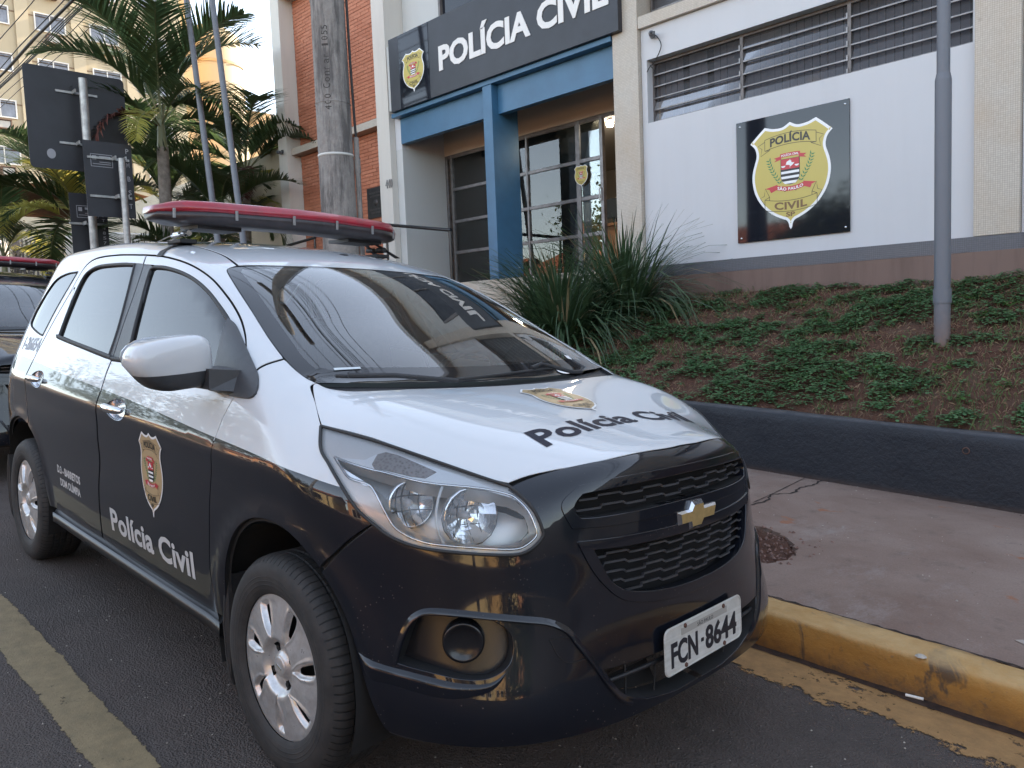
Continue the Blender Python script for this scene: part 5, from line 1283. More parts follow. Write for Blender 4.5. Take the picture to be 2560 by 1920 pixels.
    bulk('weeds', V, F_, [mat_leaf('weed_leaf', (.06, .14, .03), (.11, .21, .06), None, .5, .25, 5)], kind='stuff')
ground_cover()

def spiky(name, loc, n, L, seed, spread=1.0, **t):
    """clump of long sword leaves"""
    g = np.random.default_rng(seed); root = empty(name, loc, **t); V = []; F_ = []; mi = []
    for i in range(n):
        a = g.uniform(0, 6.28); r0 = g.uniform(0, .22) ** .8 * .9; b = np.array([r0 * math.cos(a + .3), r0 * math.sin(a + .3), -.05])
        le = L * g.uniform(.55, 1.12); el = math.radians(g.uniform(38, 86)) if g.random() > .12 else math.radians(g.uniform(18, 40)); wd = g.uniform(.009, .017)
        droop = g.uniform(.10, .65) * spread * (1.3 if el < 1 else .6); d = np.array([math.cos(a), math.sin(a)]); sd = np.array([-d[1], d[0], 0]); o = len(V); K = 6
        for k in range(K + 1):
            s = k / K; e = el - droop * s * s * 1.4; r = le * s; P = b + np.array([d[0] * r * math.cos(e), d[1] * r * math.cos(e), r * math.sin(e)])
            w_ = wd * (1 - s ** 2.2) + .0006; V += [P - sd * w_, P + sd * w_ + np.array([0, 0, wd * .25])]
        F_ += [(o + 2 * k, o + 2 * k + 1, o + 2 * k + 3, o + 2 * k + 2) for k in range(K)]; mi += [int(g.random() < .07)] * K
    bulk('leaves', V, F_, [M_SPIKE, M_SPIKED], mi, parent=root, kind='stuff')
    V = []; F_ = []
    for i in range(14):      # flower stalks with small white blooms
        a = g.uniform(0, 6.28); r = g.uniform(.1, .5) * L; P = np.array([r * math.cos(a), r * math.sin(a), g.uniform(.35, .75) * L]); s = .014
        for k in range(3):
            b = 2.1 * k + a; o = len(V); q = np.array([math.cos(b), math.sin(b), .3]) * s; u = np.array([-math.sin(b), math.cos(b), 0]) * s * .6
            V += [P, P + q + u, P + q * 1.6, P + q - u]; F_.append((o, o + 1, o + 2, o + 3))
    bulk('blooms', V, F_, [simple('bloom_white', (.8, .8, .78), .7)], parent=root, kind='stuff')
    return root
M_SPIKE = mat_leaf('sword_leaf', (.034, .070, .032), (.070, .115, .052), (.018, .036, .018), .38, .12, 6)
M_SPIKED = mat_leaf('sword_leaf_dry', (.22, .17, .09), (.36, .29, .17), None, .7, .1, 6)
spiky('spiky_plant', (-3.95, 4.80, 1.00), 760, 1.16, 1, label='dark green clump of long sword leaves nearest the windshield of the police car', category='plant', group='sword-leaved clumps on the bank')
spiky('spiky_plant', (-3.75, 5.72, 1.28), 620, 1.28, 2, label='dark green clump of sword leaves against the pale mosaic column', category='plant', group='sword-leaved clumps on the bank')
spiky('spiky_plant', (-4.45, 5.35, 1.10), 560, 1.12, 3, label='dark green clump of sword leaves in front of the blue column foot', category='plant', group='sword-leaved clumps on the bank')

# =====================================================================
#  POLICE STATION
# =====================================================================
def m_mosaic(name, a, b, grout, stain=.5):
    n = N(name); mp = n.map((1, 1, 1)); x = n.n('ShaderNodeSeparateXYZ'); n.l(n.co(), x.inputs[0])
    # small square tiles on any upright face: use x+y along and z up
    cv = n.n('ShaderNodeCombineXYZ'); n.l(n.math('ADD', x.outputs[0], x.outputs[1]), cv.inputs[0]); n.l(x.outputs[2], cv.inputs[1])
    br = n.n('ShaderNodeTexBrick', offset=0, squash=1); n.l(cv.outputs[0], br.inputs[0]); br.inputs['Scale'].default_value = 1
    br.inputs['Brick Width'].default_value = .019; br.inputs['Row Height'].default_value = .019; br.inputs['Mortar Size'].default_value = .0017; br.inputs['Mortar Smooth'].default_value = .2
    br.inputs['Color1'].default_value = (*a, 1); br.inputs['Color2'].default_value = (*b, 1); br.inputs['Mortar'].default_value = (*grout, 1)
    c = n.mix(n.math('MULTIPLY', n.ramp(n.noise(1.2, 5, .6), [(.4, 0), (.7, 1)]), stain), br.outputs[0], (.42, .30, .19))
    c = n.mix(n.ramp(n.noise(5, 6, .7), [(.62, 0), (.75, .5)]), c, (.20, .17, .14))
    n.pbsdf(c, .45, 0, n.bump(n.math('SUBTRACT', 1.0, br.outputs['Fac']), .5, .002)); return n.done()
M_MOS = m_mosaic('cream_mosaic', (.56, .51, .44), (.49, .44, .38), (.33, .29, .24))
M_MOSG = m_mosaic('grey_painted_tile', (.115, .118, .135), (.100, .104, .120), (.07, .07, .08), .05)
def m_wall(name, c0, dirt=.12, dc=(.35, .32, .30)):
    n = N(name); f = n.noise(.9, 5, .6); s = n.noise(2.0, 5, .7, vec=n.map((2.2, 2.2, .18)))
    c = n.mix(n.math('MULTIPLY', n.ramp(s, [(.45, 0), (.8, 1)]), dirt), c0, dc); c = n.mix(n.ramp(f, [(.35, 0), (.75, .10)]), c, tuple(x * .8 for x in c0))
    n.pbsdf(c, .75, 0, n.bump(n.noise(60, 4, .6), .15, .003)); return n.done()
M_WWALL = m_wall('white_wall_paint', (.55, .555, .575), .10)
M_GWALL = m_wall('pale_grey_wall_paint', (.50, .51, .50), .15)
M_CREAM = m_wall('cream_pillar_paint', (.60, .57, .52), .3)
M_BASE = m_wall('brown_concrete', (.175, .115, .095), .8, (.08, .05, .04))
M_BEIGE = m_wall('beige_soffit', (.50, .42, .34), .1)
M_BLUE = simple('blue_steel_paint', (.040, .125, .225), .38, 0, .12, 3, .15, 60)
M_BLACKS = simple('sign_black', (.016, .017, .024), .42, 0, .3, 2.5)
M_GLOSSB = simple('gloss_black_panel', (.010, .012, .018), .05)
M_LETW = simple('letter_white', (.72, .70, .68), .5)
M_ALU = simple('weathered_aluminium', (.20, .19, .19), .42, .7, .3, 9)
M_FRAME = simple('grey_brown_frame', (.14, .125, .12), .5, .3, .3, 7)
M_GLASSD = glass_mat('door_glass', (.78, .82, .80), .93, 0, 1.52, 1.5, .02)
M_GLASSL = glass_mat('louvre_glass', (.55, .56, .58), .9, .08, 1.45, .45, .30, (.16, .155, .16), True)
M_BRICK = None
def m_brick():
    n = N('terracotta_brick'); oi = n.n('ShaderNodeObjectInfo'); gi = n.n('ShaderNodeNewGeometry')
    r = n.math('FRACT', n.math('ADD', oi.outputs['Random'], gi.outputs['Random Per Island']))
    c = n.mix(r, (.41, .145, .078), (.50, .195, .112)); c = n.mix(n.ramp(n.noise(20, 5, .7), [(.4, 0), (.8, .5)]), c, (.25, .09, .05))
    n.pbsdf(c, .8, 0, n.bump(n.noise(60, 4, .6), .4, .004)); return n.done()
M_BRICK = m_brick(); M_MORT = simple('mortar', (.15, .07, .05), .9)

# ---- police badge (flat print) : list of (verts, tris, material) in a unit box, x -.5*w .. , y 0 (tip) .. 1 (top)
M_BG = {k: simple('print_' + k, c, .35) for k, c in dict(white=(.80, .80, .80), gold=(.52, .42, .10), tan=(.42, .30, .16), dark=(.030, .026, .018), red=(.50, .035, .045), green=(.03, .19, .07), black=(.012, .012, .014), brown=(.17, .09, .03), paper=(.80, .80, .80)).items()}
def badge_layers(gold='gold', letter='brown', fine=True):
    L = []
    half = segs([(0, .962), (.07, .927), (.155, .930), (.235, .955)], [(.235, .955), (.30, .90), (.37, .835), (.372, .826)], [(.372, .826), (.335, .785), (.318, .735), (.318, .69), (.335, .635), (.352, .575), (.360, .51), (.355, .44), (.335, .36), (.295, .28), (.235, .205), (.160, .145), (.085, .105), (.040, .085), (.020, .055), (.012, .02), (0, 0)])
    out = np.vstack([half, (half * [-1, 1])[-2:0:-1]])
    c = np.array([0, .52]); inn = []
    T = np.roll(out, -1, 0) - np.roll(out, 1, 0); T /= np.linalg.norm(T, axis=1)[:, None] + 1e-9
    A = np.sum(out[:, 0] * np.roll(out[:, 1], -1) - out[:, 1] * np.roll(out[:, 0], -1)); sg = 1 if A > 0 else -1
    inn = out + np.stack([-T[:, 1], T[:, 0]], 1) * sg * .024
    inn[:, 1] = np.maximum(inn[:, 1], .055)
    # soften: drop points that fold at the tip
    inn = inn[(np.abs(inn[:, 0]) > .0005) | (inn[:, 1] > .5) | (inn[:, 1] < .057)]
    L.append((*tri2d(out, step=.045), 'white')); L.append((*tri2d(inn, step=.045), gold))
    def arcx(V, y0, k): V = V.copy(); V[:, 1] = V[:, 1] + y0 + k * V[:, 0] ** 2; return V
    ln = []
    def line(P, w=.0045, m='dark'): V, F_ = stroke(P, w); L.append((V, F_, m))
    # top ribbon
    xs = np.linspace(-.235, .235, 21); k1 = -.55
    top_ = np.stack([xs, .872 + k1 * xs * xs], 1); bot = np.stack([xs, .772 + k1 * xs * xs], 1)
    line(top_); line(bot)
    for s in (1, -1):
        line([(s * .235, .842), (s * .235, .742)])
        line([(s * .235, .825), (s * .300, .795), (s * .262, .765), (s * .275, .700), (s * .190, .742), (s * .190, .758)])
        line([(s * .190, .742), (s * .235, .742)])
    V, F_ = text2d('POLÍCIA', .035, .95, 1.02); V = fit(V, -.185, .185, 0, .082 * 1.17); L.append((arcx(V, .786, k1), F_, 'dark'))
    # bottom ribbon (sags)
    k2 = .55; xs = np.linspace(-.24, .24, 21)
    line(np.stack([xs, .262 + k2 * xs * xs], 1)); line(np.stack([xs, .165 + k2 * xs * xs], 1))
    for s in (1, -1):
        line([(s * .24, .294), (s * .24, .197)])
        line([(s * .24, .245), (s * .285, .315), (s * .245, .330), (s * .235, .398), (s * .195, .315), (s * .195, .283)]); line([(s * .195, .315), (s * .24, .294)])
    V, F_ = text2d('CIVIL', .035, .95, 1.05); V = fit(V, -.15, .15, 0, .070); L.append((arcx(V, .180, k2), F_, letter))
    V, F_ = text2d('SP', .035, .95, 1.0); V = fit(V, -.042, .042, .115, .158); L.append((V, F_, letter))
    # laurels
    for s in (1, -1):
        for j in range(9):
            t = j / 8; cx, cy = s * (.085 + .105 * math.sin(t * 1.35 + .1)), .425 + .215 * t
            for q in (-1, 1):
                a = math.radians(80 - 25 * t) + q * .75; r = .026
                P = [(cx, cy), (cx + s * r * .6 * math.cos(a + .45), cy + r * .6 * math.sin(a + .45)), (cx + s * r * 1.5 * math.cos(a), cy + r * 1.5 * math.sin(a)), (cx + s * r * .6 * math.cos(a - .45), cy + r * .6 * math.sin(a - .45))]
                L.append((np.array(P), np.array([(0, 1, 2), (0, 2, 3)]), 'green'))
    line([(-.055, .345), (.0, .37), (.03, .385)], .007); line([(.055, .345), (.0, .37), (-.03, .385)], .007)
    # shield
    sh = segs([(-.088, .640), (-.088, .52), (-.085, .47), (-.060, .425), (0, .405), (.060, .425), (.085, .47), (.088, .52), (.088, .640)], [(.088, .640), (-.088, .640)])
    L.append((*tri2d(sh, step=.045), 'black')); s2 = sh * [.94, 1] + [0, 0]; s2[:, 1] = (s2[:, 1] - .53) * .965 + .53
    def cut(poly, y0, y1): return np.array([(x, min(max(y, y0), y1)) for x, y in poly])
    L.append((*tri2d(cut(s2, .545, .70), step=.045), 'red'))
    for a, b in ((.425 - .012, .437), (.460, .482), (.505, .527)):
        P = s2; q = []
        for y in np.linspace(a, b, 4):
            xr = [abs(p[0]) for p in P if abs(p[1] - y) < .012]; q.append((max(xr) if xr else .05, y))
        poly = [(x, y) for x, y in q] + [(-x, y) for x, y in q[::-1]]; L.append((*tri2d(poly, step=.04), 'white'))
    mp = np.array([(-.040, .585), (-.030, .612), (-.008, .622), (.010, .618), (.014, .600), (.040, .596), (.024, .578), (.004, .566), (-.006, .580)]); L.append((*tri2d(mp), 'white'))
    for s in (1, -1):
        cx = s * .062; P = [(cx + .020 * math.cos(a), .578 + .016 * math.sin(a)) for a in np.linspace(math.pi, 2 * math.pi, 7)]; L.append((*tri2d(P), 'white'))
    line([(0, .632), (0, .555)], .004, 'paper')
    # ribbons in red
    def band(x0, x1, yc, k, h, m='red'):
        xs = np.linspace(x0, x1, 15); P = np.vstack([np.stack([xs, yc + h / 2 + k * xs * xs], 1), np.stack([xs, yc - h / 2 + k * xs * xs], 1)[::-1]]); L.append((*tri2d(P, step=.04), m))
    for s in (1, -1):
        L.append((*tri2d([(s * .080, .672), (s * .150, .660), (s * .125, .645), (s * .150, .625), (s * .080, .640)]), 'red'))
        L.append((*tri2d([(s * .120, .418), (s * .235, .395), (s * .195, .382), (s * .180, .350), (s * .115, .375)]), 'red'))
    band(-.092, .092, .676, -.6, .034); band(-.135, .135, .368, 1.4, .042)
    if fine:
        V, F_ = text2d('POLÍCIA CIVIL', .03, .8); V = fit(V, -.08, .08, 0, .024); L.append((arcx(V, .664, -.6), F_, 'paper'))
    V, F_ = text2d('SÃO PAULO', .03, .9, 1.05); V = fit(V, -.118, .118, 0, .034); L.append((arcx(V, .352, 1.4), F_, 'paper'))
    return L
def badge_obj(name, mapf, lift, gold='gold', letter='brown', parent=None, sub=None, base=0.0, **t):
    """badge as one mesh: each layer of print a hair above the last. mapf(V2, lift)->3D"""
    keys = list(M_BG); V = []; F_ = []; mi = []; o = 0
    for i, (v, f, m) in enumerate(badge_layers(gold, letter)):
        lv = {'white': 0, gold: 1}.get(m, 2) if i < 2 else (2 + (m not in ('black', 'green')) + (m in ('white', 'paper', 'letter')) + (m == 'paper'))
        P = mapf(np.asarray(v, float), base + lift * (lv + 1 + i * .01)); V.append(P); F_ += [tuple(int(q) + o for q in k) for k in f]; mi += [keys.index(m)] * len(f); o += len(P)
    me = bpy.data.meshes.new(name); me.from_pydata([tuple(p) for p in np.vstack(V)], [], F_)
    for k in keys: me.materials.append(M_BG[k])
    me.polygons.foreach_set('material_index', mi); me.update()
    return put(name, me, parent, **t)

def sheet(name, V2, T, f, mat, parent=None, thick=0, **t):
    P = f(np.asarray(V2, float)); mb = MB(); mb.add(P, [tuple(int(i) for i in k) for k in T]); me = mb.mesh(name, [mat]); return put(name, me, parent, **t)
def solid_text(name, s, x0, x1, y0, y1, place, depth, mat, parent, bold=.03, each=True, width=1.0):
    """raised letters, each its own part"""
    V, T = text2d(s, bold, width); V = fit(V, x0, x1, y0, y1); 
    # connected pieces
    adj = {}; comp = -np.ones(len(V), int)
    for t in T:
        for a in t: adj.setdefault(int(a), set()).update(int(b) for b in t)
    c = 0
    for i in range(len(V)):
        if comp[i] < 0 and i in adj:
            st = [i]; comp[i] = c
            while st:
                a = st.pop()
                for b in adj[a]:
                    if comp[b] < 0: comp[b] = c; st.append(b)
            c += 1
    groups = {}
    for k in range(c):
        xs = V[comp == k][:, 0]; groups[k] = (xs.min(), xs.max())
    # merge accents with the letter below
    order = sorted(groups, key=lambda k: groups[k][0]); merged = []
    for k in order:
        if merged and groups[k][0] < merged[-1][1] - .3 * min(groups[k][1] - groups[k][0], merged[-1][1] - merged[-1][0]) - 1e-4: merged[-1][2].append(k); merged[-1][1] = max(merged[-1][1], groups[k][1])
        else: merged.append([groups[k][0], groups[k][1], [k]])
    for a, b, ks in merged:
        ids = np.where(np.isin(comp, ks))[0]; mp = {int(i): j for j, i in enumerate(ids)}; tt = [tuple(mp[int(q)] for q in t) for t in T if int(t[0]) in mp]
        P0 = place(V[ids], 0); P1 = place(V[ids], depth); n = len(ids); F_ = [tuple(q + n for q in t) for t in tt]
        ed = {}
        for t in tt:
            for i in range(3):
                e = (t[i], t[(i + 1) % 3]); ed[e] = 1
        for (a_, b_) in ed:
            if (b_, a_) not in ed: F_.append((a_, b_, b_ + n, a_ + n))
        MB().add(list(P0) + list(P1), F_).build(name, [mat], parent, fix=False)

ST = empty('police_station', (-6, 7, 0), label='police station building with brick wing, white wall, mosaic columns and blue steel portal', category='building')
def sp_(name, mb, mats, parent=None, **k):
    mb.v = [(p[0] + 6, p[1] - 7, p[2]) for p in mb.v]; return mb.build(name, mats, parent or ST, **k)
def bx(a, b): return MB().box(a, b)
XR = 5.4
# main blocks behind the facade (rooms are hollow behind the entrance)
sp_('rear_block', bx((-13.1, 12.6, -1), (XR, 22, 8.7)), [M_WWALL])
sp_('side_block', bx((-13.1, 6.95, -1), (-9.25, 12.6, 8.6)), [M_CREAM])
sp_('upper_floor', bx((-9.25, 7.0, 4.95), (XR, 12.6, 8.6)), [M_GWALL])
sp_('roof_slab', bx((-13.3, 6.35, 8.6), (XR + .1, 22.1, 8.78)), [M_WWALL])
sp_('right_block', bx((-3.9, 9.0, -1), (XR, 12.6, 4.95)), [M_WWALL])
# white wall with the long louvre opening
def bay(x0, x1, w0, w1):
    sp_('wall', bx((x0, 6.56, 1.90), (x1, 6.80, 3.685)), [M_WWALL])
    sp_('wall', bx((x0, 6.56, 4.455), (x1, 6.80, 4.838)), [M_WWALL])
    sp_('wall', bx((x0, 6.56, 3.685), (w0, 6.80, 4.455)), [M_WWALL])
    sp_('wall', bx((w1, 6.56, 3.685), (x1, 6.80, 4.455)), [M_WWALL])
    sp_('plinth_band', bx((x0 - .02, 6.495, 1.755), (x1 + .02, 6.80, 1.895)), [M_MOSG])
bay(-3.98, -.22, -3.90, -.25); bay(.16, XR - .4, .25, XR - .5)
sp_('plinth_band', bx((-.24, 6.49, 1.752), (.18, 6.7, 1.892)), [M_MOSG])
sp_('foundation', bx((-4.4, 6.44, -.5), (XR, 6.80, 1.75)), [M_BASE])
sp_('beam', bx((-3.98, 6.50, 4.842), (XR, 6.85, 4.985)), [M_MOS])
sp_('wall', bx((-3.98, 6.66, 4.99), (XR, 6.9, 5.04)), [M_WWALL])
for x0, x1, z0 in ((-4.375, -3.985, 1.2), (-.215, .155, 1.897), (XR - .4, XR, 1.2)):
    sp_('mosaic_column', bx((x0, 6.49, z0), (x1, 6.84, 8.6)), [M_MOS])
# upper storey louvres behind the beam, then wall
def louvre(x0, x1, z0, z1, rows, mull, y=6.70, blinds=True, dark=False):
    w_ = empty('louvre_window', (0, 0, 0), ST); w_.location = (6, -7, 0)
    P = lambda nm, mb, m, **k: mb.build(nm, m, w_, **k)
    for a, b in (((x0, y - .02, z0), (x1, y + .03, z0 + .022)), ((x0, y - .02, z1 - .03), (x1, y + .03, z1)), ((x0, y - .021, z0 + .022), (x0 + .025, y + .031, z1 - .03)), ((x1 - .025, y - .021, z0 + .022), (x1, y + .031, z1 - .03))): P('frame', bx(a, b), [M_FRAME])
    for xm in mull: P('mullion', bx((xm - .018, y - .035, z0 + .022), (xm + .018, y + .032, z1 - .03)), [M_FRAME])
    xs = [x0 + .025] + [q for m in mull for q in (m - .018, m + .018)] + [x1 - .025]; dz = (z1 - z0 - .052) / rows
    for r in range(rows):
        za = z0 + .022 + r * dz; zb = za + dz
        for a, b in zip(xs[::2], xs[1::2]):
            q = MB(); q.add([(a, y - .030, za + .008), (b, y - .030, za + .008), (b, y + .012, zb + .004), (a, y + .012, zb + .004)], [(0, 1, 2, 3)]); P('pane', q, [M_GLASSL])
            P('slat_bar', bx((a, y - .036, za - .006), (b, y - .012, za + .012)), [M_ALU], bevel=.003)
        for xm in mull: P('lever', bx((xm - .03, y - .045, za - .01), (xm - .012, y - .034, za + .05)), [M_ALU])
    if blinds:
        rr = random.Random(int(x0 * 10)); n = int((x1 - x0) / .088)
        me = {}
        for i in range(n):
            xc = x0 + .05 + i * (x1 - x0 - .1) / n; an = rr.uniform(-.35, .05) + .25; hw = .038
            if rr.random() < .03: continue
            q = MB(); c, s = math.cos(an) * hw, math.sin(an) * hw; yb = y + .13 + rr.uniform(-.006, .006)
            q.add([(xc - c, yb - s, z0 - .1), (xc, yb + .006, z0 - .1), (xc + c, yb + s, z0 - .1), (xc - c, yb - s, z1 + .05), (xc, yb + .006, z1 + .05), (xc + c, yb + s, z1 + .05)], [(0, 1, 4, 3), (1, 2, 5, 4)], 0, True); P('blind_slat', q, [M_BLIND])
    P('room_dark', bx((x0 - .0, y + .6, z0 - .3), (x1 + .0, y + .62, z1 + .3)), [M_ROOMD])
M_BLIND = mat_leaf('blind_fabric', (.34, .33, .37), (.42, .40, .45), (.30, .29, .32), .9, .35, 3)
M_ROOMD = simple('dim_room', (.05, .048, .05), .9)
louvre(-3.90, -.25, 3.69, 4.45, 5, (-2.66, -1.43))
louvre(.25, XR - .5, 3.69, 4.45, 5, (1.48, 2.71, 3.94), blinds=False)
louvre(-3.96, -.25, 5.08, 6.60, 9, (-2.66, -1.43), y=6.78, blinds=False)
for a, b in ((-3.98, XR),): sp_('wall', bx((a, 6.66, 6.62), (b, 6.9, 8.6)), [M_WWALL])
sp_('wall', bx((-.2, 6.66, 5.04), (XR, 6.9, 6.62)), [M_WWALL])

# ---- entrance ----
sp_('platform', bx((-9.24, 6.34, .0), (-4.38, 12.5, 1.905)), [M_MOS])
sp_('step', bx((-9.0, 6.02, .0), (-7.2, 6.338, 1.55)), [M_MOS]); sp_('step', bx((-9.0, 5.70, .0), (-7.2, 6.018, 1.2)), [M_MOS]); sp_('step', bx((-9.0, 5.38, .0), (-7.2, 5.698, .85)), [M_MOS])
sp_('recess_wall', bx((-9.24, 6.62, 1.91), (-9.06, 7.60, 4.30)), [M_GWALL]); sp_('recess_wall', bx((-9.24, 6.62, 4.302), (-9.065, 7.60, 4.93)), [M_WWALL])
sp_('soffit', bx((-9.06, 6.72, 4.905), (-4.40, 7.7, 4.94)), [M_BEIGE]); sp_('lintel_wall', bx((-9.06, 7.56, 4.275), (-4.40, 7.72, 4.90)), [M_BEIGE])
sp_('facade_wall', bx((-9.24, 6.52, 4.95), (-4.38, 6.99, 6.02)), [M_GWALL])
# upper grey wall with a dark window strip
sp_('upper_wall', bx((-9.24, 6.90, 6.02), (-8.25, 7.1, 8.6)), [M_GWALL]); sp_('upper_wall', bx((-8.25, 6.90, 7.30), (-4.38, 7.1, 8.6)), [M_GWALL])
sp_('upper_wall', bx((-5.0, 6.90, 6.02), (-4.38, 7.1, 7.30)), [M_GWALL])
for x in np.linspace(-8.25, -5.0, 4): sp_('window_frame', bx((x, 6.88, 6.02), (x + .05, 6.95, 7.30)), [M_FRAME])
sp_('upper_window', bx((-8.2, 6.935, 6.02), (-5.0, 6.945, 7.30)), [M_GLOSSB])
# brick wing
sp_('pillar', bx((-9.60, 6.50, -.5), (-9.245, 6.98, 8.6)), [M_CREAM]); sp_('pillar', bx((-13.10, 6.50, -.5), (-12.76, 6.98, 8.6)), [M_CREAM])
sp_('top_beam', bx((-12.755, 6.50, 7.92), (-9.605, 6.94, 8.6)), [M_CREAM])
sp_('tile_band', bx((-12.755, 6.60, 4.825), (-9.605, 6.94, 4.955)), [M_MOS])
sp_('mortar_wall', bx((-12.755, 6.825, -.5), (-9.605, 6.94, 7.915)), [M_MORT])
def brick_mesh(L_):
    m = MB(); g = .0035; m.box((g, -.016, g), (L_ - g, .01, .065 - g)); me = m.mesh('brick', [M_BRICK])
    bm = bmesh.new(); bm.from_mesh(me); bmesh.ops.recalc_face_normals(bm, faces=bm.faces)
    bm.to_mesh(me); bm.free(); return me
def bricks():
    rr = random.Random(2); x0, x1 = -12.75, -9.61; cells = []
    for zb, zt in ((4.960, 7.91), (1.0, 4.82)):
        k = 0; z = zt - .065
        while z > zb:
            x = x0 - (.12 if k % 2 else 0)
            while x < x1:
                a, b = max(x, x0), min(x + .24, x1)
                if b - a > .03: cells.append((a, b, z))
                x += .24
            z -= .065; k += 1
    # the 300 nearest the street corner that can be seen are single bricks
    vis = lambda c: (4.3 < c[2] < 7.3) and (c[0] > -11.2 or c[2] > 5)
    key = lambda c: (0 if vis(c) else 1, -c[0])
    cells.sort(key=key); full = brick_mesh(.24); MBB = MB()
    for i, (a, b, z) in enumerate(cells):
        dy = rr.uniform(-.003, .003)
        if i < 300:
            o = put('brick', full, ST, (a + 6, 6.825 - 7 + dy, z)); o.scale = ((b - a) / .24, 1, 1)
        else: MBB.box((a + .0035, 6.809 + dy, z + .0035), (b - .0035, 6.83, z + .0615))
    sp_('brickwork', MBB, [M_BRICK], kind='stuff')
bricks()
# blue steel portal
sp_('portal_cap', bx((-9.12, 6.465, 4.800), (-4.383, 6.72, 4.868)), [M_BLUE], bevel=.004)
sp_('portal_beam', bx((-9.055, 6.60, 4.375), (-6.84, 6.715, 4.798)), [M_BLUE], bevel=.004); sp_('portal_beam', bx((-6.635, 6.60, 4.375), (-4.383, 6.715, 4.798)), [M_BLUE], bevel=.004)
sp_('portal_post', bx((-6.835, 6.475, 1.907), (-6.64, 7.02, 4.798)), [M_BLUE], bevel=.006)
# glazed front
def glazed():
    w_ = empty('entrance_glazing', (6, -7, 0), ST); P = lambda nm, mb, m, **k: mb.build(nm, m, w_, **k); Y = 7.60
    xs = [-9.04, -8.90, -7.02, -5.93, -5.47]; rows = [1.95, 2.54, 3.09, 3.66, 4.24]
    for i, x in enumerate(xs):
        w2 = [.045, .022, .018, .040, .028][i]; P('mullion', bx((x - w2, Y - .035, 1.908), (x + w2, Y + .035, 4.27)), [M_ALU], bevel=.004)
    P('head_rail', bx((-8.99, Y - .03, 4.215), (-4.42, Y + .03, 4.272)), [M_FRAME])
    for a, b in ((-8.878, -7.04), (-7.0, -5.972)):
        for z in rows[:-1]: P('rail', bx((a, Y - .028, z - .026), (b, Y + .028, z + .026)), [M_ALU], bevel=.004)
        for z0, z1 in zip(rows[:-1], rows[1:]):
            P('glass_pane', bx((a, Y - .004, z0 + .028), (b, Y + .002, z1 - .028)), [M_GLASSD])
    d = empty('door_leaf', (0, 0, 0), w_)
    for z in rows[:-1]: bx((-5.888, Y - .03, z - .028), (-5.50, Y + .03, z + .028)).build('door_rail', [M_ALU], d, bevel=.004)
    for z0, z1 in zip(rows[:-1], rows[1:]): bx((-5.888, Y - .004, z0 + .03), (-5.50, Y + .002, z1 - .03)).build('door_pane', [M_GLASSD], d)
    h = MB(); h.tube([(-5.49, Y - .03, 3.02), (-5.49, Y - .075, 3.03), (-5.49, Y - .075, 3.20), (-5.49, Y - .03, 3.21)], .011, 8); h.build('door_handle', [simple('handle_white', (.75, .75, .73), .3)], d)
    # room behind
    for nm, a, b, m in (('room_floor', (-9.24, 7.65, 1.906), (-4.38, 12.5, 1.93), simple('lobby_floor', (.22, .20, .18), .25)), ('room_wall', (-9.24, 11.9, 1.93), (-4.38, 12.1, 4.45), simple('lobby_wall', (.34, .32, .28), .8)),
                        ('room_side', (-9.24, 7.7, 1.93), (-9.10, 11.9, 4.45), M_BEIGE), ('room_side', (-4.42, 7.7, 1.93), (-4.38, 11.9, 4.45), M_BEIGE), ('room_ceiling', (-9.24, 7.725, 4.42), (-4.38, 12.1, 4.50), simple('lobby_ceiling', (.52, .47, .40), .8)), ('partition', (-9.1, 8.6, 1.94), (-8.2, 8.7, 4.0), simple('lobby_panel', (.10, .095, .09), .6))):
        P(nm, bx(a, b), [m])
glazed()
# things inside the lobby
mb = MB(); mb.box((-7.9, 9.2, 1.935), (-6.2, 9.8, 2.85)); mb.box((-7.95, 9.15, 2.852), (-6.15, 9.85, 2.90)); o = mb.build('reception_desk', [simple('desk_wood', (.30, .14, .06), .4)], label='brown reception desk seen dimly through the glazed entrance', category='desk')
for i, x in enumerate((-7.5, -6.7)):
    mb = MB(); mb.box((x - .26, 9.40, 3.02), (x + .26, 9.44, 3.36)); mb.box((x - .03, 9.44, 2.902), (x + .03, 9.50, 3.05)); mb.box((x - .12, 9.40, 2.902), (x + .12, 9.55, 2.915))
    mb.build('monitor', [simple('monitor_back_%s' % ('pale', 'dark')[i], ((.45, .46, .48), (.03, .03, .03))[i], .4)], label='%s computer monitor standing on the reception desk behind the glass' % ('pale', 'dark')[i], category='monitor')
# bulb on the lobby ceiling
LB = empty('ceiling_bulb', (-5.82, 8.25, 4.30), label='lit white bulb on the lobby ceiling behind the open door gap', category='lamp')
MB().revolve([(0, .12), (.04, .118), (.045, .07), (.03, .05)], axis='z', n=20).build('lamp_holder', [M_ALU], LB)
nb = N('bulb_glow'); nb.pbsdf((.9, .9, .9), .4, emis=(1, .93, .82, 1), estr=16); nb.done()
MB().revolve([(.028, .052), (.048, .035), (.055, .0), (.045, -.035), (.0, -.05)], axis='z', n=24).build('bulb', [nb.m], LB)
pl = bpy.data.lights.new('bulb_light', 'POINT'); pl.energy = 6; pl.color = (1, .86, .68); pl.shadow_soft_size = .06; po = bpy.data.objects.new('bulb_light', pl); COL.objects.link(po); po.parent = LB; po.location = (0, 0, -.12)

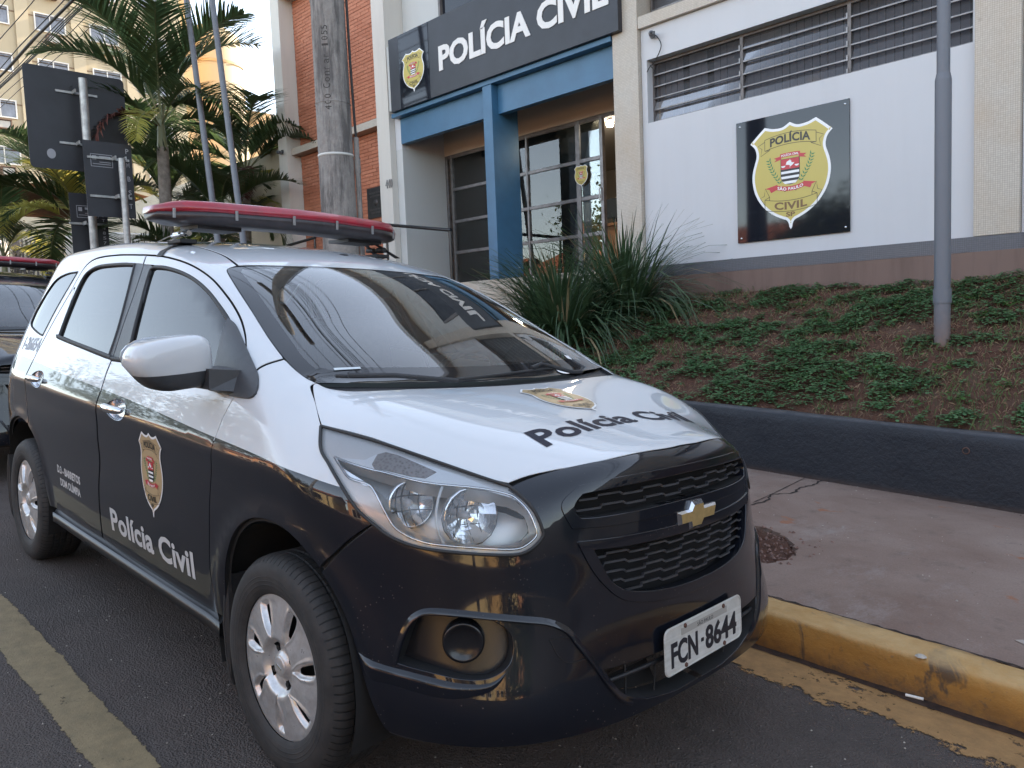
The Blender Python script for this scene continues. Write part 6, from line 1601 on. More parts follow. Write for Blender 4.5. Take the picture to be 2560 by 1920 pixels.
# ---- signs ----
sg_ = empty('station_sign', (-6.6, 6.40, 5.4), label='long black sign over the blue portal reading POLÍCIA CIVIL in white letters', category='sign')
def so_(mb): mb.v = [(p[0] + 6.6, p[1] - 6.40, p[2] - 5.4) for p in mb.v]; return mb
so_(bx((-9.03, 6.405, 4.872), (-4.21, 6.50, 6.06))).build('sign_board', [M_BLACKS], sg_, bevel=.004)
so_(bx((-8.75, 6.400, 4.876), (-7.97, 6.404, 6.055))).build('gloss_panel', [M_GLOSSB], sg_)
solid_text('letter', 'POLÍCIA CIVIL', -7.72 + 6.6, -4.35 + 6.6, 5.225 - 5.4, 5.70 - 5.4, lambda V, d: np.column_stack([V[:, 0], np.full(len(V), .004 - d), V[:, 1]]), .010, M_LETW, sg_, bold=.036)
badge_obj('badge_print', lambda V, l: np.column_stack([V[:, 0] * .78 - 8.375 + 6.6, np.full(len(V), -.0005 - l), V[:, 1] * .68 + 5.065 - 5.4]), .0012, letter='dark', parent=sg_)
pn = empty('badge_panel', (-2.025, 6.545, 2.75), label='square glossy black panel with the large gold police badge on the white wall', category='sign')
bx((-.645, -.008, -.68), (.645, .008, .68)).build('panel_board', [M_GLOSSB], pn, bevel=.001)
badge_obj('badge_print', lambda V, l: np.column_stack([V[:, 0] * 1.25 + .0, np.full(len(V), -.0085 - l), V[:, 1] * 1.20 - .585]), .0008, letter='brown', parent=pn)
for x in (-.60, .60):
    for z in (-.63, .63): MB().revolve([(0, -.006), (.009, -.005), (.012, 0)], (x, -.008, z), 'y', 12).build('screw', [M_CHROME], pn)
dp = empty('door_badge', (-5.86, 7.555, 3.44), label='small gold police badge sticker on the glazed entrance door', category='sticker')
badge_obj('sticker_print', lambda V, l: np.column_stack([V[:, 0] * .36, -l + 0 * V[:, 0], V[:, 1] * .34 - .17]), .0006, parent=dp)
# plaque and house number
pq = empty('wall_plaque', (-10.17, 6.79, 3.55), label='dark metal plaque fixed to the lower brick wall right of the concrete pole', category='plaque')
bx((-.27, 0, -.28), (.27, .02, .28)).build('plate', [simple('plaque_bronze', (.030, .028, .030), .35, .5, .3, 12)], pq, bevel=.006)
for z, w_ in ((.18, .20), (.12, .17), (-.12, .20), (-.18, .15)): bx((-w_, -.004, z - .014), (w_, 0, z + .014)).build('raised_line', [simple('plaque_relief', (.06, .055, .055), .4, .6)], pq)
MB().revolve([(0, -.006), (.06, -.005), (.065, 0)], (0, 0, 0), 'y', 20).build('raised_crest', [simple('plaque_relief2', (.06, .055, .055), .4, .6)], pq)
nm_ = empty('house_number', (-9.42, 6.497, 3.66), label='grey metal house number 440 on the cream pillar beside the entrance', category='house number')
solid_text('digit', '440', 0, .20, 0, .15, lambda V, d: np.column_stack([V[:, 0], -.002 - d + 0 * V[:, 0], V[:, 1]]), .012, simple('number_grey', (.22, .21, .20), .5), nm_, bold=.02)
# cameras
def cctv(loc, yaw, lab):
    r = empty('security_camera', loc, label=lab, category='camera'); r.rotation_euler = (0, 0, yaw)
    mb = MB(); mb.box((-.035, -.012, -.035), (.035, 0, .035)); mb.tube([(0, -.01, 0), (0, -.06, -.01)], .011, 8); mb.build('mount', [M_PLAST], r)
    mb = MB(); mb.revolve([(0, -.15), (.028, -.15), (.034, -.14), (.034, -.03), (.02, -.02), (0, -.02)], (0, 0, -.03), 'y', 18); mb.build('body', [simple('camera_body', (.10, .10, .11), .4)], r)
    MB().revolve([(0, -.153), (.016, -.152), (.018, -.149)], (0, 0, -.03), 'y', 14).build('lens', [M_GLOSSB], r); return r
cctv((-3.80, 6.555, 4.74), .5, 'small dark security camera with hanging cable high on the white wall')
cctv((-12.93, 6.495, 4.92), .3, 'dark security camera on the far cream pillar of the brick wing')
cb = MB(); cb.tube(crom([(-3.80, 6.54, 4.72), (-3.73, 6.53, 4.70), (-3.66, 6.53, 4.56), (-3.76, 6.53, 4.40), (-3.83, 6.53, 4.36)], 6), .006, 6); cb.tube(crom([(-3.83, 6.53, 4.36), (-3.88, 6.53, 4.30)], 3), .005, 6); cb.tube(crom([(-3.83, 6.53, 4.37), (-3.78, 6.54, 4.30), (-3.80, 6.55, 4.27)], 4), .006, 6)
cb.build('camera_cable', [M_RUB], label='loose black cable hanging under the camera on the white wall', category='cable')
# handrails
def rail_(pts, name, lab, posts=()):
    r = empty(name, pts[0], label=lab, category='handrail', group='black handrails by the entrance'); o = Vector(pts[0])
    MB().tube([Vector(p) - o for p in pts], .028, 8).build('rail', [M_RUBG], r)
    for x, y, z0, z1 in posts: MB().tube([Vector((x, y, z0)) - o, Vector((x, y, z1)) - o], .022, 8).build('post', [M_RUBG], r)
M_RUBG = simple('black_gloss_paint', (.012, .012, .014), .25)
rail_([(-9.35, 6.30, 3.03), (-7.50, 6.30, 2.73)], 'handrail', 'black handrail running down beside the grey recess wall', [(-7.52, 6.30, 1.5, 2.73), (-9.2, 6.30, 1.0, 3.0)])
rail_([(-12.25, 6.1, 2.93), (-11.2, 6.1, 2.98)], 'handrail', 'black handrail in front of the lower brick wall left of the pole', [(-11.22, 6.1, .4, 2.97), (-12.2, 6.1, .4, 2.93)])

# ---- poles ----
def concrete_pole():
    n = N('weathered_concrete'); s = n.noise(2.5, 6, .75, vec=n.map((3, 3, .35))); b = n.noise(14, 6, .75)
    c = n.mix(n.ramp(b, [(.3, 0), (.7, 1)]), (.20, .18, .165), (.31, .29, .265)); c = n.mix(n.ramp(s, [(.48, 0), (.60, .85)]), c, (.085, .078, .075))
    n.pbsdf(c, .9, 0, n.bump(n.math('ADD', n.noise(50, 5, .7), b), .6, .01)); m = n.done()
    r = empty('concrete_pole', (-4.615, 2.425, .1), label='thick weathered concrete utility pole rising behind the roof of the police car', category='pole')
    R0 = lambda z: .183 - .0058 * z
    mb = MB(); pr = [(R0(z), z) for z in np.linspace(0, 8.6, 60)]
    mb.revolve(pr + [(0, 8.6)], axis='z', n=40); mb.build('shaft', [m], r)
    for z in (3.31, 4.262): MB().revolve([(R0(z) + .0005, z - .006), (R0(z) + .006, z), (R0(z) + .0005, z + .006)], axis='z', n=40).build('mould_seam', [m], r)
    z = 2.824; MB().revolve([(R0(z), z - .012), (R0(z) + .004, z - .011), (R0(z) + .004, z + .011), (R0(z), z + .012)], axis='z', n=40).build('strap', [simple('strap_white', (.55, .54, .50), .5)], r)
    def cyl(V, d):    # lettering wrapped up the shaft
        z = V[:, 0]; rad = R0(z) + .0010 + d; a = math.radians(-50) - (V[:, 1] - .035) / .163
        return np.column_stack([rad * np.cos(a), rad * np.sin(a), z])
    ink = simple('stamped_mark', (.055, .048, .044), .95)
    for s_, u0, u1, h in (('400', 3.225, 3.385, .062), ('Conrar', 3.425, 3.765, .070), ('1055', 3.81, 4.01, .062)):
        x_ = u0; ws = (u1 - u0) / len(s_)
        for ch in s_:
            V, T = text2d(ch, .0, 1.0, 1.0); V = fit(V, x_, x_ + ws * (.72 if ch not in '1r' else .4), 0, h * (1 if ch.isdigit() or ch == 'C' else .68)); V, T = subdiv2(V, T, .012); x_ += ws; P = cyl(V, 0); MB().add(P, [tuple(int(q) for q in t) for t in T]).build('stamped_character', [ink], r, fix=False)
    # conduit and cable down its side
    ca = math.radians(52); cx, cy = .200 * math.cos(ca), .200 * math.sin(ca)
    MB().tube([(cx, cy, 0), (cx, cy, 3.0)], .026, 12).build('conduit', [m], r); MB().tube([(cx, cy, 2.66), (cx, cy, 2.80)], .030, 12).build('conduit_clamp', [m], r)
    MB().tube(crom([(cx, cy, 2.98), (cx * .97, cy * .97, 3.2), (cx * .93, cy * .93, 3.6), (cx * .9, cy * .9, 4.2), (cx * .86, cy * .86, 5.2), (cx * .83, cy * .83, 6.4)], 5), .012, 8).build('pole_cable', [M_RUB], r)
    MB().box((-.9, -.06, 7.6), (.9, .06, 7.72)).build('cross_arm', [simple('arm_wood', (.12, .09, .07), .8)], r)
    return r
concrete_pole()
def pole(name, x, y, z0, z1, r0, r1, mat, top=None, **t):
    r = empty(name, (x, y, z0), **t); tx, ty = top or (x, y)
    MB().tube([(0, 0, 0), (tx - x, ty - y, z1 - z0)], [r0, r1], 20).build('shaft', [mat], r); return r
M_PG = simple('grey_pole_paint', (.135, .145, .165), .45, 0, .12, 8, .2, 80)
gp = empty('grey_lamp_pole', (-.05, 5.07, .93), label='tall grey steel pole standing in the planted bank in front of the white wall', category='pole')
def mgp():
    n = N('pole_paint_rust'); z = n.n('ShaderNodeSeparateXYZ'); n.l(n.co(), z.inputs[0])
    c = n.mix(n.math('MULTIPLY', n.ramp(z.outputs[2], [(.0, 1), (.38, 0)]), n.ramp(n.noise(6, 5, .7), [(.3, .5), (.6, 1)])), (.135, .145, .168), (.17, .105, .085)); n.pbsdf(c, .5, 0, n.bump(n.noise(50, 4, .6), .2, .004)); return n.done()
MGP = mgp()
MB().tube([(0, 0, 0), (0, 0, .36)], .060, 28).build('lower_shaft', [MGP], gp); MB().tube([(0, 0, .358), (0, 0, .47)], .067, 28).build('collar', [MGP], gp)
MB().tube([(0, 0, .47), (0, 0, 2.10)], .060, 28).build('middle_shaft', [MGP], gp); MB().tube([(0, 0, 2.10), (0, 0, 2.15)], [.060, .050], 28).build('taper', [MGP], gp); MB().tube([(0, 0, 2.15), (0, 0, 8)], .048, 28).build('upper_shaft', [MGP], gp)
pole('flagpole', -11.12, 4.2, 2.2, 7.6, .055, .045, M_PG, (-11.85, 4.2), label='left one of two leaning grey flagpoles before the palms', category='flagpole', group='leaning flagpoles')
pole('flagpole', -10.05, 4.2, 1.2, 7.3, .055, .045, M_PG, (-10.87, 4.2), label='right one of two leaning grey flagpoles beside the brick wing', category='flagpole', group='leaning flagpoles')
# ---- traffic sign backs on galvanised posts ----
M_GALV = simple('galvanised_steel', (.36, .36, .35), .5, .6, .3, 14); M_SBACK = simple('sign_back_black', (.020, .021, .026), .5, 0, .35, 2)
def sign_back(loc, post, panels, lab):
    r = empty('traffic_sign', _c + (np.array(loc) - _c) * 1.5, label=lab, category='traffic sign'); r.scale = (1.5,) * 3; o = Vector(loc)
    MB().tube([(0, 0, 0), (post[0] - loc[0], post[1] - loc[1], post[2] - loc[2])], .044 if post[2] > 3.9 else .036, 20).build('post', [M_GALV], r)
    for y0, y1, z0, z1, tx, rad in panels:
        mb = MB(); P = []
        for cx, cz, a0 in ((y0 + rad, z0 + rad, 180), (y1 - rad, z0 + rad, 270), (y1 - rad, z1 - rad, 0), (y0 + rad, z1 - rad, 90)):
            for k in range(5): a = math.radians(a0 + 22.5 * k); P.append((-.10, cx + rad * math.cos(a) - o.y, cz + rad * math.sin(a) - o.z))
        mb.prism(P, (.004, 0, 0)); pl_ = mb.build('sign_plate', [M_SBACK], r)
        for z in ([z0 + (z1 - z0) * .27, z0 + (z1 - z0) * .78] if z1 - z0 > .8 else [z0 + (z1 - z0) * .5]):
            mb = MB(); mb.box((-.095, (y0 + y1) / 2 - .22 - o.y, z - .012 - o.z), (-.080, (y0 + y1) / 2 + .22 - o.y, z + .012 - o.z)); mb.box((-.080, -.06, z - .02 - o.z), (.03, -.048, z + .02 - o.z)); mb.box((-.080, .048, z - .02 - o.z), (.03, .06, z + .02 - o.z)); mb.build('bracket_rail', [M_GALV], r)
        if tx:
            st = (z1 - z0 - .06) / max(5, len(tx.replace(' ', ''))); zc = z1 - .05
            for ch in tx:
                if ch == ' ': zc -= st * .5; continue
                V, T = text2d(ch, .015, 1, 1); V = fit(V, 0, .034, 0, min(.055, st * .62))
                MB().add([(-.0955, y1 - .065 + u - o.y, zc - min(.055, st * .62) + v - o.z) for u, v in V], [tuple(int(q) for q in t) for t in T]).build('stencil_character', [M_STEN], r, fix=False); zc -= st
            mb = MB(); a, b, c, d = y0 + .07, y0 + .30, z1 - .28, z1 - .14; w_ = .006
            for q in ((a, b, d - w_, d), (a, b, c, c + w_), (a, a + w_, c, d), (b - w_, b, c, d), (a + .09, b - .02, d - .045, d - .02), (a + .09, b - .02, c + .05, c + .056), (a + .02, b - .02, c + .028, c + .034), (a + .02, a + .06, d - .065, d - .02)): mb.add([(-.0955, q[0] - o.y, q[2] - o.z), (-.0955, q[1] - o.y, q[2] - o.z), (-.0955, q[1] - o.y, q[3] - o.z), (-.0955, q[0] - o.y, q[3] - o.z)], [(0, 1, 2, 3)])
            mb.build('label_print', [M_STEN], r, fix=False)
        else:
            mb = MB(); c = (y0 + .22 - o.y, z0 + .17 - o.z); mb.add([(-.0955, c[0] + .045 * math.cos(a), c[1] + .055 * math.sin(a)) for a in np.linspace(0, 2 * math.pi, 20, False)], [tuple(range(20))]); mb.build('round_label', [M_STEN], r, fix=False)
M_STEN = simple('stencil_grey', (.30, .30, .32), .6)
sign_back((-7.93, 1.20, .30), (-7.80, 1.20, 4.20), [(.66, 1.72, 3.20, 4.33, None, .05), (1.02, 1.42, 2.25, 2.95, 'PMBST 4857  50', .008)], 'big black backed traffic sign on the taller galvanised post, rounded corners')
sign_back((-7.40, 1.40, .30), (-7.36, 1.40, 3.26), [(1.05, 1.56, 2.62, 3.45, 'PMBST', .008)], 'black backed rectangular sign on the shorter galvanised post')

# ---- overhead cables along the street ----
for i, (k, z, r) in enumerate([(.655, 6.2, .028), (.60, 6.5, .010), (.635, 6.3, .009), (.70, 6.1, .012), (.715, 6.1, .010), (.735, 6.0, .010), (.80, 5.9, .009), (.88, 5.8, .009), (.52, 6.8, .009)]):
    pass
def cables():
    C = Vector(_c); rr = random.Random(8)
    spec = [(14, .008), (85, .008), (160, .010), (181, .024), (186, .010), (205, .009), (215, .011), (222, .011), (228, .012), (262, .008), (300, .008)]
    for i, (px, r) in enumerate(spec):
        d = (Vector(_r) * ((px - 1280) / 1965.4) + Vector(_u) * (960 / 1965.4) + Vector(_d)); hz = 5.0 + .12 * i; t = hz / d.z; P = C + d * t      # height above the eye
        pts = []
        for j in range(41):
            x = 12 - j * 2.2; s = ((x + 60) / 18) % 1; pts.append((x, P.y + .02 * math.sin(x), P.z + (-(s * (1 - s)) * .5 + .12) * (.6 + .4 * rr.random() * 0)))
        MB().tube(pts, r, 6).build('overhead_cable', [M_RUB], label='%s overhead cable running along the street above the traffic signs' % ('thick black bundled' if r > .02 else 'thin black'), category='cable', group='thick overhead cable bundle' if r > .02 else 'thin overhead cables')
cables()

# ---- lettering and badges on the car ----
def decal_text(name, s, a, b, c, chart, mat, parent, bold=.028, width=.9, lift=.0014, space=1.02, step=.02):
    """text stretched over the body: a,b = baseline ends, c = point above a (3D)"""
    V, T = text2d(s, bold, width, space); x1 = V[:, 0].max(); y1 = .73
    a2, b2, c2 = chart.to2(np.array([a, b, c])); U = V[:, :1] / x1 * (b2 - a2) + V[:, 1:] / y1 * (c2 - a2) + a2
    # refine large triangles so that the print follows the panel
    P, Nn, ok = chart.to3(U, -lift); me = bpy.data.meshes.new(name); me.from_pydata([tuple(p) for p in P], [], [tuple(int(q) for q in t) for t in T]); me.materials.append(mat); me.update()
    bm = bmesh.new(); bm.from_mesh(me)
    for _ in range(4):
        es = [e for e in bm.edges if e.calc_length() > .035]
        if not es: break
        bmesh.ops.subdivide_edges(bm, edges=es, cuts=1); bmesh.ops.triangulate(bm, faces=bm.faces)
    bm.to_mesh(me); bm.free()
    Q = np.array([v.co for v in me.vertices]); Q2, Nn, ok = chart.to3(chart.to2(Q), -lift); me.vertices.foreach_set('co', Q2.ravel()); me.polygons.foreach_set('use_smooth', [True] * len(me.polygons)); me.update()
    me.normals_split_custom_set_from_vertices([tuple(x) for x in Nn])
    return put(name, me, parent)
def decal_mat(name, c, rough=.35):
    n = N(name); n.pbsdf(c, .5, 0, None, .05, .15, .2); return n.done()
M_DW = decal_mat('vinyl_silver_white', (.50, .50, .50)); M_DB = decal_mat('vinyl_dark', (.020, .020, .032)); M_DG = decal_mat('vinyl_grey', (.36, .38, .42))
for k in ('white', 'tan', 'gold', 'dark', 'red', 'green', 'black', 'brown', 'paper'): pass
decal_text('door_lettering', 'Polícia Civil', (-1.335, -.85, .430), (-.545, -.85, .428), (-1.335, -.85, .522), SIDE, M_DW, CAR, width=.95)
decal_text('hood_lettering', 'Polícia Civil', (.560, -.365, .96), (.552, .378, .96), (.475, -.365, 1.0), TOP, M_DB, CAR, width=.95)
decal_text('unit_lettering', 'D.3 - BARRETOS', (-2.020, -.86, .556), (-1.690, -.86, .550), (-2.020, -.86, .590), SIDE, M_DW, CAR, bold=.04)
decal_text('unit_lettering', 'DDM OLÍMPIA', (-1.992, -.86, .498), (-1.700, -.86, .493), (-1.992, -.86, .532), SIDE, M_DW, CAR, bold=.04)
decal_text('fleet_number', '1-26654', (-2.80, -.82, 1.085), (-2.50, -.82, 1.085), (-2.80, -.82, 1.150), SIDE, M_DG, CAR, bold=.03)
def map_side(V, l):
    x = -.860 + V[:, 0] * .285 + (.5 - V[:, 1]) * .0; z = .572 + V[:, 1] * .318
    return onbody(SIDE, np.stack([x, 0 * x - .86, z], 1), -l)
badge_obj('door_badge_print', map_side, .0007, 'tan', 'dark', parent=CAR, base=.0010)
def map_hood(V, l):
    y = V[:, 0] * .275; x = .440 - V[:, 1] * .285
    return onbody(VERT, np.stack([x, y, 0 * x + 1.05], 1), -l)
badge_obj('hood_badge_print', map_hood, .0008, 'tan', 'dark', parent=CAR, base=.0022)
# number plate
PL = empty('number_plate', (0, 0, 0), CAR); pc = Vector((.842, .008, .430)); RP = Matrix.Translation(pc) @ Matrix.Rotation(math.radians(-4), 4, 'Y') @ Matrix.Rotation(math.radians(1.0), 4, 'X')
def rr_rect(w_, h, r, n=5):
    P = []
    for cx, cy, a0 in ((w_ - r, h - r, 0), (-w_ + r, h - r, 90), (-w_ + r, -h + r, 180), (w_ - r, -h + r, 270)):
        for k in range(n + 1): a = math.radians(a0 + 90 * k / n); P.append((cx + r * math.cos(a), cy + r * math.sin(a)))
    return P
def np_():
    n = N('plate_worn'); f = n.noise(16, 6, .7); c = n.mix(n.ramp(f, [(.3, 0), (.75, 1)]), (.56, .54, .50), (.40, .38, .35))
    st = n.noise(9, 3, .5, vec=n.map((1, .3, 9))); c = n.mix(n.ramp(st, [(.45, 0), (.6, .35)]), c, (.66, .66, .64)); n.pbsdf(c, .45, 0, n.bump(n.noise(80, 3), .15, .002)); return n.done()
M_PLATE = np_(); M_PINK = simple('plate_ink', (.014, .015, .022), .5, 0, .3, 50); M_RUST = simple('plate_rust', (.10, .045, .03), .8); M_PT = simple('plate_tab', (.34, .32, .29), .5)
mb = MB(); mb.prism([(0, x, z) for x, z in rr_rect(.200, .065, .022)], (.0015, 0, 0)); mb.tube([(.002, x, z) for x, z in rr_rect(.1965, .0615, .020) + rr_rect(.1965, .0615, .020)[:1]], .0018, 6, cap=False); mb.xf(RP); mb.build('plate_sheet', [M_PLATE], PL)
def glyphs(s, x0, x1, z0, z1, bold, nm='plate_character', wd=1.0):
    solid_text(nm, s, x0, x1, z0, z1, lambda V, d: np.array([tuple(RP @ Vector((.0017 + d, v[0], v[1]))) for v in V]), .0012, M_PINK, PL, bold=bold, width=wd)
glyphs('FCN', -.170, -.040, -.047, .022, .030); glyphs('8644', .000, .170, -.047, .022, .030)
mb = MB(); mb.box((.0017, -.022, -.016), (.003, -.010, -.006)); mb.xf(RP); mb.build('plate_character', [M_PINK], PL)
mb = MB(); mb.box((.0016, -.118, .031), (.0026, .118, .050)); mb.xf(RP); mb.build('plate_tab', [M_PT], PL)
glyphs('SÃO PAULO', -.040, .042, .034, .047, .0, 'plate_caption')
for x, z in ((-.10, .053), (.10, .053), (-.10, -.056), (.10, -.056)):
    mb = MB(); mb.revolve([(0, .004), (.006, .003), (.007, 0)], (x, 0, z) if False else (0, 0, 0), 'x', 10); mb.v = [(p[0] + .0015, p[1] + x, p[2] + z) for p in mb.v]; mb.xf(RP); mb.build('plate_bolt', [M_RUST], PL)
mb = MB(); mb.box((.80, -.05, .38), (.838, .06, .48)); mb.build('plate_holder', [M_PLAST], PL)
# stickers on the glass
for pts, lab in (([(-.118, -.585, 1.131), (-.100, -.505, 1.137)], 0),):
    P = onbody(TOP, A3('-.128,-.583,1.13 -.108,-.500,1.13 -.118,-.498,1.13 -.140,-.580,1.13'), -.0012); MB().add(P, [(0, 1, 2, 3)]).build('glass_sticker', [simple('sticker_pale', (.55, .60, .62), .4)], CAR, fix=False)
th = np.linspace(0, 2 * math.pi, 18, False)
P = onbody(TOP, np.stack([-.020 + .028 * np.cos(th), .355 + .030 * np.sin(th), 0 * th + 1.1], 1), -.0012); MB().add(P, [tuple(range(18))]).build('glass_sticker', [M_BG['white']], CAR, fix=False)
P = onbody(TOP, A3('-.115,.490,1.14 -.110,.515,1.14 -.140,.520,1.14 -.142,.495,1.14'), -.0012); MB().add(P, [(0, 1, 2, 3)]).build('glass_sticker', [M_BG['white']], CAR, fix=False)

# =====================================================================
#  BACKGROUND
# =====================================================================
# palms
def frond_mesh(name, L, arch, npair, ll, droopl, mat, seed, ratio=.22, stem=None):
    """one feather leaf: base at origin, leaving along +x and arching over"""
    g = np.random.default_rng(seed); V = []; F_ = []; mi = []; sp = []; K = 24; e0 = math.radians(62); p = np.zeros(3)
    for k in range(K + 1):
        s = k / K; e = e0 - arch * (s ** 1.25); sp.append(p.copy()); p = p + L / K * np.array([math.cos(e), 0, math.sin(e)])
    sp = np.array(sp)
    for k in range(K):       # rachis
        r0, r1 = .018 * (1 - k / K) + .003, .018 * (1 - (k + 1) / K) + .003; o = len(V)
        for q, r in ((sp[k], r0), (sp[k + 1], r1)):
            V += [q + np.array([0, r, 0]), q + np.array([0, -r, 0]), q + np.array([0, 0, r])]
        F_ += [(o, o + 3, o + 5, o + 2), (o + 1, o + 2, o + 5, o + 4), (o, o + 1, o + 4, o + 3)]; mi += [1] * 3
    for i in range(npair):
        s = ratio + (1 - ratio) * (i + .5) / npair; f = s * K; k = min(int(f), K - 1); q = sp[k] + (sp[k + 1] - sp[k]) * (f - k); t = sp[k + 1] - sp[k]; t /= np.linalg.norm(t); nrm = np.array([-t[2], 0, t[0]])
        le = ll * (math.sin(math.pi * min(1, (s - ratio) / (1 - ratio) * .85 + .12)) ** .6) * g.uniform(.85, 1.1)
        for sd in (1, -1):
            d = t * g.uniform(.55, .75) + np.array([0, sd, 0]) * .75 + nrm * g.uniform(.10, .40); d /= np.linalg.norm(d); w_ = .018 * g.uniform(.8, 1.2); o = len(V); pp = q.copy(); dd = d.copy()
            for j in range(4):
                wj = w_ * (1, 1.1, .8, .1)[j]; side = np.cross(dd, np.array([0, 0, 1.0])); side /= np.linalg.norm(side) + 1e-6
                V += [pp + side * wj, pp - side * wj]; pp = pp + dd * le / 3; dd = dd + np.array([0, 0, -droopl * (.25 + .3 * j)]); dd /= np.linalg.norm(dd)
            F_ += [(o + 2 * j, o + 2 * j + 1, o + 2 * j + 3, o + 2 * j + 2) for j in range(3)]; mi += [0] * 3
    me = bpy.data.meshes.new(name); me.from_pydata([tuple(map(float, v)) for v in V], [], F_)
    for m in (mat, stem or mat): me.materials.append(m)
    me.polygons.foreach_set('material_index', mi); me.update(); return me
M_FG = mat_leaf('palm_green', (.028, .055, .026), (.055, .090, .038), (.09, .11, .035), .42, .35, 2)
M_FY = mat_leaf('palm_yellow', (.30, .28, .06), (.42, .38, .10), (.20, .22, .05), .5, .45, 2); M_FB = mat_leaf('palm_dead', (.075, .022, .020), (.13, .045, .03), (.04, .015, .012), .8, .15, 3)
M_STEMG = simple('palm_stem', (.16, .17, .09), .5); M_TRK = simple('palm_trunk', (.20, .17, .145), .85, 0, .4, 9, .6, 30)
FR = [frond_mesh('frond', 2.5, 1.75, 66, .80, .45, M_FG, 1, stem=M_STEMG), frond_mesh('frond', 2.8, 1.35, 70, .86, .35, M_FG, 2, stem=M_STEMG), frond_mesh('frond', 2.2, 2.2, 60, .74, .5, M_FG, 3, stem=M_STEMG), frond_mesh('frond', 2.3, 1.9, 46, .55, .5, M_FY, 4, stem=M_STEMG), frond_mesh('frond', 1.9, 2.6, 40, .55, .9, M_FB, 5)]
def palm(loc, h, fr, r, lab, seed, sc=1.0, name='palm_tree'):
    g = random.Random(seed); root = empty(name, loc, label=lab, category='palm', group='palms beside the brick wing'); lean = (g.uniform(-.04, .04), g.uniform(-.04, .04))
    pts = [(lean[0] * z, lean[1] * z, z) for z in np.linspace(0, h, 14)]
    MB().tube(pts, [r * (1.25 - .3 * i / 13) * (1 + .04 * (i % 2)) for i in range(14)], 14).build('trunk', [M_TRK], root); top_ = Vector(pts[-1])
    MB().tube([top_ - Vector((0, 0, .05)), top_ + Vector((0, 0, .5 * sc))], [r * .95, r * .5], 12).build('crown_shaft', [M_STEMG], root)
    for (az, tilt, k, s) in fr:
        o = put('frond', FR[k], root, top_ + Vector((0, 0, .35 * sc))); o.rotation_euler = (0, math.radians(tilt), math.radians(az)); o.scale = (s * sc,) * 3
def rfr(seed, n, ky=.0, t0=-25, t1=35):
    g = random.Random(seed); L = []
    for i in range(n): L.append((360 * i / n * 1.0 + g.uniform(-18, 18), g.uniform(t0, t1) if i % 3 else g.uniform(-30, 0), 3 if g.random() < ky else g.choice([0, 1, 2]), g.uniform(.8, 1.05)))
    return L
palm((-12.9, 3.99, 1.0), 3.72, [(-95, -8, 0, 1.0), (-60, -12, 1, 1.0), (85, -14, 1, 1.05), (110, 4, 0, 1.0), (200, -15, 1, .9), (-20, -10, 1, .95), (30, -14, 1, 1.0), (150, 0, 0, .9), (-130, 12, 0, .9), (-85, 32, 4, .95), (60, 30, 2, .8), (-40, 38, 3, .7), (250, 10, 2, .9), (5, 14, 0, .8)], .105, 'tallest palm with arching green fronds and one dead reddish frond', 1)
palm((-14.3, 6.15, .8), 3.5, rfr(2, 14) + [(95, 12, 0, 1.05), (70, -8, 1, 1), (100, 42, 3, .85), (-30, 40, 4, .7)], .085, 'second palm leaning over the edge of the brick wing with one yellow frond', 2, .95)
palm((-13.4, 5.30, .8), 2.4, rfr(3, 13, .15), .07, 'short palm between the two leaning flagpoles', 3, .85)
palm((-15.2, 3.3, .9), 2.2, rfr(4, 13, .35) + [(-100, 6, 0, 1.0), (-80, 22, 3, .9)], .08, 'low palm behind the big traffic sign with yellowish lower fronds', 4, .95)
palm((-15.9, 5.2, .8), 2.9, rfr(5, 13, .15), .08, 'palm standing behind the tallest palm', 5, .95)
palm((-13.0, 4.25, .8), 1.35, rfr(6, 12, .35), .06, 'smallest palm just above the roof of the police car', 6, .75)
palm((-16.5, 2.2, .9), 1.7, rfr(7, 12, .45), .07, 'yellow green palm at the left end of the row above the rear of the car', 7, .9)
palm((-15.2, 7.0, .8), 2.3, rfr(8, 12, .2), .07, 'palm half hidden behind the corner pillar', 8, .85)

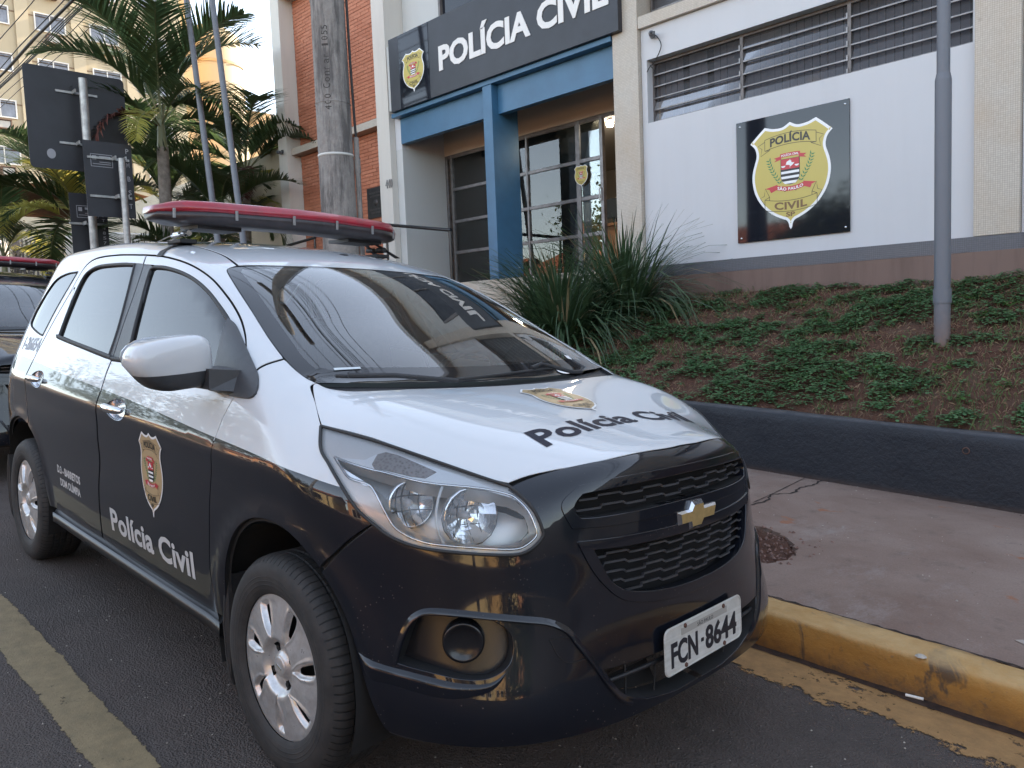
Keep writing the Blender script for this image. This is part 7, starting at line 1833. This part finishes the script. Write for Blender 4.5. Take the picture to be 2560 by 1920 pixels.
# leafy trees
def leafy(name, loc, h, rad, n, leaf, mats, lab, seed, group=None, trunk=None):
    g = np.random.default_rng(seed); kw = dict(label=lab, category='tree');
    if group: kw['group'] = group
    root = empty(name, loc, **kw); mt = trunk or M_TRK; V = []; F_ = []
    mb = MB(); mb.tube([(0, 0, 0), (.05, .02, h * .3), (-.03, .06, h * .55)], [.16 * h / 5, .12 * h / 5, .08 * h / 5], 10); cl = []
    for i in range(9):
        a = g.uniform(0, 6.28); e = g.uniform(.2, 1.3); L = rad * g.uniform(.6, 1.0); p0 = np.array([0, 0, h * g.uniform(.3, .55)]); p1 = p0 + L * np.array([math.cos(a) * math.cos(e), math.sin(a) * math.cos(e), math.sin(e)])
        mb.tube([tuple(p0), tuple((p0 + p1) / 2 + [0, 0, .1]), tuple(p1)], [.05 * h / 5, .035 * h / 5, .01], 6); cl.append(p1)
    mb.build('trunk', [mt], root)
    for i in range(26): cl.append(np.array([0, 0, h * .68]) + g.normal(0, 1, 3) * rad * np.array([.42, .42, .30]))
    cl = np.array(cl); k = g.integers(0, len(cl), n); P = cl[k] + g.normal(0, 1, (n, 3)) * rad * .17
    a = g.uniform(0, 6.28, n); e = g.normal(-.2, .6, n); d = np.stack([np.cos(a) * np.cos(e), np.sin(a) * np.cos(e), np.sin(e)], 1); s = np.cross(d, g.normal(0, 1, (n, 3))); s /= np.linalg.norm(s, axis=1)[:, None]; L = leaf * g.uniform(.6, 1.3, n)[:, None]
    V = np.stack([P, P + d * L * .5 + s * L * .28, P + d * L, P + d * L * .5 - s * L * .28], 1).reshape(-1, 3); q = np.arange(n) * 4
    bulk('crown', V, np.stack([q, q + 1, q + 2, q + 3], 1), mats, parent=root, kind='stuff')
M_LF = mat_leaf('tree_leaf', (.030, .050, .018), (.070, .090, .035), None, .5, .3, 2); M_LG = mat_leaf('dusty_leaf', (.085, .080, .055), (.14, .12, .085), None, .7, .25, 2)
leafy('street_tree', (-22, 2.3, .3), 5.2, 1.7, 7000, .11, [M_LG], 'sparse dusty tree at the left edge above the second police car', 3)

# apartment block
M_APT = m_wall('apartment_yellow', (.42, .35, .235), .12, (.30, .24, .15)); M_APT2 = m_wall('apartment_yellow_band', (.46, .385, .26), .1); M_APTO = m_wall('sunlit_orange', (.50, .34, .18), .1)
M_WFR = simple('window_white_frame', (.62, .60, .56), .5); M_CURT = simple('window_grey', (.17, .18, .21), .25, 0, .4, 1.5)
def apartment():
    X = -52; r = empty('apartment_block', (X, 10, 0), label='tall pale yellow apartment block with white framed windows behind the palms', category='building')
    P = lambda nm, a, b, m, **k: MB().box((a[0] - X, a[1] - 10, a[2]), (b[0] - X, b[1] - 10, b[2])).build(nm, m, r, **k)
    P('wall', (X - 12, 1.2, 0), (X, 21.3, 42), [M_APT]); P('corner_tower', (X - 16, 21.3, 0), (X - 1.2, 22.6, 42), [M_APTO])
    for y in (2.2, 5.4, 8.45, 11.45, 14.45, 17.5, 20.5): P('pilaster', (X, y, 0), (X + .12, y + .7, 42), [M_APT2])
    for k in range(15): P('floor_line', (X, 1.2, 1.55 + 2.7 * k), (X + .03, 21.3, 1.62 + 2.7 * k), [simple('line_brown', (.22, .15, .10), .9)] if k == 0 else [bpy.data.materials['line_brown']])
    fm = {}
    proto = None; rr = random.Random(4)
    fr = MB(); 
    for a, b in (((0, 0, 0), (.10, 1.7, .07)), ((0, 0, 1.0), (.10, 1.7, 1.07)), ((0, 0, .07), (.10, .07, 1.0)), ((0, 1.63, .07), (.10, 1.7, 1.0)), ((0, .82, .07), (.08, .88, 1.0))): fr.box(a, b)
    FM = fr.mesh('window', [M_WFR]); PM = MB().box((.0, .07, .07), (.03, .82, 1.0)).mesh('pane', [M_CURT]); sh = MB(); sh.box((0, 0, 0), (.5, .75, .06)); sh.box((0, 0, .06), (.45, .06, .50)); sh.box((0, .69, .06), (.45, .75, .50)); sh.box((0, 0, .50), (.5, .75, .56)); SM = sh.mesh('ac_shelf', [simple('shelf_brown', (.16, .10, .07), .8)]); AM = MB().box((.02, .09, .08), (.42, .66, .46)).mesh('ac_unit', [simple('ac_grey', (.42, .40, .36), .6)])
    for k in range(4, 13):
        z = 20.7 - 1.07 + 2.7 * (k - 7)
        for j, y in enumerate((3.4, 6.4, 9.45, 12.45, 15.5, 18.5)):
            o = put('window', FM, r, (.0, y - 10, z))
            put('pane', PM, o, (.0, 0, 0)); put('pane', PM, o, (.0, .81, 0))
            if (j % 2 == 1) or rr.random() < .3:
                s = put('ac_shelf', SM, r, (.0, y + .55 - 10, z - .72)); put('ac_unit', AM, s)
apartment()
def tower():
    r = empty('round_top_tower', (-62, 28, 0), label='cream tower with a curved top rising behind the palms', category='building')
    mb = MB(); n = 24; rad = 2.4; mb.revolve([(rad, 0), (rad, 24.3), (rad * .9, 25.3), (rad * .5, 26.0), (0, 26.2)], axis='z', n=n); mb.build('drum', [M_APT2], r)
    MB().revolve([(rad + .1, 22.7), (rad + .1, 22.9)], axis='z', n=n).build('cornice', [M_APTO], r)
    bx((-8, -2.4, 0), (-2, 6, 20.5)).build('side_wing', [M_APTO], r)
    r = empty('distant_flats', (-72, 36, 0), label='distant orange block of flats with rows of windows between palm and pillar', category='building')
    bx((-6, -9, 0), (0, 12, 22.3)).build('wall', [M_APTO], r); bx((-6.2, -9.2, 22.3), (.2, 12.2, 22.8)).build('parapet', [M_WWALL], r)
    pm = MB().box((0, 0, 0), (.06, 1.1, 1.2)).mesh('window', [simple('far_window', (.34, .34, .36), .4)])
    for z in (14.5, 17.4, 20.0):
        for y in np.arange(-7, 10, 1.75): put('window', pm, r, (0, y, z))
tower()
# low buildings and walls between the palms and the flats
o = bx((-30, 6.9, .0), (-13.4, 9.0, 5.2)).build('boundary_wall', [M_CREAM2 := m_wall('cream_boundary_wall', (.52, .45, .33), .3)], label='cream boundary wall beyond the brick wing behind the palms', category='wall')
o = bx((-40, 3.0, .0), (-24, 3.3, 3.2)).build('side_wall', [m_wall('grey_plaster', (.34, .32, .28), .4)], label='grey plastered wall beyond the gate at the far left', category='wall')
hs = empty('low_house', (-30, 6, 0), label='low cream house with tiled roof behind the gate at the left', category='house')
bx((-9, -5, 0), (0, 8, 5.6)).build('wall', [M_CREAM2], hs); MB().add([(-10, -5.6, 5.5), (.8, -5.6, 5.5), (.8, 1.5, 7.0), (-10, 1.5, 7.0), (.8, 8.6, 5.5), (-10, 8.6, 5.5)], [(0, 1, 2, 3), (3, 2, 4, 5)]).build('roof', [simple('roof_tile_brown', (.20, .10, .06), .85, 0, .4, 3)], hs)
pc_ = empty('gate_house', (-21.5, 2.3, .9), label='small dark tiled lean-to roof above the metal gate at the left', category='shelter')
MB().add([(0, -1.5, 3.35), (0, 1.3, 3.35), (-1.6, 1.3, 3.65), (-1.6, -1.5, 3.65), (0, -1.5, 3.25), (0, 1.3, 3.25), (-1.6, 1.3, 3.55), (-1.6, -1.5, 3.55)], [(0, 1, 2, 3), (4, 7, 6, 5), (0, 4, 5, 1), (1, 5, 6, 2)]).build('tiles', [simple('dark_tiles', (.10, .07, .055), .9, 0, .5, 12)], pc_)
for y in (-1.4, 1.2): bx((-.15, y, -.9), (-.03, y + .12, 3.25)).build('post', [M_FRAME], pc_)
gt = empty('metal_gate', (-20.5, 3.2, .9), label='grey gate of upright metal bars between the pale walls', category='gate')
for k in range(14): MB().box((0, k * .10, .1), (.03, k * .10 + .045, 2.85)).build('bar', [M_FRAME], gt)
for z in (.3, 2.6): MB().box((-.01, -.02, z), (.04, 1.36, z + .06)).build('gate_rail', [M_FRAME], gt)
def rounded(name, a, b, lab, m):
    o = bx(a, b).build(name, [m], label=lab, category='wall', bevel=.25); return o
rounded('pale_wall', (-20.4, 4.3, 0), (-19.9, 7.2, 4.0), 'pale rounded wall block right of the metal gate', m_wall('pale_block', (.62, .58, .52), .2)); rounded('pale_wall', (-20.6, 1.2, 0), (-20.2, 3.1, 3.72), 'pale rounded wall block left of the metal gate', bpy.data.materials['pale_block'])

# ---- second police car, parked behind ----
M_CARK = paint('dark_car_paint', (.014, .016, .022), .3, .06, (.2, .17, .15), .3)
MS2 = Matrix.Translation(S2W((-5.45, -.10, .0))) @ MS
def copy_tree(o, parent=None, swap=None):
    c = o.copy(); COL.objects.link(c)
    if parent: c.parent = parent
    for ch in [q for q in o.children]: copy_tree(ch, c)
    return c
CAR2 = empty('police_car', (0, 0, 0), label='dark police car with red light bar parked behind, cut off by the left edge', category='police car'); CAR2.matrix_world = MS2
skip = ('lettering', 'badge_print', 'fleet_number', 'number_plate', 'glass_sticker', 'hood_lettering', 'interior')
CAR['group'] = 'police cars parked along the kerb'; CAR2['group'] = 'police cars parked along the kerb'
for ch in list(CAR.children):
    if any(s in ch.name for s in skip): continue
    c = ch.copy(); COL.objects.link(c); c.parent = CAR2
    for g in ch.children: d = g.copy(); COL.objects.link(d); d.parent = c
def recolour(o):
    if o.type == 'MESH' and any(m in (M_WHITE,) for m in o.data.materials if m):
        for i, s in enumerate(o.material_slots):
            if s.material == M_WHITE: s.link = 'OBJECT'; s.material = M_CARK
    for ch in o.children: recolour(ch)
recolour(CAR2)

# ---- unseen street end: buildings and trees added for shade and darker reflections
nb_ = empty('shading_block', (14, 8, 0), label='plain beige neighbouring building beyond the right end of the police station', category='building')
bx((-8.4, -1.4, -2), (50, 12, 8.2)).build('wall', [m_wall('shading_block_beige', (.38, .33, .27), .3)], nb_); bx((-8.6, -1.6, 8.2), (50.2, 12.2, 8.5)).build('parapet', [M_BASE], nb_)  # long unseen block, added to keep the sun off the road
for x in (-6, -2.5, 1, 4): bx((x, -1.46, 1.0), (x + 1.6, -1.4, 2.4)).build('window', [M_GLOSSB], nb_)
nb2 = empty('street_end_screen', (74, -3, -4), label='brown building closing the view far down the street', category='building'); bx((0, -26, 0), (10, 30, 12)).build('wall', [m_wall('end_brown', (.22, .17, .13), .4)], nb2)  # added to block the bright street end from the paint
for i, (x, y, h, rad) in enumerate([(24, 2.4, 6, 2.4), (33, 2.4, 6.5, 2.6), (44, 2.6, 7, 3), (22, -9.8, 4.6, 2.6), (29, -9.8, 4.8, 2.8)]):  # unseen trees added to darken what the bumper mirrors
    leafy('street_tree', (x, y, -1.2 - x * .03), h, rad, 2600, .26, [M_LF], 'leafy tree %s, added out of view down the street' % ['beside the added beige block', 'second on the station side', 'third on the station side', 'first on the house side', 'second on the house side'][i], 40 + i, 'added trees down the street')

# ---- the other side of the street (seen in the paint and the glass) ----
M_OCH = m_wall('ochre_house', (.62, .40, .17), .2); M_SAL = m_wall('salmon_house', (.60, .30, .16), .2); M_YEL = m_wall('pale_yellow_house', (.66, .52, .28), .2); M_TILE = simple('terracotta_tiles', (.34, .11, .05), .85, 0, .35, 4, .6, 12)
sput('far_pavement', bx((-60, -11.2, -.02), (30, -8.6, .14)), [M_SIDE], kind='structure')
rr = random.Random(12); x = -46.0; k = 0
cols = 2 * [(M_OCH, 'ochre'), (M_YEL, 'pale yellow'), (M_SAL, 'salmon'), (M_OCH, 'ochre'), (M_YEL, 'pale yellow'), (M_SAL, 'salmon'), (M_OCH, 'ochre'), (M_YEL, 'pale yellow')]
where = ['farthest up the street', 'fourth up the street', 'second up the street', 'straight across from the rear of the car', 'straight across from the car bonnet', 'across and behind the viewer', 'down the street past the viewer', 'further down the street', 'third down the street', 'fourth down the street', 'last down the street']
win_ = MB(); win_.box((-.6, -.01, -.6), (.6, .03, .6)); WM = win_.mesh('window', [M_GLOSSB]); wf = MB()
for a, b in (((-.68, -.05, -.68), (.68, .0, -.6)), ((-.68, -.05, .6), (.68, .0, .68)), ((-.68, -.05, -.6), (-.6, 0, .6)), ((.6, -.05, -.6), (.68, 0, .6)), ((-.03, -.04, -.6), (.03, 0, .6))): wf.box(a, b)
WFM = wf.mesh('window_frame', [M_WFR])
for k in range(11):
    w_ = rr.uniform(6.5, 9); h = rr.uniform(2.9, 3.5) if x < -9 else rr.uniform(3.4, 5.6); y1 = -13.6 - rr.uniform(0, 2.2); m, cn = cols[k]; z0 = .4 if x < -10 else -.3
    r = empty('street_house', (x + w_ / 2, y1, z0), label='%s tiled house across the street, %s' % (cn, where[k]), category='house')
    bx((-w_ / 2, -8, -1), (w_ / 2 - .5, 0, h)).build('wall', [m], r)
    mb = MB(); mb.add([(-w_ / 2 - .3, .6, h - .1), (w_ / 2 - .2, .6, h - .1), (w_ / 2 - .2, -4, h + 1.5), (-w_ / 2 - .3, -4, h + 1.5), (w_ / 2 - .2, -8.6, h - .1), (-w_ / 2 - .3, -8.6, h - .1)], [(0, 1, 2, 3), (3, 2, 4, 5)]); mb.add([(-w_ / 2 - .3, .6, h - .22), (w_ / 2 - .2, .6, h - .22), (w_ / 2 - .2, .6, h - .1), (-w_ / 2 - .3, .6, h - .1)], [(0, 1, 2, 3)]); mb.build('roof', [M_TILE], r, fix=False)
    for wx in np.arange(-w_ / 2 + 1.3, w_ / 2 - 1.2, 2.3):
        for wz in ([1.6, 4.4] if h > 5 else [1.6]):
            o = put('window', WM, r, (wx, .0, wz)); put('window_frame', WFM, o, (0, .05, 0))
    x += w_ + rr.uniform(.3, 2.0)
for i, (x, y, h, rad) in enumerate([(-19, -10.2, 5.5, 2.2), (-8.5, -10.4, 4.6, 1.8), (3.0, -10.6, 5.2, 2.1), (-30, -10.2, 6, 2.4), (12, -10, 6, 2.4)]):
    leafy('street_tree', (x, y, -.1 - x * .047 + .3), h, rad, 4200, .20, [M_LF], ['leafy tree across the street up by the second car', 'leafy tree across the street opposite the rear doors', 'leafy tree across the street behind the viewer', 'leafy tree far up across the street', 'leafy tree far down across the street'][i], 20 + i, 'trees across the street')
up_ = empty('far_utility_pole', (-5.6, -9.4, -.1), label='concrete utility pole across the street', category='pole'); MB().tube([(0, 0, 0), (0, 0, 8.5)], [.17, .11], 14).build('shaft', [bpy.data.materials['weathered_concrete']], up_); MB().box((-.06, -.9, 7.3), (.06, .9, 7.42)).build('cross_arm', [bpy.data.materials['arm_wood']], up_)
